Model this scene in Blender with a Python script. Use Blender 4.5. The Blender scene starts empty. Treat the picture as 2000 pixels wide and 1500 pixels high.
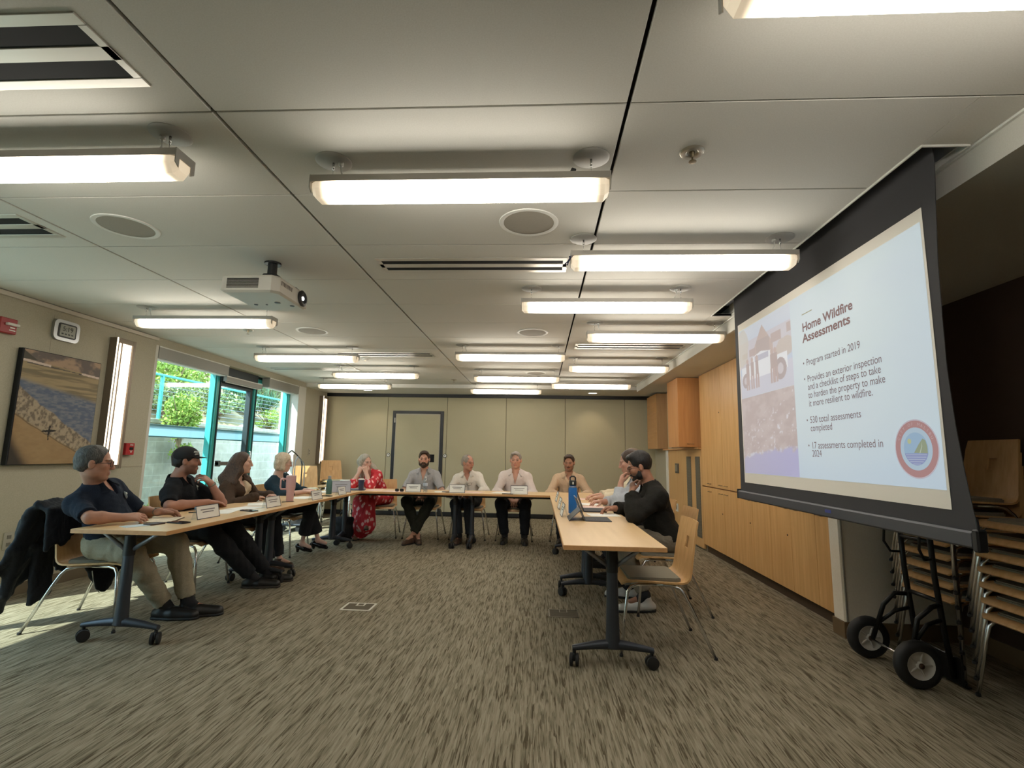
import bpy, bmesh, math, random
import numpy as np
from mathutils import Vector, Matrix, Quaternion

PI = math.pi
S = bpy.context.scene
COL = S.collection
random.seed(7)

# ------------------------------------------------------------------ camera
cam_d = bpy.data.cameras.new('camera')
cam = bpy.data.objects.new('camera', cam_d)
COL.objects.link(cam)
cam_d.sensor_fit = 'HORIZONTAL'
cam_d.sensor_width = 36.0
cam_d.lens = 978.0 / 2000.0 * 36.0
cam_d.clip_start = 0.05
cam_d.clip_end = 200
yaw, pitch, roll = -0.0555, 0.1396, 0.0176
fw = Vector((math.sin(yaw) * math.cos(pitch), math.cos(yaw) * math.cos(pitch), math.sin(pitch)))
rt = Vector((math.cos(yaw), -math.sin(yaw), 0))
up = rt.cross(fw)
rt2 = rt * math.cos(roll) + up * math.sin(roll)
up2 = -rt * math.sin(roll) + up * math.cos(roll)
cm = Matrix((rt2, up2, -fw)).transposed().to_4x4()
cm.translation = Vector((0, 0, 1.28))
cam.matrix_world = cm
S.camera = cam

# ------------------------------------------------------------------ world, sun, exposure
w = bpy.data.worlds.new('sky')
S.world = w
w.use_nodes = True
wn = w.node_tree
bg = wn.nodes['Background']
bg.inputs[0].default_value = (0.62, 0.80, 1.0, 1)
bg.inputs[1].default_value = 5.0

sun_d = bpy.data.lights.new('sun', 'SUN')
sun = bpy.data.objects.new('sun', sun_d)
COL.objects.link(sun)
sun_d.energy = 11.0
sun_d.angle = 0.009
sun_d.color = (1.0, 0.96, 0.88)
sun.rotation_euler = Vector((1.0, 1.3, -1.6)).to_track_quat('-Z', 'Y').to_euler()
sun.location = (-12, -8, 14)

S.view_settings.view_transform = 'Standard'
S.view_settings.look = 'None'
S.view_settings.exposure = 0.22
S.view_settings.gamma = 1.0
S.view_settings.use_curve_mapping = False
LAMP = 15.0          # radiance of the lit diffusers
S.cycles.use_denoising = True
S.cycles.max_bounces = 8
S.cycles.diffuse_bounces = 4
S.cycles.glossy_bounces = 3
S.cycles.transmission_bounces = 6
S.cycles.transparent_max_bounces = 12
S.cycles.sample_clamp_indirect = 6.0
S.cycles.use_light_tree = True
S.cycles.caustics_reflective = False
S.cycles.caustics_refractive = False

# ------------------------------------------------------------------ materials
MATS = {}
def srgb(r, g, b):
    f = lambda c: (c / 255 / 12.92) if c / 255 <= 0.04045 else ((c / 255 + 0.055) / 1.055) ** 2.4
    return (f(r), f(g), f(b), 1)

def mat(name, col=(0.8, 0.8, 0.8), rough=0.6, metal=0.0, emit=None, es=0.0, spec=0.5, alpha=1.0):
    if name in MATS:
        return MATS[name]
    m = bpy.data.materials.new(name)
    m.use_nodes = True
    b = m.node_tree.nodes['Principled BSDF']
    c = tuple(col)[:3] + (1,)
    b.inputs['Base Color'].default_value = c
    b.inputs['Roughness'].default_value = rough
    b.inputs['Metallic'].default_value = metal
    b.inputs['Specular IOR Level'].default_value = spec
    if emit is not None:
        b.inputs['Emission Color'].default_value = tuple(emit)[:3] + (1,)
        b.inputs['Emission Strength'].default_value = es
    MATS[name] = m
    return m

def nt(m):
    return m.node_tree.nodes, m.node_tree.links, m.node_tree.nodes['Principled BSDF']

def coords(n, l, kind='Object', scale=(1, 1, 1), rot=(0, 0, 0), loc=(0, 0, 0)):
    tc = n.new('ShaderNodeTexCoord')
    mp = n.new('ShaderNodeMapping')
    mp.inputs['Scale'].default_value = scale
    mp.inputs['Rotation'].default_value = rot
    mp.inputs['Location'].default_value = loc
    l.new(tc.outputs[kind], mp.inputs['Vector'])
    return mp.outputs[0]

def noise(n, l, vec, scale=5, detail=3, rough=0.5, dist=0.0):
    t = n.new('ShaderNodeTexNoise')
    t.inputs['Scale'].default_value = scale
    t.inputs['Detail'].default_value = detail
    t.inputs['Roughness'].default_value = rough
    t.inputs['Distortion'].default_value = dist
    l.new(vec, t.inputs['Vector'])
    return t.outputs['Fac']

def ramp(n, l, fac, stops, interp='LINEAR'):
    r = n.new('ShaderNodeValToRGB')
    r.color_ramp.interpolation = interp
    e = r.color_ramp.elements
    while len(e) < len(stops):
        e.new(0.5)
    for i, (p, c) in enumerate(stops):
        e[i].position = p
        e[i].color = tuple(c)[:3] + (1,)
    l.new(fac, r.inputs[0])
    return r.outputs[0]

def bump(n, l, b, h, strength=0.2, dist=0.01):
    u = n.new('ShaderNodeBump')
    u.inputs['Strength'].default_value = strength
    u.inputs['Distance'].default_value = dist
    l.new(h, u.inputs['Height'])
    l.new(u.outputs[0], b.inputs['Normal'])

def two_tone(name, c1, c2, scale=8, rough=0.7, bs=0.15, bd=0.005, sc=(1, 1, 1), detail=3, metal=0.0, lo=0.35, hi=0.65, kind='Object'):
    if name in MATS:
        return MATS[name]
    m = mat(name, c1, rough, metal)
    n, l, b = nt(m)
    v = coords(n, l, kind, sc)
    f = noise(n, l, v, scale, detail)
    l.new(ramp(n, l, f, [(lo, c1), (hi, c2)]), b.inputs['Base Color'])
    if bs:
        bump(n, l, b, f, bs, bd)
    return m

def wood(name, c1, c2, axis='Z', scale=1.0, rough=0.42):
    if name in MATS:
        return MATS[name]
    m = mat(name, c1, rough)
    n, l, b = nt(m)
    s = {'X': (0.6, 9, 9), 'Y': (9, 0.6, 9), 'Z': (9, 9, 0.6)}[axis]
    v = coords(n, l, 'Object', tuple(k * scale for k in s))
    f = noise(n, l, v, 3.2, 5, 0.55, 0.25)
    l.new(ramp(n, l, f, [(0.3, c1), (0.7, c2)]), b.inputs['Base Color'])
    bump(n, l, b, f, 0.04, 0.002)
    return m

def cloth(name, c, c2=None, rough=0.9, fine=260, fold=0.35):
    """woven cloth: soft creases and a fine weave in the bump only"""
    if name in MATS:
        return MATS[name]
    m = mat(name, c, rough, spec=0.25)
    n, l, b = nt(m)
    v = coords(n, l)
    f = noise(n, l, v, 9, 4, 0.55, 0.6)
    g = noise(n, l, v, fine, 1)
    if c2 is None:
        c2 = tuple(min(1, k * 1.18) for k in c[:3])
    l.new(ramp(n, l, g, [(0.35, c), (0.65, c2)]), b.inputs['Base Color'])
    u = n.new('ShaderNodeBump'); u.inputs['Strength'].default_value = fold; u.inputs['Distance'].default_value = 0.02
    l.new(f, u.inputs['Height'])
    l.new(u.outputs[0], b.inputs['Normal'])
    return m

def glass_thin(name, tint=(0.9, 1.0, 0.97), refl=0.06, rough=0.0):
    """thin pane: clear straight-through light with a weak mirror on top"""
    if name in MATS:
        return MATS[name]
    m = bpy.data.materials.new(name)
    m.use_nodes = True
    n, l = m.node_tree.nodes, m.node_tree.links
    n.remove(n['Principled BSDF'])
    t = n.new('ShaderNodeBsdfTransparent'); t.inputs[0].default_value = tuple(tint) + (1,)
    g = n.new('ShaderNodeBsdfGlossy'); g.inputs['Roughness'].default_value = rough
    mx = n.new('ShaderNodeMixShader'); mx.inputs[0].default_value = refl
    l.new(t.outputs[0], mx.inputs[1]); l.new(g.outputs[0], mx.inputs[2])
    l.new(mx.outputs[0], n['Material Output'].inputs[0])
    MATS[name] = m
    return m

# ------------------------------------------------------------------ mesh helpers
def B():
    return bmesh.new()

def xf(bm, vs, M):
    if M is not None:
        bmesh.ops.transform(bm, matrix=M, verts=vs)

def add_box(bm, c, s, bev=0.0, M=None, seg=1):
    r = bmesh.ops.create_cube(bm, size=1.0)
    vs = r['verts']
    for v in vs:
        v.co = Vector((v.co.x * s[0] + c[0], v.co.y * s[1] + c[1], v.co.z * s[2] + c[2]))
    if bev > 0:
        es = {e for v in vs for e in v.link_edges}
        rr = bmesh.ops.bevel(bm, geom=list(es), offset=min(bev, 0.45 * min(s)), segments=seg, affect='EDGES', profile=0.5)
        vs = list({v for f in rr['faces'] for v in f.verts} | {v for v in vs if v.is_valid})
    xf(bm, vs, M)
    return vs

def bx(bm, x0, x1, y0, y1, z0, z1, bev=0.0, M=None):
    return add_box(bm, ((x0 + x1) / 2, (y0 + y1) / 2, (z0 + z1) / 2), (abs(x1 - x0), abs(y1 - y0), abs(z1 - z0)), bev, M)

def add_tube(bm, pts, r, n=8, cap=True, M=None, flat=1.0):
    """tube along a polyline, r may be a list"""
    pts = [Vector(p) for p in pts]
    k = len(pts)
    rs = r if isinstance(r, (list, tuple)) else [r] * k
    rings = []
    prev = None
    for i, p in enumerate(pts):
        if i == 0: d = pts[1] - pts[0]
        elif i == k - 1: d = pts[-1] - pts[-2]
        else: d = (pts[i + 1] - p).normalized() + (p - pts[i - 1]).normalized()
        if d.length < 1e-9: d = pts[min(i + 1, k - 1)] - p
        d.normalize()
        if prev is None:
            a = Vector((0, 0, 1)) if abs(d.z) < 0.9 else Vector((1, 0, 0))
            u = d.cross(a).normalized()
        else:
            u = (prev - d * prev.dot(d)).normalized()
        prev = u
        v = d.cross(u)
        rings.append([bm.verts.new(p + (u * math.cos(t) + v * math.sin(t) * flat) * rs[i]) for t in [2 * PI * j / n for j in range(n)]])
    for a, b in zip(rings, rings[1:]):
        for j in range(n):
            bm.faces.new((a[j], a[(j + 1) % n], b[(j + 1) % n], b[j]))
    if cap:
        bm.faces.new(list(reversed(rings[0]))); bm.faces.new(rings[-1])
    vs = [v for rr in rings for v in rr]
    xf(bm, vs, M)
    return vs

def add_lathe(bm, prof, n=24, M=None):
    """prof: list of (r, z); closed on the axis when r == 0"""
    rings = []
    for r, z in prof:
        if r < 1e-6: rings.append([bm.verts.new((0, 0, z))])
        else: rings.append([bm.verts.new((r * math.cos(2 * PI * j / n), r * math.sin(2 * PI * j / n), z)) for j in range(n)])
    for a, b in zip(rings, rings[1:]):
        for j in range(n):
            p, q = a[j % len(a)], a[(j + 1) % len(a)]
            s, t = b[(j + 1) % len(b)], b[j % len(b)]
            f = []
            for v in (p, q, s, t):
                if v not in f: f.append(v)
            if len(f) > 2: bm.faces.new(f)
    vs = [v for r in rings for v in r]
    xf(bm, vs, M)
    return vs

def add_prism(bm, poly, h0, h1, axis='Z', M=None):
    """extrude a 2D polygon between h0 and h1 along an axis"""
    def P(a, b, h):
        return {'Z': (a, b, h), 'X': (h, a, b), 'Y': (a, h, b)}[axis]
    lo = [bm.verts.new(P(a, b, h0)) for a, b in poly]
    hi = [bm.verts.new(P(a, b, h1)) for a, b in poly]
    k = len(poly)
    bm.faces.new(list(reversed(lo))); bm.faces.new(hi)
    for i in range(k):
        bm.faces.new((lo[i], lo[(i + 1) % k], hi[(i + 1) % k], hi[i]))
    xf(bm, lo + hi, M)
    return lo + hi

def obj(name, bm, m, parent=None, smooth=False, loc=None, ang=None):
    bmesh.ops.recalc_face_normals(bm, faces=bm.faces)
    me = bpy.data.meshes.new(name)
    bm.to_mesh(me); bm.free()
    me.materials.append(m) if not isinstance(m, (list, tuple)) else [me.materials.append(x) for x in m]
    if smooth:
        me.polygons.foreach_set('use_smooth', [True] * len(me.polygons))
        if ang is not None:
            me.set_sharp_from_angle(angle=ang)
    o = bpy.data.objects.new(name, me)
    COL.objects.link(o)
    if parent is not None: o.parent = parent
    if loc is not None: o.location = loc
    return o

def tag(o, label=None, cat=None, group=None, kind=None):
    if label: o['label'] = label
    if cat: o['category'] = cat
    if group: o['group'] = group
    if kind: o['kind'] = kind
    return o

def thing(name, label, cat, loc=(0, 0, 0), rz=0.0, group=None):
    o = bpy.data.objects.new(name, None)
    o.empty_display_size = 0.1
    COL.objects.link(o)
    o.location = loc
    o.rotation_euler = (0, 0, rz)
    return tag(o, label, cat, group)

def struct(name, bm, m, label=None, parent=None, smooth=False):
    o = obj(name, bm, m, parent, smooth)
    if parent is None: tag(o, label, None, None, 'structure')
    return o

def dup(root, loc=None, rz=None, label=None, group=None):
    def cp(o, par):
        c = o.copy()
        COL.objects.link(c)
        if par is not None:
            c.parent = par
            c.matrix_parent_inverse = o.matrix_parent_inverse.copy()
        for ch in list(o.children): cp(ch, c)
        return c
    r = cp(root, None)
    if loc is not None: r.location = loc
    if rz is not None: r.rotation_euler = (0, 0, rz)
    if label: r['label'] = label
    if group: r['group'] = group
    return r

def T(x=0, y=0, z=0): return Matrix.Translation((x, y, z))
def RX(a): return Matrix.Rotation(a, 4, 'X')
def RY(a): return Matrix.Rotation(a, 4, 'Y')
def RZ(a): return Matrix.Rotation(a, 4, 'Z')

# ------------------------------------------------------------------ common materials
M_WALL = two_tone('wall_paint_olive', srgb(174, 169, 150), srgb(182, 177, 158), 120, 0.85, 0.25, 0.003)
M_FABRIC = two_tone('partition_fabric', srgb(168, 161, 134), srgb(181, 174, 148), 90, 0.95, 0.3, 0.003, (1, 1, 3))
M_CEIL = two_tone('ceiling_board', srgb(206, 204, 196), srgb(212, 210, 203), 200, 0.9, 0.1, 0.002)
M_WHITE = mat('white_paint', srgb(225, 225, 220), 0.5)
M_BLACK = mat('black_metal', srgb(26, 27, 30), 0.45)
M_DARK = mat('dark_void', (0.006, 0.006, 0.007), 0.9)
M_MAPLE = wood('maple_veneer', srgb(208, 160, 100), srgb(226, 182, 122), 'Z', 0.8)
M_MAPLE_EDGE = wood('maple_edge', srgb(196, 146, 94), srgb(208, 160, 108), 'Y', 1)
M_LAM = wood('maple_laminate', srgb(214, 180, 132), srgb(224, 192, 146), 'Y', 0.7, 0.33)
M_PLY = wood('ply_shell', srgb(196, 152, 98), srgb(214, 172, 120), 'Z', 1.2, 0.35)
M_CHROME = mat('chrome_tube', (0.75, 0.76, 0.78), 0.22, 1.0)
M_GREYMET = mat('table_leg_grey', srgb(66, 70, 78), 0.42, 0.55)
M_SILVER = mat('silver_bracket', srgb(150, 156, 168), 0.4, 0.7)
M_ALU = mat('brushed_aluminium', srgb(172, 168, 160), 0.45, 0.3)
M_RUBBER = mat('black_rubber', (0.012, 0.012, 0.013), 0.6)
M_TEAL = mat('teal_frame', srgb(64, 170, 166), 0.4)
M_TEALD = mat('teal_frame_dark', srgb(30, 44, 48), 0.5)
M_PAPER = mat('paper_white', srgb(236, 236, 232), 0.8)
M_PINK = mat('paper_pink', srgb(236, 208, 200), 0.8)
# ================================================================== the room
XL, XR, YB, YF, ZC = -4.52, 3.05, 10.4, -2.4, 2.58
# floor with a carpet of short dark and light strokes running in rows
m = mat('carpet', srgb(110, 104, 86), 0.97, spec=0.1)
n, l, b = nt(m)
def cells(sx_, sy_, off):
    v = coords(n, l, 'Object', (sx_, sy_, 1), (0, 0, 0), (off, off, 0))
    c_ = n.new('ShaderNodeTexVoronoi'); c_.inputs['Scale'].default_value = 1.0
    l.new(v, c_.inputs['Vector'])
    q = n.new('ShaderNodeSeparateColor'); l.new(c_.outputs['Color'], q.inputs[0])
    return q.outputs[0]
def mad(a_, k_, c_=None):
    q = n.new('ShaderNodeMath'); q.operation = 'MULTIPLY_ADD'; q.inputs[1].default_value = k_; l.new(a_, q.inputs[0])
    if c_ is not None: l.new(c_, q.inputs[2])
    else: q.inputs[2].default_value = 0
    return q.outputs[0]
tot = mad(cells(150, 9.5, 0), 0.52, mad(cells(60, 7, 3.3), 0.22, mad(cells(230, 12, 7.7), 0.26)))
colr = ramp(n, l, tot, [(0.16, srgb(84, 75, 58)), (0.36, srgb(122, 114, 95)), (0.55, srgb(140, 131, 112)), (0.9, srgb(158, 149, 130))])
l.new(colr, b.inputs['Base Color'])
fine = noise(n, l, coords(n, l, 'Object', (1, 1, 1)), 420, 2)
bump(n, l, b, fine, 0.5, 0.004)
M_CARPET = m
bm = B(); bx(bm, -4.95, XR + 0.1, YF, YB + 0.1, -0.08, 0.0)
struct('floor', bm, M_CARPET, 'grey brown carpet with short dark and light strokes')

# ceiling: large boards with open joints under a dark void
bm = B()
gx = [-4.52, -2.885, -1.278, 0.322, 1.79]
gy = [1.718 + 0.629 * k for k in range(-7, 13)]
gy = [YF] + [g for g in gy if g > YF + 0.2 and g < 9.2] + [9.40]
for i in range(len(gx) - 1):
    for j in range(len(gy) - 1):
        x0, x1, y0, y1 = gx[i] + (0.008 if i else 0), gx[i + 1] - (0.008 if i < 3 else 0), gy[j] + 0.0035, gy[j + 1] - 0.0035
        # leave the screen slot open
        if x1 > 1.5 and y1 > 2.01 and y0 < 4.58:
            a, c = max(y0, 2.01), min(y1, 4.58)
            bx(bm, x0, 1.57, y0, y1, ZC, ZC + 0.018, 0.002)
            bx(bm, 1.765, x1, y0, y1, ZC, ZC + 0.018, 0.002)
            if y0 < 2.01: bx(bm, 1.57, 1.765, y0, 2.01, ZC, ZC + 0.018)
            if y1 > 4.58: bx(bm, 1.57, 1.765, 4.58, y1, ZC, ZC + 0.018)
        else:
            bx(bm, x0, x1, y0, y1, ZC, ZC + 0.018, 0.002)
struct('ceiling', bm, M_CEIL, 'off white ceiling of large rectangular boards')
bm = B(); bx(bm, -4.95, XR + 0.1, YF, YB + 0.1, ZC + 0.17, ZC + 0.27)
struct('ceiling_slab', bm, mat('slab_grey', srgb(92, 88, 80), 0.9), 'dark slab above the ceiling boards')
# lowered soffits, right side and back
bm = B(); bx(bm, 1.79, XR, YF, 9.25, 2.455, 2.70)
struct('ceiling_soffit_right', bm, M_CEIL, 'lowered flat soffit over the cabinets')
bm = B(); bx(bm, XL, 2.9, 9.40, YB, 2.51, 2.70)
struct('ceiling_soffit_back', bm, M_CEIL, 'lowered ceiling strip along the back wall')
bm = B()
bx(bm, 1.775, 1.789, YF, 9.38, 2.57, 2.583)
bx(bm, 1.57, 1.577, 2.01, 4.58, 2.572, 2.60); bx(bm, 1.758, 1.765, 2.01, 4.58, 2.572, 2.60); bx(bm, 1.57, 1.765, 2.003, 2.010, 2.572, 2.60); bx(bm, 1.57, 1.765, 4.58, 4.587, 2.572, 2.60)
struct('trim_1', bm, M_WHITE, 'thin white metal edge of the ceiling boards')
# housing inside the slot
bm = B(); bx(bm, 1.56, 1.775, 1.9, 4.7, 2.73, 2.745); bx(bm, 1.75, 1.775, 2.0, 4.6, 2.598, 2.73)
struct('trim_2', bm, M_WHITE, 'white lining of the screen slot')

# left wall
bm = B()
bx(bm, XL - 0.3, XL, YF, 0.9, 0, 2.7)
bx(bm, XL - 0.3, XL, 0.9, 3.72, 2.25, 2.7)
bx(bm, XL - 0.3, XL, 3.72, 5.56, 0, 2.7)
bx(bm, XL - 0.3, XL, 5.56, 9.42, 2.49, 2.7)
bx(bm, XL - 0.3, XL, 9.42, YB + .1, 0, 2.7)
struct('wall_left', bm, M_WALL, 'olive beige wall with tall windows')
bm = B()
for y0, y1 in ((3.72, 5.56), (9.42, YB)):
    bx(bm, XL, XL + 0.004, y0, y1, 1.072, 1.078)
    for ys in (4.30, 4.98):
        if y0 < ys < y1: bx(bm, XL, XL + 0.0015, ys, ys + 0.003, 1.08, 2.5)
struct('trim_3', bm, mat('rail_pale', srgb(176, 168, 148), 0.6), 'thin horizontal joint line along the left wall')
bm = B(); bx(bm, XL, XL + 0.03, YF, 5.56, 2.535, 2.575, 0.004)
struct('trim_4', bm, mat('crown_beige', srgb(196, 190, 176), 0.6), 'pale crown rail at the top of the left wall')
bm = B()
bx(bm, XL, XL + 0.012, YF, 0.9, 0, 0.10, 0.003); bx(bm, XL, XL + 0.012, 3.72, 5.56, 0, 0.10, 0.003); bx(bm, XL, XL + 0.012, 9.42, YB, 0, 0.10, 0.003)
struct('baseboard_left', bm, mat('base_taupe', srgb(120, 108, 88), 0.7), 'taupe rubber base')

# window glazing of the left wall: near one (left of the photo), two lights and a glazed door
M_GLASS = glass_thin('window_glass', (0.90, 0.985, 0.965), 0.05)
def mullion(bm, y, w=0.06):
    bx(bm, -4.80, -4.685, y - w / 2, y + w / 2, 0.0, 2.49, 0.003)
def glazing(name, y0, y1, z1, label, door=False):
    root = thing(name, label, None); root['kind'] = 'structure'
    bm = B()
    xa, xb = -4.78, -4.70
    w = 0.014 if not door else 0.055
    bx(bm, xa, xb, y0, y0 + w, 0, z1, 0.002); bx(bm, xa, xb, y1 - w, y1, 0, z1, 0.002)
    bx(bm, xa, xb, y0 + w, y1 - w, z1 - 0.06, z1, 0.002); bx(bm, xa, xb, y0 + w, y1 - w, 0, 0.05 if not door else 0.12, 0.002)
    obj('window_frame', bm, M_TEALD if door else M_TEAL, root)
    bm = B(); bx(bm, -4.745, -4.738, y0 + w, y1 - w, 0.05 if not door else 0.12, z1 - 0.06)
    obj('pane', bm, M_GLASS, root)
    return root
glazing('window_1', 0.9, 2.29, 2.25, 'tall window near the camera on the left wall')
glazing('window_2', 2.33, 3.72, 2.25, 'tall window before the beach picture on the left wall')
glazing('window_3', 5.60, 6.97, 2.45, 'tall window left of the glazed door')
d = glazing('door_1', 7.05, 7.92, 2.28, 'glazed patio door in a dark frame', True)
bm = B(); bx(bm, -4.70, -4.62, 7.12, 7.85, 1.045, 1.10, 0.008); bx(bm, -4.70, -4.64, 7.12, 7.17, 1.03, 1.115, 0.004)
obj('push_bar', bm, mat('push_bar_grey', srgb(116, 112, 106), 0.45, 0.5), d)
bm = B(); add_tube(bm, [(-4.66, 7.875, 1.0), (-4.62, 7.875, 1.0), (-4.62, 7.875, 1.25), (-4.66, 7.875, 1.25)], 0.009)
obj('door_handle', bm, M_CHROME, d, True)
glazing('window_4', 8.02, 9.06, 2.45, 'tall window right of the glazed door')
bm = B()
for y in (2.31, 7.01, 7.97, 9.10): mullion(bm, y)
bx(bm, -4.80, -4.70, 9.13, 9.42, 0, 2.49)
struct('trim_5', bm, M_TEAL, 'teal steel posts between the windows')
bm = B()
for y in (7.055, 7.995): bx(bm, -4.686, -4.675, y - 0.012, y + 0.012, 0, 2.42)  # dark strips: shade on the posts' room side put in as colour
bx(bm, -4.80, -4.66, 7.03, 7.98, 2.28, 2.49)
bx(bm, -4.80, -4.70, 5.56, 7.03, 2.45, 2.49); bx(bm, -4.80, -4.70, 7.98, 9.42, 2.45, 2.49)
struct('trim_6', bm, M_TEALD, 'dark steel header over the glazed door, with dark shade strips on its posts')
bm = B(); bx(bm, XL - 0.29, XL, 9.13, 9.419, 0, 2.49); bx(bm, XL - 0.29, XL, 5.561, 5.60, 0, 2.49)
struct('trim_7', bm, mat('reveal_white', srgb(214, 212, 204), 0.8), 'white reveal at the end of the window bay')
# outer transom band: frosted glass between two slim rails
bm = B()
for z0, z1 in ((1.418, 1.434), (1.566, 1.582)): bx(bm, -4.90, -4.85, 5.3, 9.6, z0, z1, 0.003)
struct('trim_8', bm, mat('transom_rail', srgb(120, 150, 160), 0.4, 0.3), 'slim rails of the frosted band outside the glass')
m = bpy.data.materials.new('frosted_band'); m.use_nodes = True
n, l = m.node_tree.nodes, m.node_tree.links
n.remove(n['Principled BSDF'])
tl = n.new('ShaderNodeBsdfTranslucent'); tl.inputs[0].default_value = (0.26, 0.42, 0.50, 1)
df = n.new('ShaderNodeBsdfDiffuse'); df.inputs[0].default_value = (0.55, 0.72, 0.82, 1)
mxs = n.new('ShaderNodeMixShader'); mxs.inputs[0].default_value = 0.35
l.new(tl.outputs[0], mxs.inputs[1]); l.new(df.outputs[0], mxs.inputs[2]); l.new(mxs.outputs[0], n['Material Output'].inputs[0])
bm = B(); vq = [bm.verts.new(p) for p in ((-4.875, 5.3, 1.434), (-4.875, 9.6, 1.434), (-4.875, 9.6, 1.566), (-4.875, 5.3, 1.566))]; bm.faces.new(vq)
struct('trim_14', bm, m, 'pale blue frosted glass band across the windows')
# roller shade cassettes
def cassette(y0, y1, x0, x1, z0, z1, label):
    t = thing('roller_shade', label, 'roller blind', (0, 0, 0), 0, 'roller shade cassettes above the windows')
    bm = B(); bx(bm, x0, x1, y0, y1, z0, z1, 0.004); obj('cassette', bm, mat('cassette_grey', srgb(158, 156, 150), 0.5), t)
    bm = B(); bx(bm, x0 - 0.0, x1 + 0.003, y0, y1, z1 - 0.012, z1 + 0.003, 0.001); obj('top_rail', bm, M_WHITE, t)
    bm = B(); bx(bm, x0 + 0.02, x1 - 0.03, y0 + 0.02, y1 - 0.02, z0 - 0.014, z0 + 0.001, 0.003); obj('hem_bar', bm, M_WHITE, t)
    return t
cassette(5.62, 6.98, -4.66, -4.525, 2.345, 2.487, 'long grey shade cassette above the tall window left of the glazed door')
cassette(7.06, 8.02, -4.655, -4.60, 2.275, 2.355, 'short low shade cassette above the glazed patio door')
cassette(8.10, 9.12, -4.66, -4.525, 2.33, 2.485, 'grey shade cassette above the window right of the glazed door')

# back wall: folding partition of fabric panels
bm = B()
seams = [-4.52, -3.19, -1.927, -0.687, 0.539, 1.759, 2.95]
for a, c in zip(seams, seams[1:]):
    bx(bm, a + 0.004, c - 0.004, YB, YB + 0.06, 0.09, 2.44, 0.004)
struct('wall_back', bm, M_FABRIC, 'back wall of olive fabric partition panels')
bm = B(); bx(bm, XL, 3.1, YB + 0.02, YB + 0.12, 0, 2.7)
struct('trim_9', bm, mat('joint_dark', srgb(48, 44, 38), 0.8), 'dark joints between the partition panels')
bm = B(); bx(bm, XL, 2.95, YB - 0.015, YB + 0.05, 2.445, 2.509)
struct('trim_10', bm, M_BLACK, 'black track at the top of the partition')
bm = B(); bx(bm, XL, 2.95, YB - 0.01, YB + 0.05, 0.02, 0.09)
struct('baseboard_back', bm, M_BLACK, 'black sweep under the partition')
# door set into the partition
dr = thing('door_2', 'fabric covered door in a black frame in the partition', None); dr['kind'] = 'structure'
bm = B()
x0, x1, zt = -3.075, -1.995, 2.15
bx(bm, x0, x0 + 0.06, YB - 0.02, YB + 0.01, 0.02, zt, 0.003); bx(bm, x1 - 0.065, x1, YB - 0.02, YB + 0.01, 0.02, zt, 0.003); bx(bm, x0 + 0.06, x1 - 0.065, YB - 0.02, YB + 0.01, zt - 0.06, zt, 0.003)
obj('door_frame', bm, M_BLACK, dr)
bm = B(); bx(bm, x0 + 0.066, x1 - 0.071, YB - 0.012, YB + 0.012, 0.10, zt - 0.066, 0.003)
obj('door_leaf', bm, M_FABRIC, dr)
bm = B(); bx(bm, x0 + 0.066, x0 + 0.075, YB - 0.016, YB, 0.10, zt - 0.066); bx(bm, x1 - 0.08, x1 - 0.071, YB - 0.016, YB, 0.1, zt - 0.066); bx(bm, x0 + 0.066, x1 - 0.071, YB - 0.016, YB, zt - 0.075, zt - 0.066)
obj('edge_strip', bm, M_ALU, dr)
bm = B(); bx(bm, -2.27, -2.165, YB - 0.022, YB - 0.008, 1.09, 1.25, 0.003)
obj('pull_plate', bm, M_DARK, dr)
for z in (0.35, 1.9):
    bm = B(); bx(bm, x0 + 0.035, x0 + 0.062, YB - 0.03, YB - 0.015, z, z + 0.10, 0.002); obj('hinge', bm, M_ALU, dr)
for x, lab in ((-3.135, 'round lever keeper left of the black door frame'), (-1.945, 'round lever keeper right of the black door frame')):
    t = thing('round_keeper', lab, 'wall fitting', (x, YB, 1.225), 0, 'round keepers beside the partition door')
    bm = B(); add_lathe(bm, [(0.0, 0.006), (0.030, 0.006), (0.042, 0.004), (0.042, 0.0)], 20, RX(PI / 2)); obj('outer_ring', bm, M_BLACK, t, True, (0, -0.002, 0), 0.7)
    bm = B(); add_lathe(bm, [(0.0, 0.004), (0.031, 0.004), (0.031, 0.0)], 20, RX(PI / 2)); obj('white_disc', bm, M_WHITE, t, True, (0, -0.006, 0), 0.7)
    bm = B(); add_lathe(bm, [(0.0, 0.004), (0.012, 0.004), (0.012, 0.0)], 12, RX(PI / 2)); obj('centre_pin', bm, M_BLACK, t, True, (0, -0.009, 0), 0.7)

# rear and right shell (behind the camera and the storage alcove)
bm = B(); bx(bm, -4.9, 3.2, YF - 0.1, YF, 0, 2.7)
struct('wall_near', bm, M_WALL, 'plain wall behind the camera')
bm = B(); bx(bm, XR, XR + 0.1, YF, YB + .1, 0, 2.7)
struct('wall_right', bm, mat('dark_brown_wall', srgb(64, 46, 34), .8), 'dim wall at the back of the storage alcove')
bm = B(); bx(bm, 2.24, XR, 3.98, 4.12, 0.0, 2.455, 0.01)
struct('wall_pier', bm, two_tone('pier_paint', srgb(236, 228, 212), srgb(240, 233, 218), 90, 0.85, 0.1), 'painted pier between cabinets and alcove')
bm = B(); bx(bm, 2.228, 2.24, 3.968, 4.12, 0, 0.115, 0.002); bx(bm, 2.24, XR, 3.968, 3.98, 0, 0.115, 0.002); bx(bm, XR - 0.012, XR, YF, 3.968, 0, 0.115, 0.002)
struct('baseboard_right', bm, mat('base_brown', srgb(112, 92, 66), 0.6), 'brown rubber base of pier and alcove')
bm = B(); bx(bm, 2.252, 2.262, 3.973, 3.9795, 0.115, 2.45)
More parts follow.
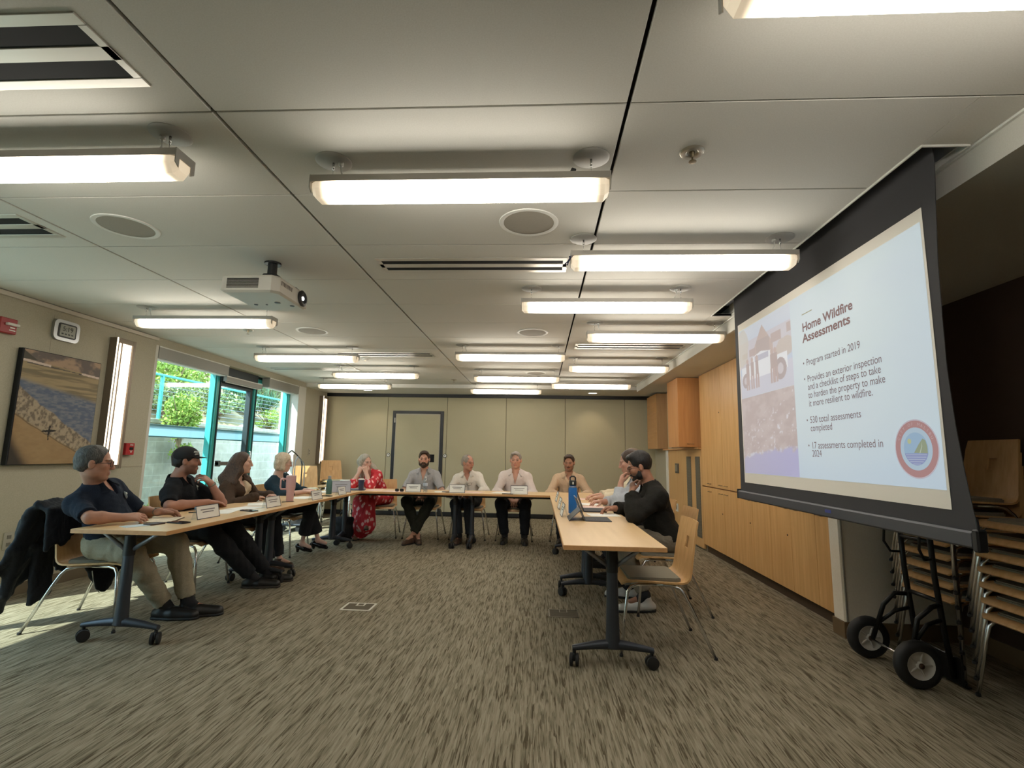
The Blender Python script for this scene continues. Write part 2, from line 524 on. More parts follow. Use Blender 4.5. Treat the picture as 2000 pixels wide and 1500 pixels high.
struct('trim_11', bm, M_ALU, 'slim corner guard on the pier')
# ================================================================== lamps and ceiling fittings
m = mat('diffuser_lit', srgb(240, 232, 215), 0.5, emit=(1.0, 0.93, 0.82), es=LAMP)
n, l, b = nt(m)
# tubes inside stop short of the ends, so the ends of the lens glow less
sx = n.new('ShaderNodeSeparateXYZ'); tc = n.new('ShaderNodeTexCoord'); l.new(tc.outputs['Object'], sx.inputs[0])
ab = n.new('ShaderNodeMath'); ab.operation = 'ABSOLUTE'; l.new(sx.outputs[0], ab.inputs[0])
mr = n.new('ShaderNodeMapRange'); mr.inputs['From Min'].default_value = 0.50; mr.inputs['From Max'].default_value = 0.62
mr.inputs['To Min'].default_value = LAMP; mr.inputs['To Max'].default_value = 0.45; mr.interpolation_type = 'SMOOTHSTEP'
l.new(ab.outputs[0], mr.inputs['Value']); l.new(mr.outputs[0], b.inputs['Emission Strength'])
l.new(ramp(n, l, ab.outputs[0], [(0.50, (1.0, 0.93, 0.82)), (0.60, (1.0, 0.80, 0.56))]), b.inputs['Emission Color'])
M_DIFF = m
M_CANOPY = mat('canopy_grey', srgb(176, 174, 168), 0.5, 0.1)
def pendant(power_left):
    L = 0.654
    t = thing('pendant_light', 'x', 'ceiling light', (0, 0, ZC), 0, 'linear pendant lights under the ceiling')
    bm = B()
    add_prism(bm, [(-0.055, -0.095), (-0.055, -0.125), (0.055, -0.125), (0.055, -0.095)], -L, L, 'X')
    obj('housing', bm, M_ALU, t)
    # translucent lens with chamfered lower edges
    bm = B()
    prof = [(-0.053, -0.126), (-0.053, -0.155), (-0.030, -0.192), (0.030, -0.192), (0.053, -0.155), (0.053, -0.126)]
    e = 0.022
    def ring(x, k): return [bm.verts.new((x, a * k, -0.126 + (z + 0.126) * k)) for a, z in prof]
    rs = [ring(-L + 0.002, 0.72), ring(-L + e, 1.0)] + [ring(-L + e + (2 * L - 2 * e) * i / 8, 1.0) for i in range(1, 8)] + [ring(L - e, 1.0), ring(L - 0.002, 0.72)]
    for a, c in zip(rs, rs[1:]):
        for j in range(6): bm.faces.new((a[j], a[(j + 1) % 6], c[(j + 1) % 6], c[j]))
    bm.faces.new(rs[0]); bm.faces.new(rs[-1])
    obj('lens', bm, M_DIFF, t)
    for s in (-1, 1):
        bm = B()
        add_prism(bm, [(-0.056, -0.094), (-0.056, -0.155), (-0.034, -0.17), (-0.034, -0.13), (0.034, -0.13), (0.034, -0.17), (0.056, -0.155), (0.056, -0.094)], s * L, s * (L + 0.004), 'X')
        obj('end_cap', bm, M_CANOPY, t)
        x = s * (L - 0.075)
        bm = B(); add_lathe(bm, [(0, -0.008), (0.072, -0.008), (0.080, -0.003), (0.080, 0.0)], 24, T(x, 0, 0))
        obj('canopy', bm, M_CANOPY, t, True, None, 0.6)
        bm = B(); add_tube(bm, [(x, 0, -0.008), (x, 0, -0.04)], 0.005, 8); add_tube(bm, [(x, 0, -0.04), (x, 0, -0.078)], 0.0015, 6); add_tube(bm, [(x, 0, -0.078), (x, 0, -0.095)], 0.004, 8)
        obj('stem', bm, M_CHROME, t, True)
    s = -1 if power_left else 1
    x = s * (L - 0.11)
    bm = B(); add_tube(bm, [(x, 0.0, -0.006), (x, 0, -0.022)], 0.012, 10); add_tube(bm, [(x, 0, -0.02), (x + 0.002, 0.002, -0.05), (x - 0.014 * s, 0.0, -0.075), (x - 0.012 * s, 0, -0.095)], 0.0035, 8)
    obj('power_cord', bm, M_WHITE, t, True)
    return t
PL, PR = pendant(True), pendant(False)
lamp_list = [
    (-2.13, 1.85, 1, 'linear pendant light cut off by the left edge of the frame'),
    (-0.362, 2.06, 0, 'long linear pendant light near the top middle of the ceiling'),
    (1.115, 1.13, 1, 'very bright pendant light in the top right corner, cut off by the frame'),
    (0.836, 2.90, 1, 'pendant light whose left end touches the middle slot diffuser, with a blue tie'),
    (0.508, 3.815, 1, 'pendant light fourth from the camera, over the right half of the room'),
    (1.116, 4.84, 0, 'pendant light just left of the top of the projection screen'),
    (-0.355, 5.89, 0, 'pendant light over the middle, in front of a far round speaker'),
    (1.042, 6.64, 0, 'pendant light beyond the far right slot diffuser'),
    (-0.357, 7.63, 0, 'pendant light in front of the last one of the middle row'),
    (0.858, 8.365, 0, 'farthest pendant light of the right row, near the soffit corner'),
    (-0.62, 9.18, 0, 'farthest pendant light of all, close to the partition'),
    (-3.087, 4.34, 0, 'pendant light behind the projector on the window side'),
    (-2.93, 6.05, 0, 'pendant light over the row beside the glazed patio door'),
    (-2.48, 7.387, 0, 'pendant light before the last one of the window row'),
    (-3.29, 8.68, 1, 'farthest pendant light of the window row, near the wall corner'),
]
for i, (x, y, pr, lab) in enumerate(lamp_list):
    src = PR if pr else PL
    if i == 0: o = src; o.location = (x, y, ZC); o['label'] = lab
    elif i == 1: o = src; o.location = (x, y, ZC); o['label'] = lab
    else: dup(src, (x, y, ZC), 0, lab)
# blue tie on one lamp end and dark tag on another
bm = B(); add_tube(bm, [(0, 0, 0.0), (0.012, -0.012, 0.015), (0.02, 0.0, 0.03), (0.005, 0.01, 0.028)], 0.006, 6); add_tube(bm, [(0, 0, 0), (-0.008, -0.01, -0.03)], 0.004, 6); add_tube(bm, [(0, 0, 0), (-0.02, -0.006, -0.02)], 0.004, 6)
t = obj('cloth_tie', bm, mat('tie_navy', srgb(38, 44, 70), 0.8), None, True, (0.165, 2.86, 2.425)); tag(t, 'small navy tie knotted at the end of a pendant light', 'tie')
bm = B(); add_box(bm, (0, 0, 0.014), (0.022, 0.012, 0.028), 0.003, RY(0.4)); add_box(bm, (0.012, 0, 0.006), (0.014, 0.01, 0.012), 0.003)
t = obj('dark_clip', bm, M_BLACK, None, False, (0.13, 2.03, 2.486)); tag(t, 'tiny dark clip on top of the near middle pendant light', 'clip')

# slot diffusers
def diffuser(x0, x1, y0, y1, lab):
    cxx, cyy = (x0 + x1) / 2, (y0 + y1) / 2
    t = thing('slot_diffuser', lab, 'air vent', (cxx, cyy, ZC), 0, 'two-slot air diffusers in the ceiling')
    hx, hy = (x1 - x0) / 2, (y1 - y0) / 2
    bm = B()
    for a, c in ((-hy, -hy + .045), (-0.03, 0.03), (hy - .045, hy)):
        bx(bm, -hx, hx, a, c, -0.005, 0.004, 0.002)
    for a, c in ((-hx, -hx + 0.03), (hx - 0.03, hx)): bx(bm, a, c, -hy + .045, hy - .045, -0.005, 0.004, 0.001)
    obj('frame', bm, mat('vent_white', srgb(198, 196, 188), 0.35, 0.35), t)
    for s in (-1, 1):
        y = s * (hy - 0.045 + 0.03) / 2
        hw = (hy - 0.045 - 0.03) / 2
        bm = B(); bx(bm, -hx + 0.03, hx - 0.03, y - hw, y + hw, -0.002, -0.001); obj('slot', bm, M_DARK, t)
    return t
diffuser(-2.73, -1.415, 1.265, 1.575, 'slot air diffuser in the top left corner, nearest to the camera')
diffuser(-4.29, -2.97, 2.52, 2.825, 'slot air diffuser at the left edge below the cut off lamp')
diffuser(-1.125, 0.18, 3.185, 3.45, 'slot air diffuser in the middle of the ceiling touching a lamp end')
diffuser(-2.73, -1.42, 6.36, 6.655, 'slot air diffuser over the left middle behind the second window lamp')
diffuser(-4.32, -2.90, 7.59, 7.84, 'slot air diffuser nearest to the windows, far left')
diffuser(0.42, 1.71, 5.775, 6.065, 'slot air diffuser on the right before the far right lamp')
# speakers
M_SPK = two_tone('speaker_mesh', srgb(166, 160, 148), srgb(150, 144, 134), 600, 0.8, 0.3, 0.001)
for x, y, lab in ((-0.07, 2.68, 'round ceiling speaker nearest, just behind the near middle lamp'), (-2.46, 2.69, 'round ceiling speaker at upper left between diffuser and projector'),
                  (-2.49, 5.225, 'round ceiling speaker right of the lamp behind the projector'), (-0.08, 5.245, 'round ceiling speaker in the middle before the middle lamp row'),
                  (-2.47, 7.98, 'round ceiling speaker far left, half hidden by a lamp'), (-0.06, 7.95, 'round ceiling speaker far middle, half hidden by a lamp')):
    t = thing('ceiling_speaker', lab, 'speaker', (x, y, ZC), 0, 'round ceiling speakers')
    bm = B(); add_lathe(bm, [(0.142, -0.004), (0.150, -0.008), (0.166, -0.005), (0.168, 0.0)], 40); obj('trim_ring', bm, M_WHITE, t, True, None, 0.8)
    bm = B(); add_lathe(bm, [(0.0, -0.0065), (0.10, -0.006), (0.1425, -0.003)], 40); obj('grille', bm, M_SPK, t, True)
# sprinklers, detectors and downlights
for x, y, z, lab in ((0.645, 2.03, ZC, 'brass sprinkler head in a double ring, near right ceiling'), (-3.20, 5.20, ZC, 'sprinkler head under the lamp behind the projector'), (-1.52, 8.75, ZC, 'far sprinkler head over the back tables')):
    t = thing('sprinkler', lab, 'sprinkler', (x, y, z), 0, 'ceiling sprinkler heads')
    bm = B(); add_lathe(bm, [(0.022, -0.001), (0.03, -0.008), (0.036, -0.004), (0.046, -0.008), (0.052, 0.0)], 24); obj('escutcheon', bm, mat('sprk_chrome', srgb(176, 170, 156), 0.35, 0.6), t, True)
    bm = B(); add_tube(bm, [(0, 0, 0), (0, 0, -0.025)], [0.012, 0.007], 10); add_tube(bm, [(0, 0, -0.02), (0, 0, -0.045)], [0.004, 0.003], 8); add_lathe(bm, [(0, -0.048), (0.017, -0.046), (0.017, -0.044), (0, -0.043)], 12)
    obj('head', bm, mat('sprk_brass', srgb(140, 128, 104), 0.35, 0.8), t, True, None, 0.7)
for x, y, lab in ((-3.45, 9.85, 'small lit downlight in the soffit at the far left corner'), (1.05, 9.9, 'small lit downlight in the soffit at the far right')):
    t = thing('downlight', lab, 'downlight', (x, y, 2.51), 0, 'rectangular downlights in the back soffit')
    bm = B(); add_box(bm, (0, 0, -0.003), (0.20, 0.12, 0.008), 0.002); obj('trim_frame', bm, M_WHITE, t)
    bm = B(); add_box(bm, (0, 0, -0.0075), (0.15, 0.075, 0.003)); obj('lens', bm, mat('downlight_lit', (1, 1, 1), 0.5, emit=(1, .93, .82), es=3.0), t)
    ld = bpy.data.lights.new('downlight_beam', 'SPOT'); ld.energy = 10; ld.color = (1.0, 0.80, 0.58); ld.spot_size = 1.75; ld.spot_blend = 0.7; ld.shadow_soft_size = 0.05
    lo_ = bpy.data.objects.new('downlight_beam', ld); COL.objects.link(lo_); lo_.parent = t; lo_.location = (0, 0, -0.03); lo_.rotation_euler = (0.25, 0, 0)
for x, y, lab in ((-2.44, 6.78, 'white smoke detector under the second window lamp'), (1.16, 3.9, 'round smoke detector near the fourth lamp')):
    if x > 0: continue
    t = thing('smoke_detector', lab, 'smoke detector', (x, y, ZC))
    bm = B(); add_lathe(bm, [(0, -0.035), (0.03, -0.034), (0.045, -0.02), (0.055, -0.008), (0.055, 0)], 20); obj('shell', bm, M_WHITE, t, True, None, 0.8)
    bm = B(); add_lathe(bm, [(0, -0.038), (0.008, -0.038), (0.008, -0.033)], 10); obj('sensor_led', bm, mat('led_warm', (1, .6, .3), emit=(1, .6, .3), es=3), t)

# projector with its ceiling mount
pj = thing('projector', 'white ceiling projector with a black arm mount, lens towards the screen', 'projector', (-1.90, 3.27, 2.30))
bm = B()
outl = [(-0.165, -0.20), (0.13, -0.20), (0.165, -0.165), (0.165, 0.185), (0.15, 0.20), (-0.03, 0.20), (-0.06, 0.21), (-0.12, 0.20), (-0.165, 0.16)]
lo = [bm.verts.new((x * 1.02, y * 1.02, 0.012)) for x, y in outl]; b0 = [bm.verts.new((x * 0.93, y * 0.94, 0)) for x, y in outl]
hi = [bm.verts.new((x, y, 0.105)) for x, y in outl]; h2 = [bm.verts.new((x * 0.95, y * 0.96, 0.118)) for x, y in outl]
for a, c in ((b0, lo), (lo, hi), (hi, h2)):
    for i in range(len(outl)): bm.faces.new((a[i], a[(i + 1) % len(outl)], c[(i + 1) % len(outl)], c[i]))
bm.faces.new(b0); bm.faces.new(h2)
obj('body', bm, mat('projector_white', srgb(206, 202, 192), 0.4), pj)
bm = B()
for i in range(8): bx(bm, -0.135, 0.055, -0.2055, -0.199, 0.028 + i * 0.0085, 0.0325 + i * 0.0085)
obj('side_grille', bm, M_DARK, pj)
bm = B()
for i in range(9): bx(bm, 0.160, 0.1665, -0.150 + i * 0.0155, -0.142 + i * 0.0155, 0.022, 0.092)
obj('front_grille', bm, mat('grille_shadow', srgb(70, 62, 54), 0.7), pj)
ML = T(0.165, 0.115, 0.062) @ RY(PI / 2)
bm = B(); add_lathe(bm, [(0.0, 0.0), (0.055, 0.0), (0.058, 0.008), (0.048, 0.016), (0.036, 0.018), (0.028, 0.010), (0.018, 0.009)], 28, ML); obj('lens_ring', bm, M_BLACK, pj, True, None, 0.6)
bm = B(); add_lathe(bm, [(0.0, 0.016), (0.010, 0.014), (0.014, 0.011)], 16, ML); obj('lens', bm, mat('lens_lit', (1, 1, 1), 0.1, emit=(0.85, 0.95, 1.0), es=4.0), pj, True)
bm = B()
for x, y, r in ((0.06, 0.02, 0.018), (0.12, 0.09, 0.014), (-0.03, 0.06, 0.007), (-0.10, 0.06, 0.012)): add_lathe(bm, [(0, -0.004), (r, -0.003), (r, 0.001)], 14, T(x, y, 0))
obj('foot_screw', bm, M_GREYMET, pj)
bm = B()
add_tube(bm, [(0.02, 0.0, 0.28), (0.02, 0, 0.15)], 0.028, 12); add_box(bm, (0.02, 0, 0.17), (0.09, 0.075, 0.05), 0.008); add_lathe(bm, [(0, 0.28), (0.05, 0.28), (0.05, 0.268), (0.0, 0.268)], 20, T(0.02, 0, 0))
for a in ((0.15, 0.15), (-0.14, 0.14), (0.13, -0.13), (-0.13, -0.02)):
    add_tube(bm, [(0.02, 0, 0.145), (0.02 + a[0] * .7, a[1] * .7, 0.135), (0.02 + a[0] * .8, a[1], 0.118)], 0.009, 8)
obj('ceiling_mount', bm, M_BLACK, pj)
bm = B(); add_tube(bm, [(-0.02, 0.02, 0.14), (-0.16, -0.02, 0.155), (-0.20, -0.06, 0.15)], [0.010, 0.014, 0.014], 10)
obj('cable_arm', bm, M_BLACK, pj, True)

pj.scale = (1.12, 1.08, 1.0)
# ================================================================== wall things
# sconces
M_SCON = mat('sconce_lit', srgb(240, 220, 190), 0.5, emit=(1.0, 0.86, 0.68), es=1.9)
def sconce(y, z0, z1, w, lab):
    t = thing('wall_sconce', lab, 'wall light', (XL, y, z0), 0, 'tall framed wall lights')
    h = z1 - z0; d = 0.085
    bm = B()
    for a, c in ((-w / 2, -w / 2 + 0.035), (w / 2 - 0.035, w / 2)): bx(bm, 0, d, a, c, 0, h, 0.002)
    bx(bm, 0, d, -w / 2 + .035, w / 2 - .035, 0, 0.04, 0.002); bx(bm, 0, d, -w / 2 + .035, w / 2 - .035, h - 0.05, h, 0.002)
    obj('frame', bm, mat('sconce_bronze', srgb(130, 118, 104), 0.45, 0.4), t)
    bm = B(); bx(bm, 0.004, d - 0.018, -w / 2 + .036, w / 2 - .036, 0.04, h - 0.05); obj('shade', bm, M_SCON, t)
    bm = B(); bx(bm, d + 0.0005, d + 0.004, -w / 2 - 0.001, -w / 2 + 0.014, 0, h); obj('side_glow_strip', bm, M_SCON, t)
    bm = B(); bx(bm, d - 0.012, d - 0.004, -0.008 - w * .18, 0.002 - w * .18, 0.04, h - .05); obj('lens_bar', bm, MATS['sconce_bronze'], t)
    return t
sconce(5.045, 1.06, 2.43, 0.25, 'tall lit wall light between the beach picture and the windows')
sconce(10.15, 1.03, 2.41, 0.25, 'tall lit wall light in the far left corner')

# fire strobe
t = thing('fire_strobe', 'red fire alarm strobe high on the left wall', 'fire alarm', (XL, 3.88, 2.215))
bm = B(); add_box(bm, (0.025, 0, 0.065), (0.05, 0.14, 0.13), 0.006); obj('body', bm, mat('alarm_red', srgb(150, 30, 32), 0.4), t)
bm = B(); add_box(bm, (0.062, 0.02, 0.078), (0.03, 0.10, 0.022), 0.004); obj('flash_lens', bm, mat('strobe_clear', srgb(220, 214, 206), 0.15), t)
bm = B(); add_box(bm, (0.051, 0.03, 0.052), (0.002, 0.04, 0.010)); add_box(bm, (0.051, 0.03, 0.03), (0.002, 0.05, 0.008)); obj('label_strip', bm, M_WHITE, t)
# pull station
t = thing('fire_pull_station', 'small red fire pull station beside the window', 'fire alarm', (XL, 5.31, 1.20))
bm = B(); add_box(bm, (0.022, 0, 0.065), (0.044, 0.115, 0.13), 0.005); obj('body', bm, mat('pull_red', srgb(176, 30, 36), 0.4), t)
bm = B(); add_box(bm, (0.046, 0.012, 0.070), (0.003, 0.05, 0.028)); obj('pull_slot', bm, M_DARK, t)
bm = B(); add_box(bm, (0.0455, 0.012, 0.038), (0.003, 0.014, 0.022)); add_box(bm, (0.0455, 0.012, 0.046), (0.003, 0.05, 0.004)); obj('handle', bm, M_WHITE, t)

def text_mesh(s, size, mtx, m, parent, name='lettering', align='LEFT', ext=0.0006, bold=0.0, sx=1.0, space=1.0):
    c = bpy.data.curves.new(name, 'FONT'); c.body = s; c.size = size; c.align_x = align; c.extrude = ext; c.offset = bold; c.space_character = space
    o = bpy.data.objects.new(name, c); COL.objects.link(o)
    bpy.context.view_layer.update()
    me = bpy.data.meshes.new_from_object(o.evaluated_get(bpy.context.evaluated_depsgraph_get()))
    bpy.data.objects.remove(o); bpy.data.curves.remove(c)
    me.transform(mtx @ Matrix.Diagonal((sx, 1, 1, 1)))
    me.materials.clear(); me.materials.append(m)
    q = bpy.data.objects.new(name, me); COL.objects.link(q); q.parent = parent
    return q
text_mesh('FIRE', 0.026, T(0.0455, 0.012, 0.100) @ RZ(PI / 2) @ RX(PI / 2), M_WHITE, t, 'lettering', 'CENTER')

# digital clock
t = thing('wall_clock', 'silver digital wall clock reading 5:19', 'clock', (XL, 4.418, 2.365))
def rrect(hx, hy, r, n=6):
    o = []
    for sx_, sy_, a0 in ((1, 1, 0), (-1, 1, PI / 2), (-1, -1, PI), (1, -1, 1.5 * PI)):
        for i in range(n + 1):
            a = a0 + PI / 2 * i / n
            o.append((sx_ * (hx - r) + r * math.cos(a), sy_ * (hy - r) + r * math.sin(a)))
    return o
bm = B(); add_prism(bm, rrect(0.130, 0.098, 0.05), 0, 0.028, 'X'); obj('case', bm, mat('clock_silver', srgb(186, 188, 190), 0.3, 0.6), t)
bm = B(); add_prism(bm, rrect(0.092, 0.068, 0.02), 0.028, 0.032, 'X'); obj('bezel', bm, M_BLACK, t)
bm = B(); add_prism(bm, rrect(0.078, 0.055, 0.008), 0.032, 0.034, 'X'); obj('display', bm, mat('lcd', srgb(150, 152, 142), 0.35), t)
text_mesh('5:19', 0.062, T(0.0345, 0.0, -0.004) @ RZ(PI / 2) @ RX(PI / 2), mat('lcd_ink', srgb(56, 60, 58), 0.6), t, 'digits', 'CENTER')
bm = B()
for i in range(4): add_box(bm, (0.0345, -0.05 + i * 0.033, -0.032), (0.001, 0.02, 0.012))
obj('small_digits', bm, MATS['lcd_ink'], t)

# outlets and switches
def plate(y, z, w, h, lab, dark=False, cat='outlet', x=XL):
    t = thing('wall_plate', lab, cat, (x, y, z))
    bm = B(); add_box(bm, (0.004, 0, h / 2), (0.008, w, h), 0.002); obj('plate', bm, mat('plate_grey', srgb(176, 172, 160), 0.5), t)
    for zc, hh in (((.5, .55),) if dark else ((.28, .22), (.72, .22))):
        bm = B(); add_box(bm, (0.009, 0, h * zc), (0.003, w * (.55 if dark else .4), h * hh))
        obj('socket', bm, mat('socket_dark', srgb(50, 54, 56), 0.6) if dark else mat('socket_grey', srgb(120, 118, 110), 0.5), t)
plate(4.185, 0.405, 0.085, 0.14, 'grey duplex outlet low on the left wall at the frame edge')
plate(4.475, 0.44, 0.12, 0.125, 'pale outlet box with dark insert beside the hanging jacket', True)
plate(9.72, 1.19, 0.07, 0.125, 'light switch on the wall between window bay and corner light', False, 'switch')

# beach picture (canvas)
pic = thing('framed_picture', 'canvas picture of a beach with surf and a small surfer', 'picture', (XL, 4.04, 1.12))
bm = B(); bx(bm, 0.0, 0.045, -0.012, 0.772, -0.006, 1.006, 0.002); obj('canvas_edge', bm, mat('canvas_black', srgb(30, 32, 36), 0.8), pic)
def grid_mesh(name, nu, nv, P, colfn, m, parent):
    us = np.linspace(0, 1, nu); vs_ = np.linspace(0, 1, nv)
    U, V = np.meshgrid(us, vs_)
    pts = P(U.ravel(), V.ravel())
    me = bpy.data.meshes.new(name)
    faces = [(j * nu + i, j * nu + i + 1, (j + 1) * nu + i + 1, (j + 1) * nu + i) for j in range(nv - 1) for i in range(nu - 1)]
    me.from_pydata([tuple(p) for p in pts], [], faces)
    at = me.color_attributes.new('Col', 'FLOAT_COLOR', 'POINT')
    c = colfn(U.ravel(), V.ravel()).astype(np.float32)
    rgba = np.ones((len(c), 4), np.float32); rgba[:, :3] = c
    at.data.foreach_set('color', rgba.ravel())
    me.materials.append(m)
    o = bpy.data.objects.new(name, me); COL.objects.link(o); o.parent = parent
    return o
def vnoise(x, y, seed=0, oct=4):
    """value noise, vectorised"""
    r = np.zeros_like(x); a = 1.0; tot = 0
    for o in range(oct):
        xi, yi = np.floor(x).astype(int), np.floor(y).astype(int)
        fx, fy = x - xi, y - yi
        fx, fy = fx * fx * (3 - 2 * fx), fy * fy * (3 - 2 * fy)
        def h(i, j):
            k = (i * 374761393 + j * 668265263 + (seed + o) * 1442695041) & 0x7fffffff
            k = ((k ^ (k >> 13)) * 1274126177) & 0x7fffffff
            return (k % 10007) / 10007.0
        r += a * ((h(xi, yi) * (1 - fx) + h(xi + 1, yi) * fx) * (1 - fy) + (h(xi, yi + 1) * (1 - fx) + h(xi + 1, yi + 1) * fx) * fy)
        tot += a; a *= 0.5; x = x * 2.03 + 5.1; y = y * 2.03 + 3.7
    return r / tot
def mixc(a, b_, t): return a * (1 - t[:, None]) + b_ * t[:, None]
def SS(a, b_, x): t = np.clip((x - a) / (b_ - a), 0, 1); return t * t * (3 - 2 * t)
def C3(r, g, b_): return np.array(srgb(r, g, b_)[:3])[None, :]
def beach(u, v):   # v=1 top
    nz = vnoise(u * 18, v * 60, 1); n2 = vnoise(u * 5, v * 9, 2, 5); n3 = vnoise(u * 40, v * 40, 5)
    sand = mixc(C3(176, 148, 108), C3(150, 120, 84), n2) * (0.9 + 0.2 * nz[:, None])
    foam = mixc(C3(176, 160, 136), C3(120, 108, 94), SS(.35, .7, n3))
    sea = mixc(C3(92, 104, 128), C3(128, 132, 140), SS(.3, .75, nz))
    flat = mixc(C3(168, 150, 116), C3(128, 116, 92), SS(.35, .7, vnoise(u * 3, v * 50, 7)))
    sky = mixc(C3(176, 150, 126), C3(110, 100, 96), SS(.4, .6, n2))
    c = sand
    shore = 0.43 - 0.40 * u + 0.035 * (n2 - .5)             # sand meets foam
    c = mixc(c, foam, SS(-0.01, 0.02, v - shore))
    s2 = 0.68 - 0.50 * u ** 0.9 + 0.07 * (n2 - .5)          # foam meets surf
    c = mixc(c, sea, SS(0.0, 0.02, v - s2))
    c = mixc(c, flat, SS(-0.02, 0.04, v - (0.73 - 0.14 * u)))
    hill = 0.905 - 0.02 * u
    c = mixc(c, C3(92, 86, 82), ((v > 0.852 + 0.03 * (1 - u) * (u < .7)) & (v < 0.90 - 0.05 * u)).astype(float) * ((u > .05)))
    c = mixc(c, C3(214, 196, 184), ((v > 0.895 - .055 * u) & (v < 0.915 - .055 * u) & ((u < .33) | (u > .74))).astype(float))
    c = mixc(c, sky, (v > 0.915 - .055 * u).astype(float))
    c = mixc(c, C3(84, 80, 70), ((v > 0.915) & (v < 0.99 - 0.45 * u) & (u < .2)).astype(float))
    c = mixc(c, C3(60, 52, 44), SS(.28, .12, u + v * .9))
    c = mixc(c, C3(100, 84, 60), SS(.010, .0, np.abs(v - shore)) * .8)
    # surfer with a board
    sf = (((u - .42) / .012) ** 2 + ((v - .295) / .035) ** 2 < 1) | (((u - .42) / .09) ** 2 + ((v - .298 - .06 * (u - .42)) / .010) ** 2 < 1) | ((np.abs(u - .415 + (v - .25) * .2) < .006) & (v > .215) & (v < .27)) | (((u - .425) / .012) ** 2 + ((v - .335) / .011) ** 2 < 1)
    c = mixc(c, C3(26, 26, 26), sf.astype(float))
    return c * 0.9
m = mat('beach_print', (1, 1, 1), 0.75); n, l, b = nt(m)
at = n.new('ShaderNodeVertexColor'); at.layer_name = 'Col'; l.new(at.outputs[0], b.inputs['Base Color'])
grid_mesh('picture_print', 220, 280, lambda U, V: np.stack([np.full_like(U, 0.0475), U * 0.765, V], 1), beach, m, pic)

# ================================================================== cabinets on the right
M_TOE = mat('toe_dark', srgb(70, 54, 38), 0.7)
M_HAND = mat('handle_steel', srgb(150, 130, 104), 0.35, 0.7)
ys = [4.13] + [4.42 + 0.4114 * k for k in range(8)]
for k in range(0, 8, 2):
    y0, y1, y2 = ys[k], ys[k + 1], ys[k + 2] if k + 2 < len(ys) else None
pairs = [(ys[0], ys[1], 'S')] ; kk = 1
units = [(ys[0], ys[1])] + [(ys[i], ys[i + 2]) for i in range(1, 7, 2)] + [(ys[7], ys[8])]
order = ['nearest the pier', 'second from the pier', 'third from the pier', 'fourth from the pier', 'farthest from the pier']
def cab_door(parent, y0, y1, z0, z1, hy, hz, lock=False):
    bm = B(); bx(bm, 2.30, 2.318, y0 + 0.002, y1 - 0.002, z0 + 0.002, z1 - 0.002, 0.0015)
    dd = obj('door', bm, M_MAPLE, parent)
    bm = B(); add_tube(bm, [(2.30, hy - 0.045, hz), (2.278, hy - 0.045, hz), (2.278, hy + 0.045, hz), (2.30, hy + 0.045, hz)], 0.0045, 8)
    obj('handle', bm, M_HAND, dd, True)
    if lock:
        bm = B(); add_lathe(bm, [(0, 0.003), (0.008, 0.003), (0.009, 0)], 12, T(2.30, hy - 0.02, z0 + (z1 - z0) * 0.62) @ RY(-PI / 2)); obj('lock', bm, M_TOE, dd)
for i, (a, c) in enumerate(units):
    t = thing('base_cabinet', 'maple base cabinet, %s' % order[i], 'cabinet', (0, 0, 0), 0, 'maple base cabinets along the right wall')
    bm = B(); bx(bm, 2.319, 2.90, a, c, 0.10, 0.885); bx(bm, 2.35, 2.90, a, c, 0.0, 0.10); obj('carcass', bm, M_MAPLE_EDGE, t)
    bm = B(); bx(bm, 2.345, 2.349, a, c, 0.0, 0.099); obj('toe_kick', bm, M_TOE, t)
    if c - a > 0.6:
        mid = (a + c) / 2
        cab_door(t, a, mid, 0.10, 0.885, mid - 0.09, 0.83); cab_door(t, mid, c, 0.10, 0.885, mid + 0.09, 0.83, True)
    else: cab_door(t, a, c, 0.10, 0.885, (c - 0.09) if i == 0 else (a + 0.09), 0.83)
    t = thing('wall_cabinet', 'tall maple upper cabinet, %s' % order[i], 'cabinet', (0, 0, 0), 0, 'tall maple upper cabinets along the right wall')
    bm = B(); bx(bm, 2.319, 2.90, a, c, 0.892, 2.452); obj('carcass', bm, M_MAPLE_EDGE, t)
    if c - a > 0.6:
        mid = (a + c) / 2
        cab_door(t, a, mid, 0.895, 2.45, mid - 0.09, 0.935); cab_door(t, mid, c, 0.895, 2.45, mid + 0.09, 0.935, True)
    else: cab_door(t, a, c, 0.895, 2.45, (c - 0.09) if i == 0 else (a + 0.09), 0.935)
# maple panel with louvres beyond the cabinets
t = thing('louvred_panel', 'maple service door with two grey louvre strips beyond the cabinets', 'door')
bm = B(); bx(bm, 2.30, 2.33, 7.31, 9.13, 0.03, 1.40, 0.002); obj('leaf', bm, wood('maple_pale', srgb(204, 160, 104), srgb(214, 174, 120), 'Z', 0.8), t)
M_LOUV = mat('louvre_grey', srgb(104, 100, 88), 0.6)
for y0, y1 in ((7.38, 7.58), (7.80, 8.02)):
    bm = B(); bx(bm, 2.294, 2.30, y0, y1, 0.16, 1.295)
    for k in range(28): bx(bm, 2.290, 2.2945, y0 + .01, y1 - .01, 0.18 + k * 0.04, 0.195 + k * 0.04)
    obj('louvre', bm, M_LOUV, t)
bm = B(); bx(bm, 2.285, 2.30, 8.47, 8.66, 1.02, 1.18, 0.003); obj('control_plate', bm, mat('control_grey', srgb(80, 78, 72), 0.5), t)
bm = B(); bx(bm, 2.278, 2.286, 8.50, 8.63, 1.045, 1.155, 0.003); obj('dial_cover', bm, mat('control_grey2', srgb(130, 124, 112), 0.5), t)
bm = B(); bx(bm, 2.28, 2.36, 9.13, 9.24, 0, 1.42, 0.003); bx(bm, 2.28, 2.36, 9.24, YB, 0, 0.02)
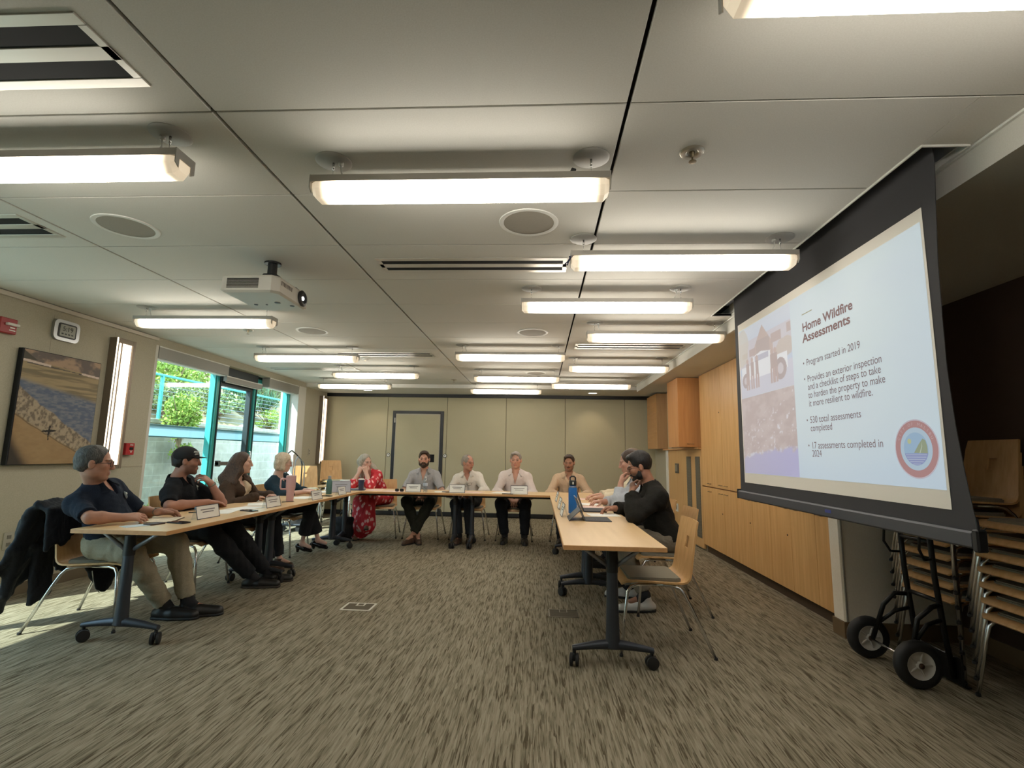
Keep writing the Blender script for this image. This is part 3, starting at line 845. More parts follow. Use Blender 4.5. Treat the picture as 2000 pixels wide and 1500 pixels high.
struct('trim_12', bm, M_WHITE, 'white door jamb beside the louvred panel')
bm = B(); bx(bm, 2.34, 2.9, 7.31, 9.13, 0.0, 1.40); bx(bm, 2.36, 2.9, 9.13, YB, 0, 2.45); bx(bm, 2.62, 2.9, 7.31, 9.36, 1.40, 2.45)
struct('wall_recess', bm, M_WALL, 'plain wall behind the service door and the hanging cupboards')
bm = B(); bx(bm, 2.26, 2.62, 7.31, 9.36, 1.402, 1.425); struct('trim_13', bm, M_MAPLE_EDGE, 'maple shelf edge over the service door')
for (x0, x1, y0, y1, lab) in ((2.035, 2.36, 7.46, 8.05, 'maple hanging cupboard nearest the tall cabinets'), (2.17, 2.62, 9.37, 10.2, 'maple hanging cupboard in the far right corner')):
    t = thing('hanging_cupboard', lab, 'cupboard', (0, 0, 0), 0, 'hanging cupboards at the far right')
    bm = B(); bx(bm, x0, x1 + (.25 if y0 < 9 else 0), y0 + 0.02, y1, 1.43, 2.45, 0.002); obj('carcass', bm, M_MAPLE_EDGE if y0 > 9 else wood('maple_deep', srgb(196, 138, 84), srgb(210, 154, 98), 'Z'), t)
    bm = B(); bx(bm, x0, x1, y0, y0 + 0.018, 1.432, 2.448, 0.002); dd = obj('door', bm, wood('maple_deep', srgb(196, 138, 84), srgb(210, 154, 98), 'Z') if y0 < 9 else wood('maple_dull', srgb(168, 130, 90), srgb(180, 142, 100), 'Z'), t)
    if y0 < 9:
        bm = B(); add_tube(bm, [(x0 + .12, y0, 1.475), (x0 + .12, y0 - .02, 1.475), (x0 + .21, y0 - .02, 1.475), (x0 + .21, y0, 1.475)], 0.004); obj('handle', bm, M_HAND, dd, True)

# floor boxes
for x, y, lab, c in ((-1.485, 4.315, 'square floor box outlined in white, left of centre', srgb(200, 196, 182)), (0.213, 4.325, 'square floor box outlined in thin pale metal, right of centre', srgb(140, 132, 116))):
    t = thing('floor_box', lab, 'floor outlet', (x, y, 0), 0, 'flush outlet boxes in the carpet')
    mm = mat('floorbox_rim_%d' % (x > 0), c, 0.4, 0.3); w_ = 0.009 if x < 0 else 0.004
    bm = B()
    for a in (-1, 1):
        bx(bm, a * 0.118 - w_, a * 0.118 + w_, -0.098, 0.098, 0.0, 0.004); bx(bm, -0.118, 0.118, a * 0.094 - w_, a * 0.094 + w_, 0.0, 0.004)
    obj('rim', bm, mm, t)
    bm = B()
    bx(bm, -0.03, 0.03, 0.022, 0.022 + w_, 0.0, 0.004)
    for a in (-1, 1): bx(bm, a * 0.03 - w_ * .7, a * 0.03 + w_ * .7, 0.022, 0.094, 0.0, 0.004)
    obj('cord_door', bm, mm, t)
    bm = B(); bx(bm, -0.109, 0.109, -0.085, 0.085, 0, 0.002); obj('carpet_insert', bm, mat('insert_carpet', srgb(92, 84, 68), 0.95), t)
# ================================================================== projection screen
SX = 1.66
sc_ = thing('projection_screen', 'large pull-down projection screen showing a slide about home wildfire assessments', 'projection screen', (0, 0, 0))
# black masked cloth with a tensioned (curved) near edge
near = [(2.52, 2.065), (2.30, 2.085), (2.10, 2.100), (1.88, 2.107), (1.66, 2.110), (1.43, 2.098), (1.24, 2.077), (1.10, 2.057), (1.02, 2.04)]
bm = B()
outline = [(2.065, 2.70)] + [(yn, z) for z, yn in near] + [(4.292, 1.02), (4.262, 2.50), (4.262, 2.70)]
add_prism(bm, outline, SX + 0.002, SX + 0.005, 'X')
obj('black_cloth', bm, mat('screen_masking', srgb(54, 54, 57), 0.9), sc_)
bm = B(); bx(bm, SX - 0.0005, SX + 0.001, 2.155, 4.198, 1.09, 2.382); obj('viewing_surface', bm, mat('screen_fabric', srgb(222, 218, 210), 0.8), sc_)
bm = B(); bx(bm, SX - 0.016, SX + 0.020, 2.05, 4.315, 0.955, 1.02, 0.008); obj('bottom_bar', bm, mat('bar_charcoal', srgb(70, 72, 78), 0.5, 0.2), sc_)
bm = B(); bx(bm, SX - 0.018, SX + 0.022, 2.025, 2.055, 0.945, 1.03, 0.006); add_tube(bm, [(SX, 2.04, 1.02), (SX, 2.045, 1.07)], 0.006, 8); obj('end_plug', bm, M_BLACK, sc_)
bm = B(); bx(bm, SX - 0.018, SX + 0.022, 4.312, 4.328, 0.955, 1.03, 0.003); obj('end_plug', bm, M_BLACK, sc_)
bm = B(); bx(bm, SX - 0.0175, SX - 0.0165, 2.98, 3.04, 0.982, 1.000); obj('maker_badge', bm, mat('badge_blue', srgb(60, 70, 140), 0.4), sc_)
bm = B(); add_tube(bm, [(SX + 0.03, 1.99, 2.68), (SX + 0.03, 4.5, 2.68)], 0.035, 16); obj('roller', bm, M_GREYMET, sc_, True)
# the projected slide: coloured light on the cloth
def em(name, c, s=1.0):
    if name in MATS: return MATS[name]
    m = mat(name, (0.02, 0.02, 0.02), 0.9, emit=c, es=s, spec=0.0); return m
SLIDE = 0.50
m = mat('slide_light', (0.25, 0.25, 0.25), 0.9, spec=0.0); n, l, b = nt(m)
at = n.new('ShaderNodeVertexColor'); at.layer_name = 'Col'; l.new(at.outputs[0], b.inputs['Emission Color']); b.inputs['Emission Strength'].default_value = SLIDE
M_SLIDE = m
def slide_bg(u, v):
    a = vnoise(u * 3, v * 3, 11, 3)
    c = mixc(C3(196, 224, 240), C3(214, 232, 236), SS(.2, .9, 1 - np.abs(u - .6) * 1.2 + (v - .5) * .3))
    c = mixc(c, C3(186, 210, 238), SS(.3, .0, v) * .5)
    c = mixc(c, C3(206, 222, 236), SS(.4, .7, a) * .5)
    return c
y0s, y1s, z0s, z1s = 4.182, 2.168, 1.166, 2.322
def SP(y0, y1, z0, z1, d):
    return lambda U, V: np.stack([np.full_like(U, SX - d), y0 + (y1 - y0) * U, z0 + (z1 - z0) * V], 1)
sl = grid_mesh('slide_background', 40, 24, SP(y0s, y1s, z0s, z1s, 0.0015), slide_bg, M_SLIDE, sc_)
def wash(c): return c * 0.74 + C3(206, 204, 214) * 0.26
def photo_truck(u, v):
    n1 = vnoise(u * 9, v * 9, 21, 4)
    c = mixc(C3(184, 206, 236), C3(214, 226, 240), SS(.55, 1, v))
    c = mixc(c, C3(206, 200, 212), ((v < .80) & (v > .42)).astype(float))               # building wall
    gab = (v < .93 - np.abs(u - .5) * 1.6) & (v > .45) & (np.abs(u - .5) < .19)
    c = mixc(c, C3(190, 156, 142), gab.astype(float))
    c = mixc(c, C3(168, 138, 132), (gab & (np.abs(u - .5) < .13) & (v < .74)).astype(float))
    for x0, x1, a, d in ((.66, .84, .62, .74), (.93, 1.0, .66, .78), (.06, .18, .56, .64), (.22, .36, .56, .66)):
        c = mixc(c, C3(176, 142, 136), ((u > x0) & (u < x1) & (v > a) & (v < d)).astype(float))
    tree = ((u - .06) / .14) ** 2 + ((v - .72) / .26) ** 2 < 0.7 + .8 * n1
    c = mixc(c, C3(206, 196, 170), tree.astype(float) * .7)
    tree = ((u - .88) / .16) ** 2 + ((v - .5) / .13) ** 2 < 0.6 + .7 * n1
    c = mixc(c, C3(196, 172, 150), tree.astype(float) * .8)
    c = mixc(c, C3(206, 208, 228), (v < .30 + .05 * n1).astype(float))                    # road
    truck = (((u > .04) & (u < .92) & (v > .24) & (v < .44)) | ((u > .28) & (u < .66) & (v > .42) & (v < .58 - .25 * np.abs(u - .46))))
    c = mixc(c, C3(246, 250, 255), truck.astype(float))
    c = mixc(c, C3(176, 176, 200), ((u > .33) & (u < .6) & (v > .46) & (v < .54)).astype(float))
    for x, y, r in ((.80, .25, .10), (.12, .24, .075)):
        d = np.hypot((u - x) * 1.0, (v - y) * .72)
        c = mixc(c, C3(150, 120, 124), (d < r).astype(float)); c = mixc(c, C3(206, 196, 204), (d < r * .5).astype(float))
    for x in (.17, .27, .37, .66, .72):
        c = mixc(c, C3(164, 128, 122), ((np.abs(u - x) < .032) & (v > .28) & (v < .48)).astype(float))
        c = mixc(c, C3(176, 136, 128), ((np.abs(u - x + .02) < .014) & (v > .10) & (v <= .29)).astype(float)); c = mixc(c, C3(176, 136, 128), ((np.abs(u - x - .02) < .014) & (v > .10) & (v <= .29)).astype(float))
        c = mixc(c, C3(190, 150, 136), (np.hypot(u - x, (v - .51) * .7) < .026).astype(float))
    return wash(c)
def photo_city(u, v):
    n1 = vnoise(u * 9, v * 12, 31, 5); n2 = vnoise(u * 30, v * 34, 33, 3); n3 = vnoise(u * 16, v * 24, 36, 2)
    c = mixc(C3(176, 146, 142), C3(200, 176, 172), SS(.3, .7, n1))
    c = mixc(c, C3(238, 236, 244), SS(.68, .78, n2) * SS(.25, .55, u * .5 + .5 - np.abs(v - .40)) * .9)
    c = mixc(c, C3(220, 222, 238), SS(.0, .03, .035 - np.abs(v - (.23 + .10 * u + .08 * (n3 - .5)))) * SS(.45, .6, n2))
    sea = SS(.02, -.02, v - (.21 + .12 * u * (u < .75) + .09 * (u >= .75) + .08 * (n3 - .5)))
    c = mixc(c, mixc(C3(168, 162, 206), C3(160, 158, 224), u), sea)
    return wash(c)
grid_mesh('slide_photo', 170, 130, SP(4.180, 3.325, 1.762, z1s - .006, 0.0025), photo_truck, M_SLIDE, sc_)
grid_mesh('slide_photo', 120, 84, SP(4.180, 3.327, 1.168, 1.760, 0.0025), photo_city, M_SLIDE, sc_)
M_TXT = em('slide_text_light', srgb(158, 134, 134), SLIDE)
M_TXH = em('slide_head_light', srgb(172, 138, 132), SLIDE)
def line(s, size, y, z, y_end, bold=0.0, m=None, name='slide_text'):
    Mx = T(SX - 0.0035, y, z) @ RZ(-PI / 2) @ RX(PI / 2)
    o = text_mesh(s, size, Mx, m or M_TXT, sc_, name, 'LEFT', 0.0, bold)
    # fit the line to its real width
    ysv = [v.co.y for v in o.data.vertices]
    wd = y - min(ysv)
    k = (y - y_end) / wd
    o.data.transform(T(0, y, 0) @ Matrix.Diagonal((1, k, 1, 1)) @ T(0, -y, 0))
    return o
line('Home Wildfire', 0.076, 3.183, 2.078, 2.671, 0.0018, M_TXH, 'slide_heading')
line('Assessments', 0.076, 3.186, 2.008, 2.699, 0.0018, M_TXH, 'slide_heading')
for s, z, ye in (('Program started in 2019', 1.858, 2.636), ('Provides an exterior inspection', 1.755, 2.483), ('and a checklist of steps to take', 1.705, 2.494), ('to harden the property to make', 1.654, 2.469), ('it more resilient to wildfire.', 1.602, 2.568), ('530 total assessments', 1.501, 2.671), ('completed', 1.451, 2.934), ('17 assessments completed in', 1.346, 2.523), ('2024', 1.298, 3.059)):
    line(s, 0.058, 3.161, z, ye)
bm = B()
for z in (1.878, 1.778, 1.521, 1.366): add_lathe(bm, [(0, 0.0005), (0.006, 0.0004), (0.006, 0)], 12, T(SX - 0.003, 3.193, z) @ RY(-PI / 2))
obj('slide_bullet', bm, M_TXT, sc_)
bm = B(); bx(bm, SX - 0.0035, SX - 0.003, 3.06, 3.179, 2.184, 2.190); obj('slide_accent', bm, em('accent_light', srgb(214, 210, 176), SLIDE), sc_)
# round seal with sun, hill and sea
cyS, czS = 2.313, 1.335
def disc(rr, d, m, name, n=40, r0=0.0, clip=None):
    bm = B()
    prof = [(r0, 0.0), (rr, 0.0)]
    add_lathe(bm, prof, n, T(SX - d, cyS, czS) @ RY(-PI / 2))
    return obj(name, bm, m, sc_)
disc(0.130, 0.0030, em('seal_rim', srgb(226, 216, 226), SLIDE), 'seal_edge', 48, 0.124)
disc(0.1245, 0.0032, em('seal_red', srgb(206, 160, 158), SLIDE), 'seal_band', 48, 0.094)
disc(0.0945, 0.0032, em('seal_pale', srgb(206, 228, 244), SLIDE), 'seal_field', 48)
disc(0.072, 0.0036, em('seal_sky', srgb(182, 212, 238), SLIDE), 'seal_sky', 48)
def seal_pt(a, r): return (cyS - r * math.cos(a), czS + r * math.sin(a))
bm = B(); arc = [seal_pt(PI + 0.28 + (PI - 0.56) * i / 20, 0.072) for i in range(21)]; add_prism(bm, arc, SX - 0.0041, SX - 0.004, 'X'); obj('seal_sea', bm, em('seal_sea', srgb(168, 178, 222), SLIDE), sc_)
bm = B()
for k in range(5):
    z = czS - 0.026 - k * 0.010; hw = math.sqrt(max(0, 0.07 ** 2 - (z - czS) ** 2)) * .95
    bx(bm, SX - 0.0046, SX - 0.0045, cyS - hw, cyS + hw, z - 0.0018, z + 0.0018)
obj('seal_wave', bm, em('seal_wave', srgb(206, 216, 240), SLIDE), sc_)
bm = B(); add_prism(bm, [(cyS + .012, czS - .018), (cyS - .02, czS + .02), (cyS - .045, czS + .044), (cyS - .060, czS + .036), (cyS - .068, czS + .01), (cyS - .068, czS - .02)], SX - 0.0046, SX - 0.0045, 'X'); obj('seal_hill', bm, em('seal_hill', srgb(176, 188, 158), SLIDE), sc_)
bm = B(); add_prism(bm, [(cyS - .020, czS - .020), (cyS - .026, czS - .020), (cyS - .040, czS + .010), (cyS - .040, czS + .030), (cyS - .036, czS + .010)], SX - 0.0051, SX - 0.005, 'X'); obj('seal_path', bm, em('seal_path', srgb(214, 226, 206), SLIDE), sc_)
bm = B(); add_lathe(bm, [(0, 0), (0.012, 0)], 16, T(SX - .0046, cyS + .034, czS + .034) @ RY(-PI / 2)); obj('seal_sun', bm, em('seal_sun', srgb(214, 222, 176), SLIDE), sc_)
def ringtext(s, a0, a1, flip):
    for i, ch in enumerate(s):
        if ch == ' ': continue
        a = a0 + (a1 - a0) * i / (len(s) - 1)
        y, z = seal_pt(a, 0.1025 if not flip else 0.116)
        rot = (a - PI / 2) if not flip else (a + PI / 2)
        text_mesh(ch, 0.020, T(SX - .0042, y, z) @ RZ(-PI / 2) @ RX(PI / 2) @ RZ(rot), em('seal_letters', srgb(228, 200, 200), SLIDE), sc_, 'seal_letter', 'CENTER', 0.0)
ringtext('CITY OF MALIBU', PI * 0.86, PI * 0.14, False)

# ================================================================== outdoors
M_CONC = two_tone('concrete_block', srgb(150, 146, 132), srgb(176, 170, 154), 9, 0.9, 0.3, 0.01)
n, l, b = nt(M_CONC)
br = n.new('ShaderNodeTexBrick'); br.inputs['Scale'].default_value = 1.0; br.inputs['Brick Width'].default_value = 0.42; br.inputs['Row Height'].default_value = 0.2; br.inputs['Mortar Size'].default_value = 0.006
br.inputs['Color1'].default_value = srgb(168, 162, 146); br.inputs['Color2'].default_value = srgb(150, 146, 130); br.inputs['Mortar'].default_value = srgb(196, 190, 176)
cv = coords(n, l, 'Object', (1, 1, 1), (PI / 2, 0, PI / 2))
sw = n.new('ShaderNodeSeparateXYZ'); tcx = n.new('ShaderNodeTexCoord'); l.new(tcx.outputs['Object'], sw.inputs[0]); cbx = n.new('ShaderNodeCombineXYZ'); l.new(sw.outputs[1], cbx.inputs[0]); l.new(sw.outputs[2], cbx.inputs[1]); l.new(cbx.outputs[0], br.inputs['Vector'])
mxn = n.new('ShaderNodeMix'); mxn.data_type = 'RGBA'; mxn.inputs[0].default_value = 0.5
prev = b.inputs['Base Color'].links[0].from_socket
l.new(prev, mxn.inputs[6]); l.new(br.outputs[0], mxn.inputs[7]); l.new(mxn.outputs[2], b.inputs['Base Color'])
bm = B(); bx(bm, -7.2, -4.83, -4, 24, -0.12, -0.02)
struct('ground', bm, two_tone('patio_concrete', srgb(196, 194, 186), srgb(210, 208, 200), 4, 0.9, 0.1), 'pale concrete patio outside the windows')
bm = B(); bx(bm, -7.05, -6.80, 0, 24, -0.1, 1.72, 0.01); bx(bm, -7.07, -6.78, 0, 24, 1.72, 1.80, 0.012)
tag(obj('retaining_wall', bm, M_CONC), 'grey concrete block retaining wall outside the windows', 'wall')
# hillside
bm = B()
nx, ny = 30, 60
gridv = []
for i in range(nx + 1):
    x = -7.05 - 13 * (i / nx) ** 1.2
    rowv = []
    for j in range(ny + 1):
        y = 2 + 26 * j / ny
        h = 1.70 + (abs(x) - 7.05) * 0.50 + 0.18 * math.sin(y * 1.3 + x) + 0.12 * math.sin(y * 3.1 - x * 2) + random.uniform(-.05, .05)
        rowv.append(bm.verts.new((x, y, h)))
    gridv.append(rowv)
for i in range(nx):
    for j in range(ny): bm.faces.new((gridv[i][j], gridv[i][j + 1], gridv[i + 1][j + 1], gridv[i + 1][j]))
tag(obj('hillside', bm, two_tone('dry_slope', srgb(176, 156, 122), srgb(128, 122, 92), 3, 0.95, 0.5, 0.05), None, True), 'dry brushy hillside rising behind the retaining wall', 'hill', None, 'structure')
# teal cable railing on the wall
rl = thing('cable_railing', 'teal steel railing with thin cables on top of the retaining wall', 'railing', (-6.92, 0, 1.80))
for k in range(11):
    y = 5.85 + 1.45 * k
    bm = B(); add_box(bm, (0, y, 0.40), (0.05, 0.05, 0.80), 0.004); obj('post', bm, M_TEAL, rl)
bm = B(); add_box(bm, (0, 13, 0.81), (0.06, 15.0, 0.04), 0.008); obj('top_rail', bm, M_TEAL, rl)
bm = B()
for k in range(8): add_tube(bm, [(0, 5.6, 0.08 + k * 0.09), (0, 20.4, 0.08 + k * 0.09)], 0.004, 5)
obj('cable', bm, M_SILVER, rl)
# planting
def leafmat(name, c1, c2):
    m = mat(name, c1, 0.6)
    n, l, b = nt(m)
    gi = n.new('ShaderNodeNewGeometry')
    l.new(ramp(n, l, gi.outputs['Random Per Island'], [(0, c1), (1, c2)]), b.inputs['Base Color'])
    b.inputs['Subsurface Weight'].default_value = 0.0
    return m
LM = [leafmat('leaf_lime', srgb(120, 156, 56), srgb(172, 188, 88)), leafmat('leaf_mid', srgb(110, 134, 84), srgb(160, 172, 118)), leafmat('leaf_dry', srgb(170, 160, 128), srgb(208, 198, 168)), leafmat('leaf_dark', srgb(66, 100, 70), srgb(104, 134, 92))]
def bush(x, y, z, rx, ry, rz_, nleaf, m, ls, lab, kind='round', seed=1, name='shrub', cat='shrub'):
    rnd = random.Random(seed)
    t = thing(name, lab, cat, (x, y, z))
    bm = B()
    for i in range(9):
        a = rnd.uniform(0, 2 * PI); q = rnd.uniform(.3, .9)
        p1 = (rx * q * math.cos(a), ry * q * math.sin(a), rz_ * rnd.uniform(.7, 1.7))
        add_tube(bm, [(0, 0, -0.1), (p1[0] * .4, p1[1] * .4, p1[2] * .5), p1], [0.02, 0.012, 0.004], 5)
    obj('stem', bm, mat('twig', srgb(120, 100, 76), 0.9), t)
    V, F = [], []
    nleaf = int(nleaf * 2.2); ls = ls * .55
    subs = [Vector((rnd.uniform(-.75, .75), rnd.uniform(-.75, .75), rnd.uniform(-.75, .75))) for _ in range(16)]
    for i in range(nleaf):
        while True:
            p = Vector((rnd.uniform(-1, 1), rnd.uniform(-1, 1), rnd.uniform(-1, 1)))
            if p.length < 1 and p.length > rnd.uniform(0, 1) * .8: break
        p = rnd.choice(subs) * .85 + p * rnd.uniform(.25, .45)
        c = Vector((p.x * rx, p.y * ry, (p.z + 1) * rz_))
        d = Vector((rnd.gauss(0, 1), rnd.gauss(0, 1), rnd.gauss(0, 1) + (.8 if kind == 'round' else 2.5))).normalized()
        s = d.cross(Vector((rnd.gauss(0, 1), rnd.gauss(0, 1), rnd.gauss(0, 1)))).normalized()
        L_ = ls * rnd.uniform(.6, 1.3); W = L_ * (.32 if kind == 'round' else .07)
        k = len(V)
        V += [c, c + d * L_ * .5 + s * W, c + d * L_, c + d * L_ * .5 - s * W]
        F.append((k, k + 1, k + 2, k + 3))
    me = bpy.data.meshes.new('foliage'); me.from_pydata(V, [], F); me.materials.append(m)
    o = bpy.data.objects.new('foliage', me); COL.objects.link(o); o.parent = t
    return t
bush(-6.48, 8.75, 1.42, .24, .50, .46, 1500, LM[0], .10, 'lime green vine hanging over the wall behind the first window', seed=1, name='vine', cat='vine')
vt = bush(-6.60, 9.0, 0.95, .10, .34, .22, 420, LM[0], .09, 'x', seed=2, name='shoot')
vr = [o for o in COL.objects if o.name == 'vine'][0]
for ch in list(vt.children):
    ch.name = 'hanging_shoot'; ch.parent = vr; ch.location = Vector((-6.60, 9.0, 0.95)) - vr.location
bpy.data.objects.remove(vt)
bm = B(); add_tube(bm, [(-.14, .05, -1.44), (-.06, .0, -.9), (-.05, .10, -.4), (0, 0, .1)], [.03, .025, .02, .015], 7); obj('trunk', bm, MATS['twig'], vr, True)
bush(-6.5, 8.25, 0.0, .20, .30, .18, 420, LM[0], .08, 'low green plant at the foot of the retaining wall', seed=3, name='plant', cat='plant')
hill = lambda x: 1.70 + (abs(x) - 7.05) * 0.50
specs = [(-7.6, 9.7, .5, .55, .40, 900, 1, .12, 'round', 'green shrub behind the railing, left in the first window'), (-8.4, 8.9, .7, .8, .55, 1100, 2, .30, 'spike', 'dry straw coloured grass clump at the top left of the first window'),
         (-7.5, 11.3, .5, .6, .45, 900, 1, .14, 'round', 'green shrub seen at the left edge of the glazed door'), (-8.6, 11.2, .8, .9, .6, 1100, 0, .16, 'round', 'yellow green shrub up the slope behind the first window'),
         (-8.0, 13.2, .7, .7, .6, 900, 3, .40, 'spike', 'dark spiky plant seen through the top of the glazed door'), (-9.6, 12.5, 1.0, 1.2, .7, 1200, 2, .3, 'spike', 'tan dry brush high on the slope behind the door'),
         (-7.4, 13.4, .4, .7, .3, 700, 0, .10, 'round', 'pale green shrub behind the cables in the door'), (-8.8, 15.6, .9, 1.0, .8, 1300, 1, .16, 'round', 'large green shrub seen through the window right of the door'),
         (-7.6, 16.2, .5, .9, .5, 1000, 3, .14, 'round', 'dark green shrub behind the railing in the right window'), (-10.5, 15.0, 1.3, 1.5, .9, 1500, 2, .22, 'round', 'dry brush mound at the hill top left of the far shrubs'),
         (-9.5, 18.4, 1.0, 1.3, 1.0, 1500, 1, .18, 'round', 'leafy green shrub farthest along the slope'), (-10.6, 10.6, 1.3, 1.5, .8, 1500, 2, .22, 'round', 'pale dry brush mound above the first window'), (-12.5, 18.5, 1.6, 2.2, 1.2, 1500, 1, .24, 'round', 'broad green shrub on the hill crest')]
for i, (x, y, rx, ry, rz_, nl, mi, ls, kd, lab) in enumerate(specs): bush(x, y, hill(x) - .05, rx, ry, rz_, nl, LM[mi], ls, lab, kd, 20 + i)
# planter and things on the patio
t = thing('planter', 'low grey planter box with a succulent outside the door', 'planter', (-6.3, 10.0, -0.02))
bm = B(); add_box(bm, (0, 0, 0.27), (0.5, 1.3, 0.54), 0.02); obj('box', bm, mat('planter_grey', srgb(150, 160, 176), 0.8), t)
bush(-6.3, 10.0, 0.5, .2, .5, .14, 260, LM[2], .12, 'pale succulent growing in the grey planter', 'spike', 60, 'succulent', 'plant')
bm = B(); add_tube(bm, [(0, 0, 0), (0, 0, 1.15)], 0.13, 20);  # round post added as placeholder for a leaning tan board
tag(obj('stand_in_post', bm, two_tone('wood_post', srgb(196, 160, 110), srgb(176, 140, 92), 6, .8), None, True, (-6.2, 12.2, -0.02), 0.8), 'pale wooden post standing in for a tan board leaning outside behind the blonde woman', 'post')
bm = B(); add_box(bm, (0, 0, 1.35), (0.12, 0.20, 2.7), 0.01)
tag(obj('outdoor_column', bm, mat('column_white', srgb(224, 222, 214), 0.8), None, False, (-5.55, 10.62, -0.02)), 'sunlit white column outside the window right of the door', 'column')
# ================================================================== tables
ZT = 0.74
def caster(parent, x, y, yaw_):
    R_ = T(x, y, 0) @ RZ(yaw_)
    bm = B()
    for s in (-1, 1):
        add_lathe(bm, [(0, -0.011), (0.022, -0.011), (0.037, -0.008), (0.038, 0.0), (0.037, 0.008), (0.022, 0.011), (0, 0.011)], 22, R_ @ T(0.0, s * 0.018, 0.038) @ RX(PI / 2))
    add_box(bm, (0.0, 0, 0.055), (0.05, 0.014, 0.045), 0.006, R_); add_tube(bm, [(0, 0, 0.06), (0, 0, 0.095)], 0.011, 10, True, R_)
    return obj('caster', bm, M_RUBBER, parent, True, None, 0.6)
def tleg(parent, x, y, W, yaw1, yaw2, ax='X'):
    """T leg with a column, arched foot across the table and two casters; foot runs along x"""
    bm = B()
    fw_ = W * 0.40
    # foot: arched bar, thick at the column
    n_ = 14
    rings = []
    for i in range(n_ + 1):
        t_ = -1 + 2 * i / n_
        xx = x + t_ * fw_
        zc = 0.105 + 0.030 * (1 - abs(t_) ** 1.5) ; hh = 0.016 + 0.016 * (1 - abs(t_)); wy = 0.020 + 0.014 * (1 - abs(t_))
        rings.append([bm.verts.new((xx, y + wy * math.cos(a), zc + hh * math.sin(a))) for a in [2 * PI * j / 12 for j in range(12)]])
    for a, c in zip(rings, rings[1:]):
        for j in range(12): bm.faces.new((a[j], a[(j + 1) % 12], c[(j + 1) % 12], c[j]))
    bm.faces.new(rings[0]); bm.faces.new(rings[-1])
    # column, slightly swelling towards the foot
    prof = [(0.0, 0.12), (0.050, 0.12), (0.044, 0.17), (0.039, 0.30), (0.034, 0.56), (0.034, 0.575), (0.0, 0.575)]
    add_lathe(bm, [(r, z) for r, z in prof], 20, T(x, y, 0) @ Matrix.Diagonal((1, 0.82, 1, 1)))
    leg = obj('leg', bm, M_GREYMET, parent, True, None, 0.8)
    caster(leg, x - fw_ + 0.012, y, yaw1); caster(leg, x + fw_ - 0.012, y, yaw2)
    bm = B(); add_lathe(bm, [(0.0, 0.56), (0.038, 0.56), (0.038, 0.60), (0.036, 0.69), (0.0, 0.69)], 18, T(x, y, 0) @ Matrix.Diagonal((1, 0.85, 1, 1))); obj('column_sleeve', bm, M_BLACK, leg, True, None, 0.8)
    bm = B()
    for s in (-1, 1):
        p0, p1 = Vector((x + s * 0.03, y, 0.60)), Vector((x + s * W * .29, y, 0.705))
        add_tube(bm, [p0, p1, p1 + Vector((s * .05, 0, 0.003))], 0.014, 8, True)
    obj('bracket_arm', bm, M_SILVER, leg, True)
    return leg
def table(label, loc, rz, W, L, ins, seed_):
    rnd = random.Random(seed_)
    t = thing('training_table', label, 'table', loc, rz, 'maple topped rolling tables set in a U')
    bm = B(); bx(bm, -W / 2, W / 2, 0, L - 0.002, ZT - 0.029, ZT, 0.003); obj('tabletop', bm, M_LAM, t)
    bm = B()
    for a in ((-W / 2 - .0015, W / 2 + .0015, -0.0015, 0.0), (-W / 2 - .0015, W / 2 + .0015, L - .002, L - .0005), (-W / 2 - .0015, -W / 2, 0, L - .002), (W / 2, W / 2 + .0015, 0, L - .002)):
        bx(bm, a[0], a[1], a[2], a[3], ZT - 0.027, ZT - 0.002)
    obj('edge_band', bm, M_MAPLE_EDGE, t)
    tleg(t, 0, ins, W, rnd.uniform(0, 6), rnd.uniform(0, 6)); tleg(t, 0, L - ins, W, rnd.uniform(0, 6), rnd.uniform(0, 6))
    bm = B(); bx(bm, -0.025, 0.025, ins, L - ins, 0.665, 0.70, 0.004); bx(bm, -W * .36, W * .36, ins - .03, ins + .03, 0.70, 0.711, 0.003); bx(bm, -W * .36, W * .36, L - ins - .03, L - ins + .03, 0.70, 0.711, 0.003)
    obj('under_beam', bm, M_BLACK, t)
    return t
table('left row table nearest the camera, in front of the older man in navy', (-2.765, 3.265, 0), 0, 0.66, 1.83, 0.11, 1)
table('left row table farther from the camera, holding the pink tumbler', (-2.765, 5.097, 0), 0, 0.66, 1.815, 0.11, 2)
table('right row table nearest the camera, with its bare end towards us', (0.466, 3.165, 0), 0, 0.62, 1.83, 0.14, 3)
table('right row table farther away, in front of the man in white sleeves', (0.466, 4.997, 0), 0, 0.62, 1.91, 0.11, 4)
table('back row table on the left, holding the clear water bottle', (-1.055, 7.22, 0), PI / 2, 0.61, 1.83, 0.12, 5)
table('back row table on the right, reaching the right hand row', (0.778, 7.22, 0), PI / 2, 0.61, 1.83, 0.12, 6)

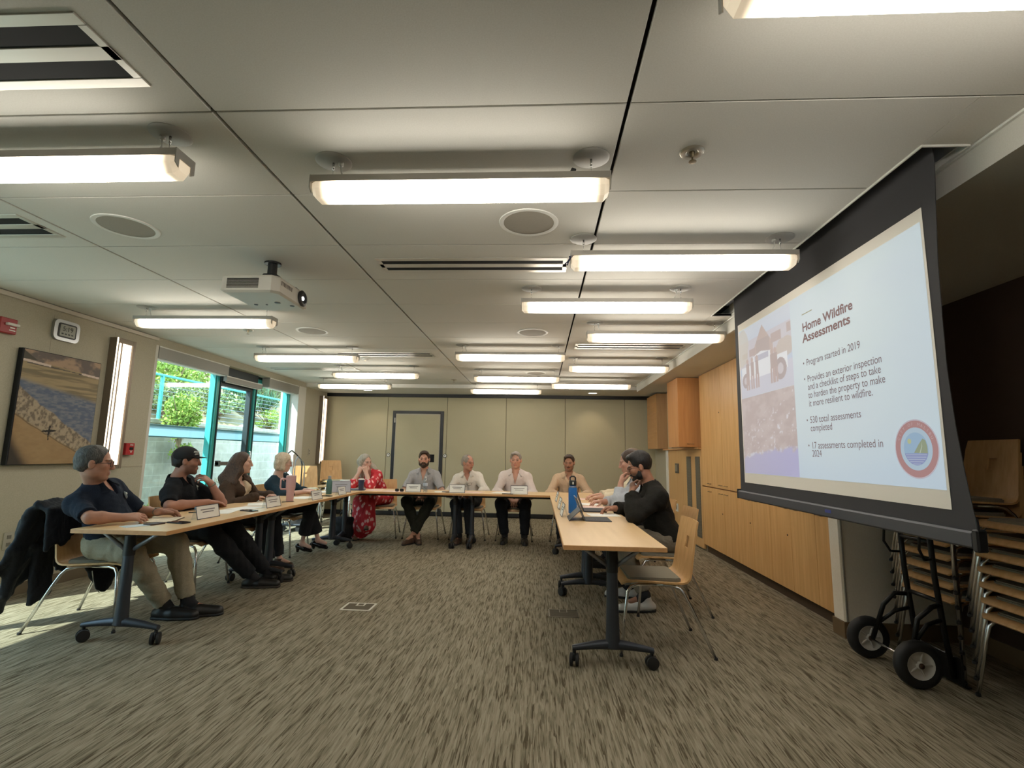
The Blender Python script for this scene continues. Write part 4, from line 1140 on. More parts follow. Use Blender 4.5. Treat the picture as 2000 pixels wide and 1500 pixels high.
# ================================================================== chairs
M_PAD = two_tone('seat_pad_grey', srgb(118, 112, 98), srgb(134, 128, 112), 300, 0.95, 0.3, 0.002)
def chair(label, group):
    """stacking chair: bent ply shell with a hand hole, grey pad, chrome frame; faces +Y"""
    t = thing('stacking_chair', label, 'chair', (0, 0, 0), 0, group)
    prof = [(0.235, 0.425), (0.222, 0.438), (0.20, 0.446), (0.14, 0.450), (0.06, 0.448), (-0.04, 0.444), (-0.12, 0.441), (-0.165, 0.442), (-0.195, 0.450), (-0.215, 0.468), (-0.226, 0.495), (-0.232, 0.53), (-0.240, 0.585), (-0.250, 0.645), (-0.257, 0.685), (-0.264, 0.725), (-0.275, 0.785), (-0.290, 0.845)]
    nu = 12
    bm = B()
    rows = []
    for i, (y, z) in enumerate(prof):
        hw = 0.225 if i < 8 else 0.225 - 0.012 * min(1, (i - 7) / 4) - 0.018 * max(0, (i - 12) / 5)
        if i == 0: hw = 0.205
        if i == len(prof) - 1: hw -= 0.006
        row = []
        for j in range(nu + 1):
            u = -1 + 2 * j / nu
            bow = (-0.018 * (1 - u * u) if i > 10 else 0.0) * min(1, max(0, (i - 10) / 4))
            dish = -0.006 * (1 - u * u) if 3 < i < 9 else 0
            row.append(bm.verts.new((u * hw, y + bow, z + dish)))
        rows.append(row)
    for i in range(len(rows) - 1):
        for j in range(nu):
            if i in (13, 14) and j in (5, 6): continue      # the hand hole
            bm.faces.new((rows[i][j], rows[i][j + 1], rows[i + 1][j + 1], rows[i + 1][j]))
    bmesh.ops.recalc_face_normals(bm, faces=bm.faces)
    bmesh.ops.solidify(bm, geom=bm.faces[:], thickness=0.011)
    obj('shell', bm, M_PLY, t, True, None, 0.7)
    bm = B()
    pr = [(0.19, 0.452), (0.10, 0.453), (0.0, 0.450), (-0.10, 0.446), (-0.165, 0.449)]
    add_prism(bm, rrect(0.195, 0.178, 0.04, 5), 0.452, 0.474, 'Z', T(0, 0.012, 0))
    bmesh.ops.bevel(bm, geom=[e for e in bm.edges if abs(e.verts[0].co.z - e.verts[1].co.z) < 1e-5 and e.verts[0].co.z > .47], offset=0.007, segments=2, affect='EDGES')
    obj('seat_pad', bm, M_PAD, t, True, None, 0.7)
    for s in (-1, 1):
        x0 = 0.185 * s
        f = [(s * 0.272, 0.255, 0.004), (s * 0.232, 0.215, 0.30), (s * 0.218, 0.200, 0.385), (s * 0.205, 0.175, 0.418), (s * 0.190, 0.13, 0.428), (s * 0.17, 0.0, 0.428)]
        r_ = [(s * 0.17, 0.0, 0.428), (s * 0.19, -0.10, 0.428), (s * 0.205, -0.145, 0.415), (s * 0.215, -0.175, 0.38), (s * 0.228, -0.215, 0.30), (s * 0.272, -0.345, 0.004)]
        for q in (f, r_):
            bm = B(); add_tube(bm, q, 0.0105, 10); o = obj('leg', bm, M_CHROME, t, True)
            e = q[0] if q is f else q[-1]
            bm = B(); add_tube(bm, [(e[0], e[1], 0.0), (e[0], e[1], 0.014)], 0.0125, 10); obj('glide', bm, M_RUBBER, o, True, None, .7)
    for y in (0.11, -0.11):
        bm = B(); add_tube(bm, [(-0.185, y, 0.428), (0.185, y, 0.428)], 0.008, 8)
        obj('cross_rail', bm, M_CHROME, t, True)
    return t
CH = chair('x', 'chairs around the tables')
def place_chair(x, y, az, lab, z=0, group='chairs around the tables', first=[True]):
    rz = -math.radians(az)
    if first[0]:
        first[0] = False; o = CH; o.location = (x, y, z); o.rotation_euler = (0, 0, rz); o['label'] = lab; return o
    o = dup(CH, (x, y, z), rz, lab, group)
    return o
place_chair(0.80, 3.755, 270, 'empty maple chair with grey pad at the bare end of the right table')
place_chair(-3.24, 3.77, 81, 'chair with a dark jacket over its back, under the older man in navy')
place_chair(-3.22, 4.62, 86, 'chair under the man in the black cap')
place_chair(-3.26, 5.48, 86, 'chair under the long haired woman in brown')
place_chair(-3.24, 6.36, 88, 'chair under the blonde woman in dark teal')
place_chair(-2.44, 7.86, 170, 'chair under the woman in the red dress')
place_chair(-1.76, 7.90, 180, 'chair under the bearded man in a grey polo')
place_chair(-1.06, 7.92, 180, 'chair under the man with glasses hung on his white shirt')
place_chair(-0.36, 7.92, 180, 'chair under the man in the pale open collar shirt')
place_chair(0.46, 7.98, 182, 'chair under the moustached man in beige')
place_chair(1.06, 4.60, 268, 'chair under the man in the black jacket')
place_chair(1.10, 5.42, 268, 'chair under the man resting his hand on his mouth')
place_chair(1.10, 6.20, 268, 'chair under the farthest man in white sleeves')
# stacks in the alcove, every chair its own object
names = ['lowest', 'second from the bottom', 'third from the bottom', 'fourth from the bottom', 'fifth from the bottom', 'sixth from the bottom', 'seventh from the bottom', 'eighth from the bottom', 'ninth from the bottom', 'topmost']
for k in range(7):
    place_chair(2.70, 2.85, 270, 'chair %s in the near stack right of the hand truck' % (names[k] if k < 6 else 'topmost'), 0.0835 * k + (0.0), 'chairs of the near stack in the alcove')
for k in range(8):
    place_chair(2.74, 3.53, 270, 'chair %s in the far stack behind the hand truck' % (names[k] if k < 7 else 'topmost'), 0.0835 * k, 'chairs of the far stack in the alcove')
# small stacks in the far left corner
for k in range(3):
    place_chair(-4.02, 8.62, 150, 'chair %s in the low stack below the light switch' % ('lowest', 'in the middle', 'topmost')[k], 0.0835 * k, 'chairs stacked in the far left corner')
for k in range(4):
    place_chair(-4.0, 9.80, 140, 'chair %s in the corner stack beneath the lit wall light' % ('lowest', 'second', 'third', 'topmost')[k], 0.0835 * k, 'chairs stacked in the far left corner')

# hand truck
t = thing('hand_truck', 'black tube hand truck with two white hub wheels in front of the stacked chairs', 'hand truck', (2.20, 3.35, 0))
def P(px_, py_, pz_): return (px_, py_, pz_)
M_BT = mat('truck_black', srgb(18, 18, 20), 0.35, 0.3)
Y1, Y2 = 0.15, -0.10
bm = B()
for y in (Y1, Y2): add_tube(bm, [(0.22, y, 0.04), (0.19, y, 0.30), (0.165, y, 0.60), (0.15, y, 1.10)], 0.016, 10)
for z, xx in ((0.46, 0.18), (0.80, 0.158), (1.10, 0.15)): add_tube(bm, [(xx, Y1, z), (xx, Y2, z)], 0.013, 8)
obj('frame', bm, M_BT, t, True)
for y, s_ in ((Y1, 1), (Y2, -1)):
    bm = B(); add_tube(bm, [(0.15, y, 1.0), (0.09, y + .03 * s_, 0.97), (0.07, y + .03 * s_, 0.76), (0.10, y + .02 * s_, 0.70), (0.16, y, 0.70)], 0.008, 8); obj('handle_loop', bm, M_BT, t, True)
    yw = 0.225 if s_ > 0 else -0.115
    bm = B(); add_tube(bm, [(0.18, y, 0.44), (0.11, y + .03 * s_, 0.435), (0.04, (y + yw) / 2, 0.36), (-0.02, yw, 0.135)], 0.014, 8); obj('axle_bracket', bm, M_BT, t, True)
    bm = B(); add_tube(bm, [(0.19, y, 0.36), (0.09, y + .01 * s_, 0.33), (0.0, yw, 0.22)], 0.012, 8); obj('lower_brace', bm, M_BT, t, True)
bm = B(); add_tube(bm, [(-0.02, 0.305, 0.128), (-0.02, -0.195, 0.128)], 0.008, 8); obj('axle', bm, M_CHROME, t, True)
bm = B(); bx(bm, 0.225, 0.237, Y2 - .06, Y1 + .06, 0.01, 0.16, 0.004); bx(bm, 0.235, 0.27, Y2 - .06, Y1 + .06, 0.006, 0.014, 0.002); obj('toe_plate', bm, M_BT, t)
for y in (0.275, -0.165):
    Mw = T(-0.02, y, 0.13) @ RX(-PI / 2)
    bm = B(); add_lathe(bm, [(0.075, -0.028), (0.10, -0.034), (0.122, -0.026), (0.130, -0.010), (0.130, 0.010), (0.122, 0.026), (0.10, 0.034), (0.075, 0.028), (0.072, 0.0), (0.075, -0.028)], 32, Mw); wh = obj('wheel', bm, M_RUBBER, t, True, None, .8)
    bm = B(); add_lathe(bm, [(0.0, -0.030), (0.018, -0.030), (0.022, -0.016), (0.045, -0.012), (0.066, -0.020), (0.076, -0.030), (0.078, -0.026), (0.074, 0.02), (0.0, 0.02)], 28, Mw)
    for k in range(5): add_box(bm, (0.045, 0, -0.016), (0.05, 0.010, 0.012), 0.003, Mw @ RZ(2 * PI * k / 5))
    obj('hub', bm, mat('hub_white', srgb(190, 186, 178), 0.5), wh, True, None, .7)
    bm = B(); add_lathe(bm, [(0, -0.038), (0.014, -0.036), (0.016, -0.028), (0, -0.028)], 14, Mw); obj('hub_cap', bm, mat('rust_brown', srgb(70, 50, 36), .6, .4), wh, True)
# ================================================================== people: signed distance bodies meshed with surface nets
def V3(*a): return np.array(a, dtype=float)
def nrm(v):
    v = np.asarray(v, float); k = np.linalg.norm(v)
    return v / k if k > 1e-9 else v
class Field:
    def __init__(self, lo, hi, h):
        self.lo = np.array(lo, float); self.h = h
        self.n = np.ceil((np.array(hi, float) - self.lo) / h).astype(int) + 1
        self.D = np.full(self.n, 1.0, np.float32)
        self.ax = [self.lo[i] + h * np.arange(self.n[i]) for i in range(3)]
    def sub(self, a, b):
        i0 = np.clip(np.floor((np.minimum(a, b) - self.lo) / self.h).astype(int), 0, self.n)
        i1 = np.clip(np.ceil((np.maximum(a, b) - self.lo) / self.h).astype(int) + 1, 0, self.n)
        sl = tuple(slice(i0[k], i1[k]) for k in range(3))
        if any(i1[k] <= i0[k] for k in range(3)): return None, None, None, None
        X = self.ax[0][sl[0]][:, None, None]; Y = self.ax[1][sl[1]][None, :, None]; Z = self.ax[2][sl[2]][None, None, :]
        return sl, X, Y, Z
    def blend(self, sl, d, k, mode):
        c = self.D[sl]
        if mode == 'u':
            h_ = np.maximum(k - np.abs(c - d), 0) / max(k, 1e-6)
            self.D[sl] = np.minimum(c, d) - h_ * h_ * k * 0.25
        else:
            d = -d
            h_ = np.maximum(k - np.abs(c - d), 0) / max(k, 1e-6)
            self.D[sl] = np.maximum(c, d) + h_ * h_ * k * 0.25
    def cone(self, a, b, ra, rb=None, k=0.02, mode='u', cut=None, flat=None):
        """tapered capsule; cut = list of (point, normal) planes keeping the negative side"""
        rb = ra if rb is None else rb
        a = np.asarray(a, float); b = np.asarray(b, float)
        m = max(ra, rb) + 0.05
        sl, X, Y, Z = self.sub(np.minimum(a, b) - m, np.maximum(a, b) + m)
        if sl is None: return
        ab = b - a; L2 = max(ab @ ab, 1e-9)
        t = np.clip(((X - a[0]) * ab[0] + (Y - a[1]) * ab[1] + (Z - a[2]) * ab[2]) / L2, 0, 1)
        d = np.sqrt((X - a[0] - t * ab[0]) ** 2 + (Y - a[1] - t * ab[1]) ** 2 + (Z - a[2] - t * ab[2]) ** 2) - (ra + (rb - ra) * t)
        for p, n_ in (cut or []):
            n_ = nrm(n_)
            d = np.maximum(d, (X - p[0]) * n_[0] + (Y - p[1]) * n_[1] + (Z - p[2]) * n_[2])
        self.blend(sl, d, k, mode)
    def ell(self, c, r, M=None, k=0.02, mode='u', cut=None):
        c = np.asarray(c, float); r = np.asarray(r, float)
        m = r.max() + 0.05
        sl, X, Y, Z = self.sub(c - m, c + m)
        if sl is None: return
        dx, dy, dz = X - c[0], Y - c[1], Z - c[2]
        if M is None: M = np.eye(3)
        q = [dx * M[0, i] + dy * M[1, i] + dz * M[2, i] for i in range(3)]
        k0 = np.sqrt(sum((q[i] / r[i]) ** 2 for i in range(3))); k1 = np.sqrt(sum((q[i] / r[i] ** 2) ** 2 for i in range(3)))
        d = k0 * (k0 - 1) / np.maximum(k1, 1e-6)
        for p, n_ in (cut or []):
            n_ = nrm(n_)
            d = np.maximum(d, (X - p[0]) * n_[0] + (Y - p[1]) * n_[1] + (Z - p[2]) * n_[2])
        self.blend(sl, d, k, mode)
    def plane(self, p, n_, k=0.0):
        """keep the side where (x-p).n < 0"""
        n_ = nrm(n_)
        X, Y, Z = self.ax[0][:, None, None], self.ax[1][None, :, None], self.ax[2][None, None, :]
        self.D = np.maximum(self.D, ((X - p[0]) * n_[0] + (Y - p[1]) * n_[1] + (Z - p[2]) * n_[2]).astype(np.float32))
    def ripple(self, amp, freq, seed, stretch=(1, 1, 1)):
        rnd = np.random.RandomState(seed)
        idx = np.where(np.abs(self.D) < 0.03)
        P_ = np.stack([self.ax[i][idx[i]] for i in range(3)], 1) * np.array(stretch)
        w_ = 0
        for o in range(4):
            d1, d2 = nrm(rnd.normal(size=3)), nrm(rnd.normal(size=3))
            w_ = w_ + np.sin(P_ @ d1 * freq * (1 + .35 * o) + 1.6 * np.sin(P_ @ d2 * freq * .6 + rnd.rand() * 6) + rnd.rand() * 6)
        self.D[idx] += (amp * w_ / 3).astype(np.float32)
    def mesh(self):
        D = self.D
        D[0], D[-1], D[:, 0], D[:, -1], D[:, :, 0], D[:, :, -1] = 1, 1, 1, 1, 1, 1
        s = D < 0
        cnt = np.zeros(np.array(s.shape) - 1, np.uint8)
        for i in (0, 1):
            for j in (0, 1):
                for k in (0, 1): cnt += s[i:s.shape[0] - 1 + i, j:s.shape[1] - 1 + j, k:s.shape[2] - 1 + k]
        act = (cnt > 0) & (cnt < 8)
        ii = np.stack(np.where(act), 1)
        vid = np.full(act.shape, -1, np.int32); vid[act] = np.arange(len(ii))
        pos = np.zeros((len(ii), 3)); num = np.zeros(len(ii))
        C = [(i, j, k) for i in (0, 1) for j in (0, 1) for k in (0, 1)]
        dv = {c: D[ii[:, 0] + c[0], ii[:, 1] + c[1], ii[:, 2] + c[2]] for c in C}
        for c in C:
            for a in range(3):
                if c[a] == 0:
                    e = list(c); e[a] = 1; e = tuple(e)
                    da, db = dv[c], dv[e]; mk = (da < 0) != (db < 0)
                    t = np.where(mk, da / np.where(mk, da - db, 1), 0)
                    pos += mk[:, None] * (np.array(c)[None] + t[:, None] * (np.array(e) - np.array(c))[None]); num += mk
        pos = self.lo + (ii + pos / num[:, None]) * self.h
        F = []
        for a in range(3):
            sl0 = [slice(None)] * 3; sl1 = [slice(None)] * 3; sl0[a] = slice(0, -1); sl1[a] = slice(1, None)
            s0, s1 = s[tuple(sl0)], s[tuple(sl1)]
            b_, c_ = (a + 1) % 3, (a + 2) % 3
            for inv in (False, True):
                e = np.stack(np.where((s0 & ~s1) if not inv else (~s0 & s1)), 1)
                def g(db, dc):
                    q = e.copy(); q[:, b_] -= db; q[:, c_] -= dc
                    return vid[q[:, 0], q[:, 1], q[:, 2]]
                f = np.stack([g(1, 1), g(0, 1), g(0, 0), g(1, 0)], 1)
                F.append(f[:, ::-1] if inv else f)
        return pos, np.concatenate(F)

def field_obj(name, f, m, parent, off, colfn=None):
    pos, F = f.mesh()
    me = bpy.data.meshes.new(name)
    me.vertices.add(len(pos)); me.vertices.foreach_set('co', (pos - off).astype(np.float32).ravel())
    me.loops.add(F.size); me.loops.foreach_set('vertex_index', F.astype(np.int32).ravel())
    me.polygons.add(len(F)); me.polygons.foreach_set('loop_start', np.arange(0, F.size, 4, dtype=np.int32))
    me.polygons.foreach_set('use_smooth', np.ones(len(F), bool))
    me.update(calc_edges=True); me.validate()
    if colfn is not None:
        c = colfn(pos)
        at = me.color_attributes.new('Col', 'FLOAT_COLOR', 'POINT')
        rgba = np.ones((len(pos), 4), np.float32); rgba[:, :3] = c
        at.data.foreach_set('color', rgba.ravel())
    me.materials.append(m)
    o = bpy.data.objects.new(name, me); COL.objects.link(o); o.parent = parent
    return o

M_SKIN = mat('skin', (1, 1, 1), 0.5, spec=0.35); n, l, b = nt(M_SKIN)
at = n.new('ShaderNodeVertexColor'); at.layer_name = 'Col'; l.new(at.outputs[0], b.inputs['Base Color'])
b.inputs['Subsurface Weight'].default_value = 0.08; b.inputs['Subsurface Radius'].default_value = (0.02, 0.008, 0.005)
bump(n, l, b, noise(n, l, coords(n, l), 160, 3), 0.12, 0.003)
M_DRESS = mat('dress_red_print', srgb(190, 44, 54), 0.85); n, l, b = nt(M_DRESS)
vo = n.new('ShaderNodeTexVoronoi'); vo.inputs['Scale'].default_value = 17; vo.feature = 'F1'
wv = coords(n, l, 'Object', (1, 1, 0.70)); l.new(wv, vo.inputs['Vector'])
nzf = noise(n, l, wv, 26, 3)
ad = n.new('ShaderNodeMath'); ad.operation = 'MULTIPLY_ADD'; ad.inputs[1].default_value = 0.5; l.new(nzf, ad.inputs[0]); l.new(vo.outputs['Distance'], ad.inputs[2])
l.new(ramp(n, l, ad.outputs[0], [(0.56, srgb(226, 178, 178)), (0.61, srgb(200, 54, 64)), (0.9, srgb(182, 36, 48))]), b.inputs['Base Color'])
def hair_mat(name, c1, c2):
    if name in MATS: return MATS[name]
    m = mat(name, c1, 0.5, spec=0.4)
    n, l, b = nt(m)
    v = coords(n, l, 'Object', (60, 60, 9))
    f = noise(n, l, v, 4, 4)
    l.new(ramp(n, l, f, [(0.35, c1), (0.65, c2)]), b.inputs['Base Color'])
    bump(n, l, b, f, 0.6, 0.006)
    return m

def azF(a): a = math.radians(a); return V3(math.sin(a), math.cos(a), 0)
def azR(a): a = math.radians(a); return V3(math.cos(a), -math.sin(a), 0)
def frame(r, f, u=None):
    f = nrm(f); r = nrm(np.asarray(r, float) - f * (np.asarray(r, float) @ f)); u2 = np.cross(r, f)
    return np.stack([r, f, u2], 1)
def ik(S_, W, a, b_, pole):
    d = W - S_; L = np.linalg.norm(d)
    if L > (a + b_) * 0.995:
        k = L / ((a + b_) * 0.995); a *= k; b_ *= k
    x = (a * a - b_ * b_ + L * L) / (2 * L); h_ = math.sqrt(max(a * a - x * x, 0))
    dn = d / L; p = nrm(pole - dn * (pole @ dn))
    return S_ + dn * x + p * h_

def head_prims(f, hc, H, s, female=False):
    P_ = lambda x, y, z: hc + H @ (V3(x, y, z) * s)
    f.ell(P_(0, -0.016, 0.034), V3(.074, .095, .086) * s, H, 0.02)
    f.ell(P_(0, 0.026, -0.030), V3(.059 - .003 * female, .062, .082) * s, H, 0.03)
    f.ell(P_(0, 0.064, -0.096), V3(.023, .020, .018) * s, H, 0.03)
    for x in (-1, 1):
        f.ell(P_(x * .044, 0.006, -0.062), V3(.020, .034, .026) * s, H, 0.03)
        f.ell(P_(x * .044, 0.056, -0.014), V3(.020, .020, .018) * s, H, 0.025)
        f.ell(P_(x * .032, 0.101, 0.008), V3(.018, .014, .012) * s, H, 0.012, 's')
        f.ell(P_(x * .031, 0.074, 0.004), V3(.0145, .0135, .0125) * s, H, 0.004)
        f.cone(P_(x * .010, .086, .024), P_(x * .046, .074, .026), .008 * s, .007 * s, 0.014)
        f.ell(P_(x * .011, 0.099, -0.031), V3(.009, .010, .008) * s, H, 0.008)
        f.ell(P_(x * .078, -0.006, -0.004), V3(.010, .019, .031) * s, H @ np.array(Matrix.Rotation(x * 0.25, 3, 'Z')), 0.006)
        f.ell(P_(x * .088, 0.0, 0.0), V3(.006, .010, .017) * s, H, 0.004, 's')
    f.cone(P_(0, .087, .016), P_(0, .105, -.027), .0085 * s, .0105 * s, 0.010)
    f.cone(P_(-.017, .084, -.055), P_(.017, .084, -.055), .0075 * s, None, 0.010)
    f.cone(P_(-.014, .083, -.067), P_(.014, .083, -.067), .0080 * s, None, 0.010)
    f.cone(P_(-.022, .094, -.0610), P_(.022, .094, -.0610), .0025 * s, None, 0.004, 's')

def hand(f, W, d, pn, right, curl, s=1.0, spread=0.16, thumb_in=0.4):
    """palm, four unequal bent fingers and a thumb leaving the side of the palm"""
    d = nrm(d); pn = nrm(pn - d * (np.asarray(pn) @ d)); th = np.cross(d, pn) * (1 if right else -1)
    kn = []
    for i, (lx, ly) in enumerate(((.031, .082), (.010, .086), (-.011, .083), (-.030, .075))):
        kk = W + (d * ly + th * lx) * s; kn.append(kk)
        f.cone(W + (d * .008 + th * lx * .55) * s, kk, .0150 * s, .0115 * s, 0.018)
    f.cone(W + (d * .02 + th * .010) * s, W + (d * .055 + th * .026) * s, .016 * s, .013 * s, 0.015)
    for i, (k0, ln) in enumerate(zip(kn, (.90, 1.0, .94, .74))):
        a = curl[i] if isinstance(curl, (list, tuple)) else curl
        sp = (1.5 - i) * spread
        dd = nrm(d + th * sp); p = k0; r_ = .0094 * s * (1 if i < 3 else .88)
        ang = 0
        for sg, L in enumerate((.044, .027, .021)):
            ang += a * (0.9, 1.0, 0.8)[sg]
            q = p + (dd * math.cos(ang) + pn * math.sin(ang)) * L * ln * s
            f.cone(p, q, r_ * (1 - .08 * sg), r_ * (1 - .08 * (sg + 1)), 0.004 if sg else 0.007); p = q
    p = W + (d * .022 + th * .024 + pn * .006) * s
    for L, mix, r_ in ((.042, .75, .0125), (.031, .45, .0105), (.025, .25, .0095)):
        q = p + nrm(th * mix + d * (1 - mix * .4) + pn * thumb_in) * L * s
        f.cone(p, q, r_ * s, r_ * .92 * s, 0.008); p = q

def skeleton(sp):
    s = sp.get('s', 0.96)
    K = dict(sp); K['s'] = s
    hip = V3(sp['hip'][0], sp['hip'][1], sp.get('hz', 0.565)); neck = V3(*sp['neck'])
    U = nrm(neck - hip); L = np.linalg.norm(neck - hip) / 0.47
    Cf = frame(azR(sp['saz']), np.cross(U, azR(sp['saz'])));  # chest
    r = nrm(azR(sp['saz']) - U * (azR(sp['saz']) @ U)); fwd = np.cross(U, r); Cf = np.stack([r, fwd, U], 1)
    r2 = azR(sp['baz']); Pf = np.stack([r2, azF(sp['baz']), V3(0, 0, 1)], 1)
    K.update(hipc=hip, neckp=neck, U=U, L=L, Cf=Cf, Pf=Pf)
    sw = (sp.get('sw', .178) - .020) * s
    sc = neck - U * .086 * s
    K['sh'] = {'R': sc + r * sw + V3(*sp.get('shR', (0, 0, 0))), 'L': sc - r * sw + V3(*sp.get('shL', (0, 0, 0)))}
    K['hj'] = {'R': hip + r2 * .092 * s, 'L': hip - r2 * .092 * s}
    K['wr'], K['el'], K['kn'], K['an'] = {}, {}, {}, {}
    for q in 'RL':
        K['wr'][q] = V3(*sp['arm' + q]['w'])
        K['el'][q] = ik(K['sh'][q], K['wr'][q], .285 * s, .262 * s, V3(*sp['arm' + q].get('pole', (0, 0, -1))))
        if 'e' in sp['arm' + q]: K['el'][q] = V3(*sp['arm' + q]['e'])
        K['an'][q] = V3(*sp['leg' + q]['a'])
        K['kn'][q] = V3(*sp['leg' + q]['k']) if 'k' in sp['leg' + q] else ik(K['hj'][q], K['an'][q], .43 * s, .41 * s, azF(sp['baz']) * .6 + V3(0, 0, 1))
    hz_ = azF(sp['haz']); hr = azR(sp['haz']); pt = math.radians(sp.get('pitch', 0)); rl_ = math.radians(sp.get('roll', 0))
    hf = hz_ * math.cos(pt) - V3(0, 0, 1) * math.sin(pt); hu = np.cross(hr, hf)
    hr2 = hr * math.cos(rl_) + hu * math.sin(rl_); hu2 = np.cross(hr2, hf)
    K['H'] = np.stack([hr2, hf, hu2], 1); K['hc'] = V3(*sp['head'])
    return K

def torso(f, K, e, k=0.05, hem=None):
    s, U, L, hip, Cf, Pf = K['s'], K['U'], K['L'], K['hipc'], K['Cf'], K['Pf']
    fat = K.get('fat', 0.0); wd = K.get('wd', 1.0)
    F_ = Cf[:, 1]
    f.ell(hip + V3(0, 0, .03), V3(.160 * wd + fat * .5, .120 + fat * .5, .115) * s + e, Pf, k)
    f.ell(hip + U * .17 * L + F_ * (.012 + fat * .7), V3(.145 * wd + fat * .8, .108 + fat, .135 * L) * s + e, Cf, k)
    f.ell(hip + U * .325 * L + F_ * .008, V3(.150 * wd + fat * .3, .108 + fat * .4, .155 * L) * s + e, Cf, k)
    f.cone(K['sh']['R'] - U * .012, K['sh']['L'] - U * .012, .060 * s + e, None, k)
    for q in 'RL':
        f.cone(K['neckp'] + U * .012 * s, K['sh'][q] * .8 + K['neckp'] * .2, .044 * s + e, .052 * s + e, k * .7)
        f.ell(K['sh'][q], V3(.056, .056, .058) * s + e, Cf, 0.04)
        if K.get('female'):
            sg = 1 if q == 'R' else -1
            f.ell(hip + U * .33 * L + F_ * .092 + Cf[:, 0] * sg * .068, V3(.058, .052, .058) * s + e, Cf, 0.03)

def arm(f, K, q, e, t0, t1, k=0.02):
    """sleeve or skin from shoulder (0) over elbow (1) to wrist (2)"""
    s, S_, E_, W = K['s'], K['sh'][q], K['el'][q], K['wr'][q]
    a = K.get('armr', 1.0)
    ru, re_, rf, rw = .048 * s * a, .039 * s * a, .042 * s * a, .028 * s
    if t0 < 1:
        b_ = min(t1, 1); p = S_ + (E_ - S_) * b_; cut = [(p, E_ - S_)] if t1 < 1 else []
        f.cone(S_, p if t1 >= 1 else S_ + (E_ - S_) * min(1, b_ + .1), ru + e, ru + (re_ - ru) * b_ + e, k, 'u', cut)
    if t1 > 1:
        a0 = 0.0; b_ = t1 - 1; p = E_ + (W - E_) * b_; cut = [(p, W - E_)] if t1 < 2 else []
        f.cone(E_, E_ + (W - E_) * .3, re_ + e, rf + e * 1.0, k, 'u')
        f.cone(E_ + (W - E_) * min(.3, b_), E_ + (W - E_) * min(1, b_ + .05), rf + e, rf + (rw - rf) * b_ + e, k, 'u', cut)

def leg(f, K, q, e, t1, k=0.03, thin=1.0):
    s, J, N_, A = K['s'], K['hj'][q], K['kn'][q], K['an'][q]
    f.cone(J, N_, .088 * s * thin + e, .062 * s * thin + e, 0.05)
    p = N_ + (A - N_) * t1
    f.cone(N_, N_ + (A - N_) * .35, .060 * s * thin + e, .058 * s * thin + e, k)
    f.cone(N_ + (A - N_) * .35, N_ + (A - N_) * min(1, t1 + .06), .058 * s * thin + e, (.040 + .0 * thin) * s + e * 1.3, k, 'u', [(p, A - N_)] if t1 < 1 else [])

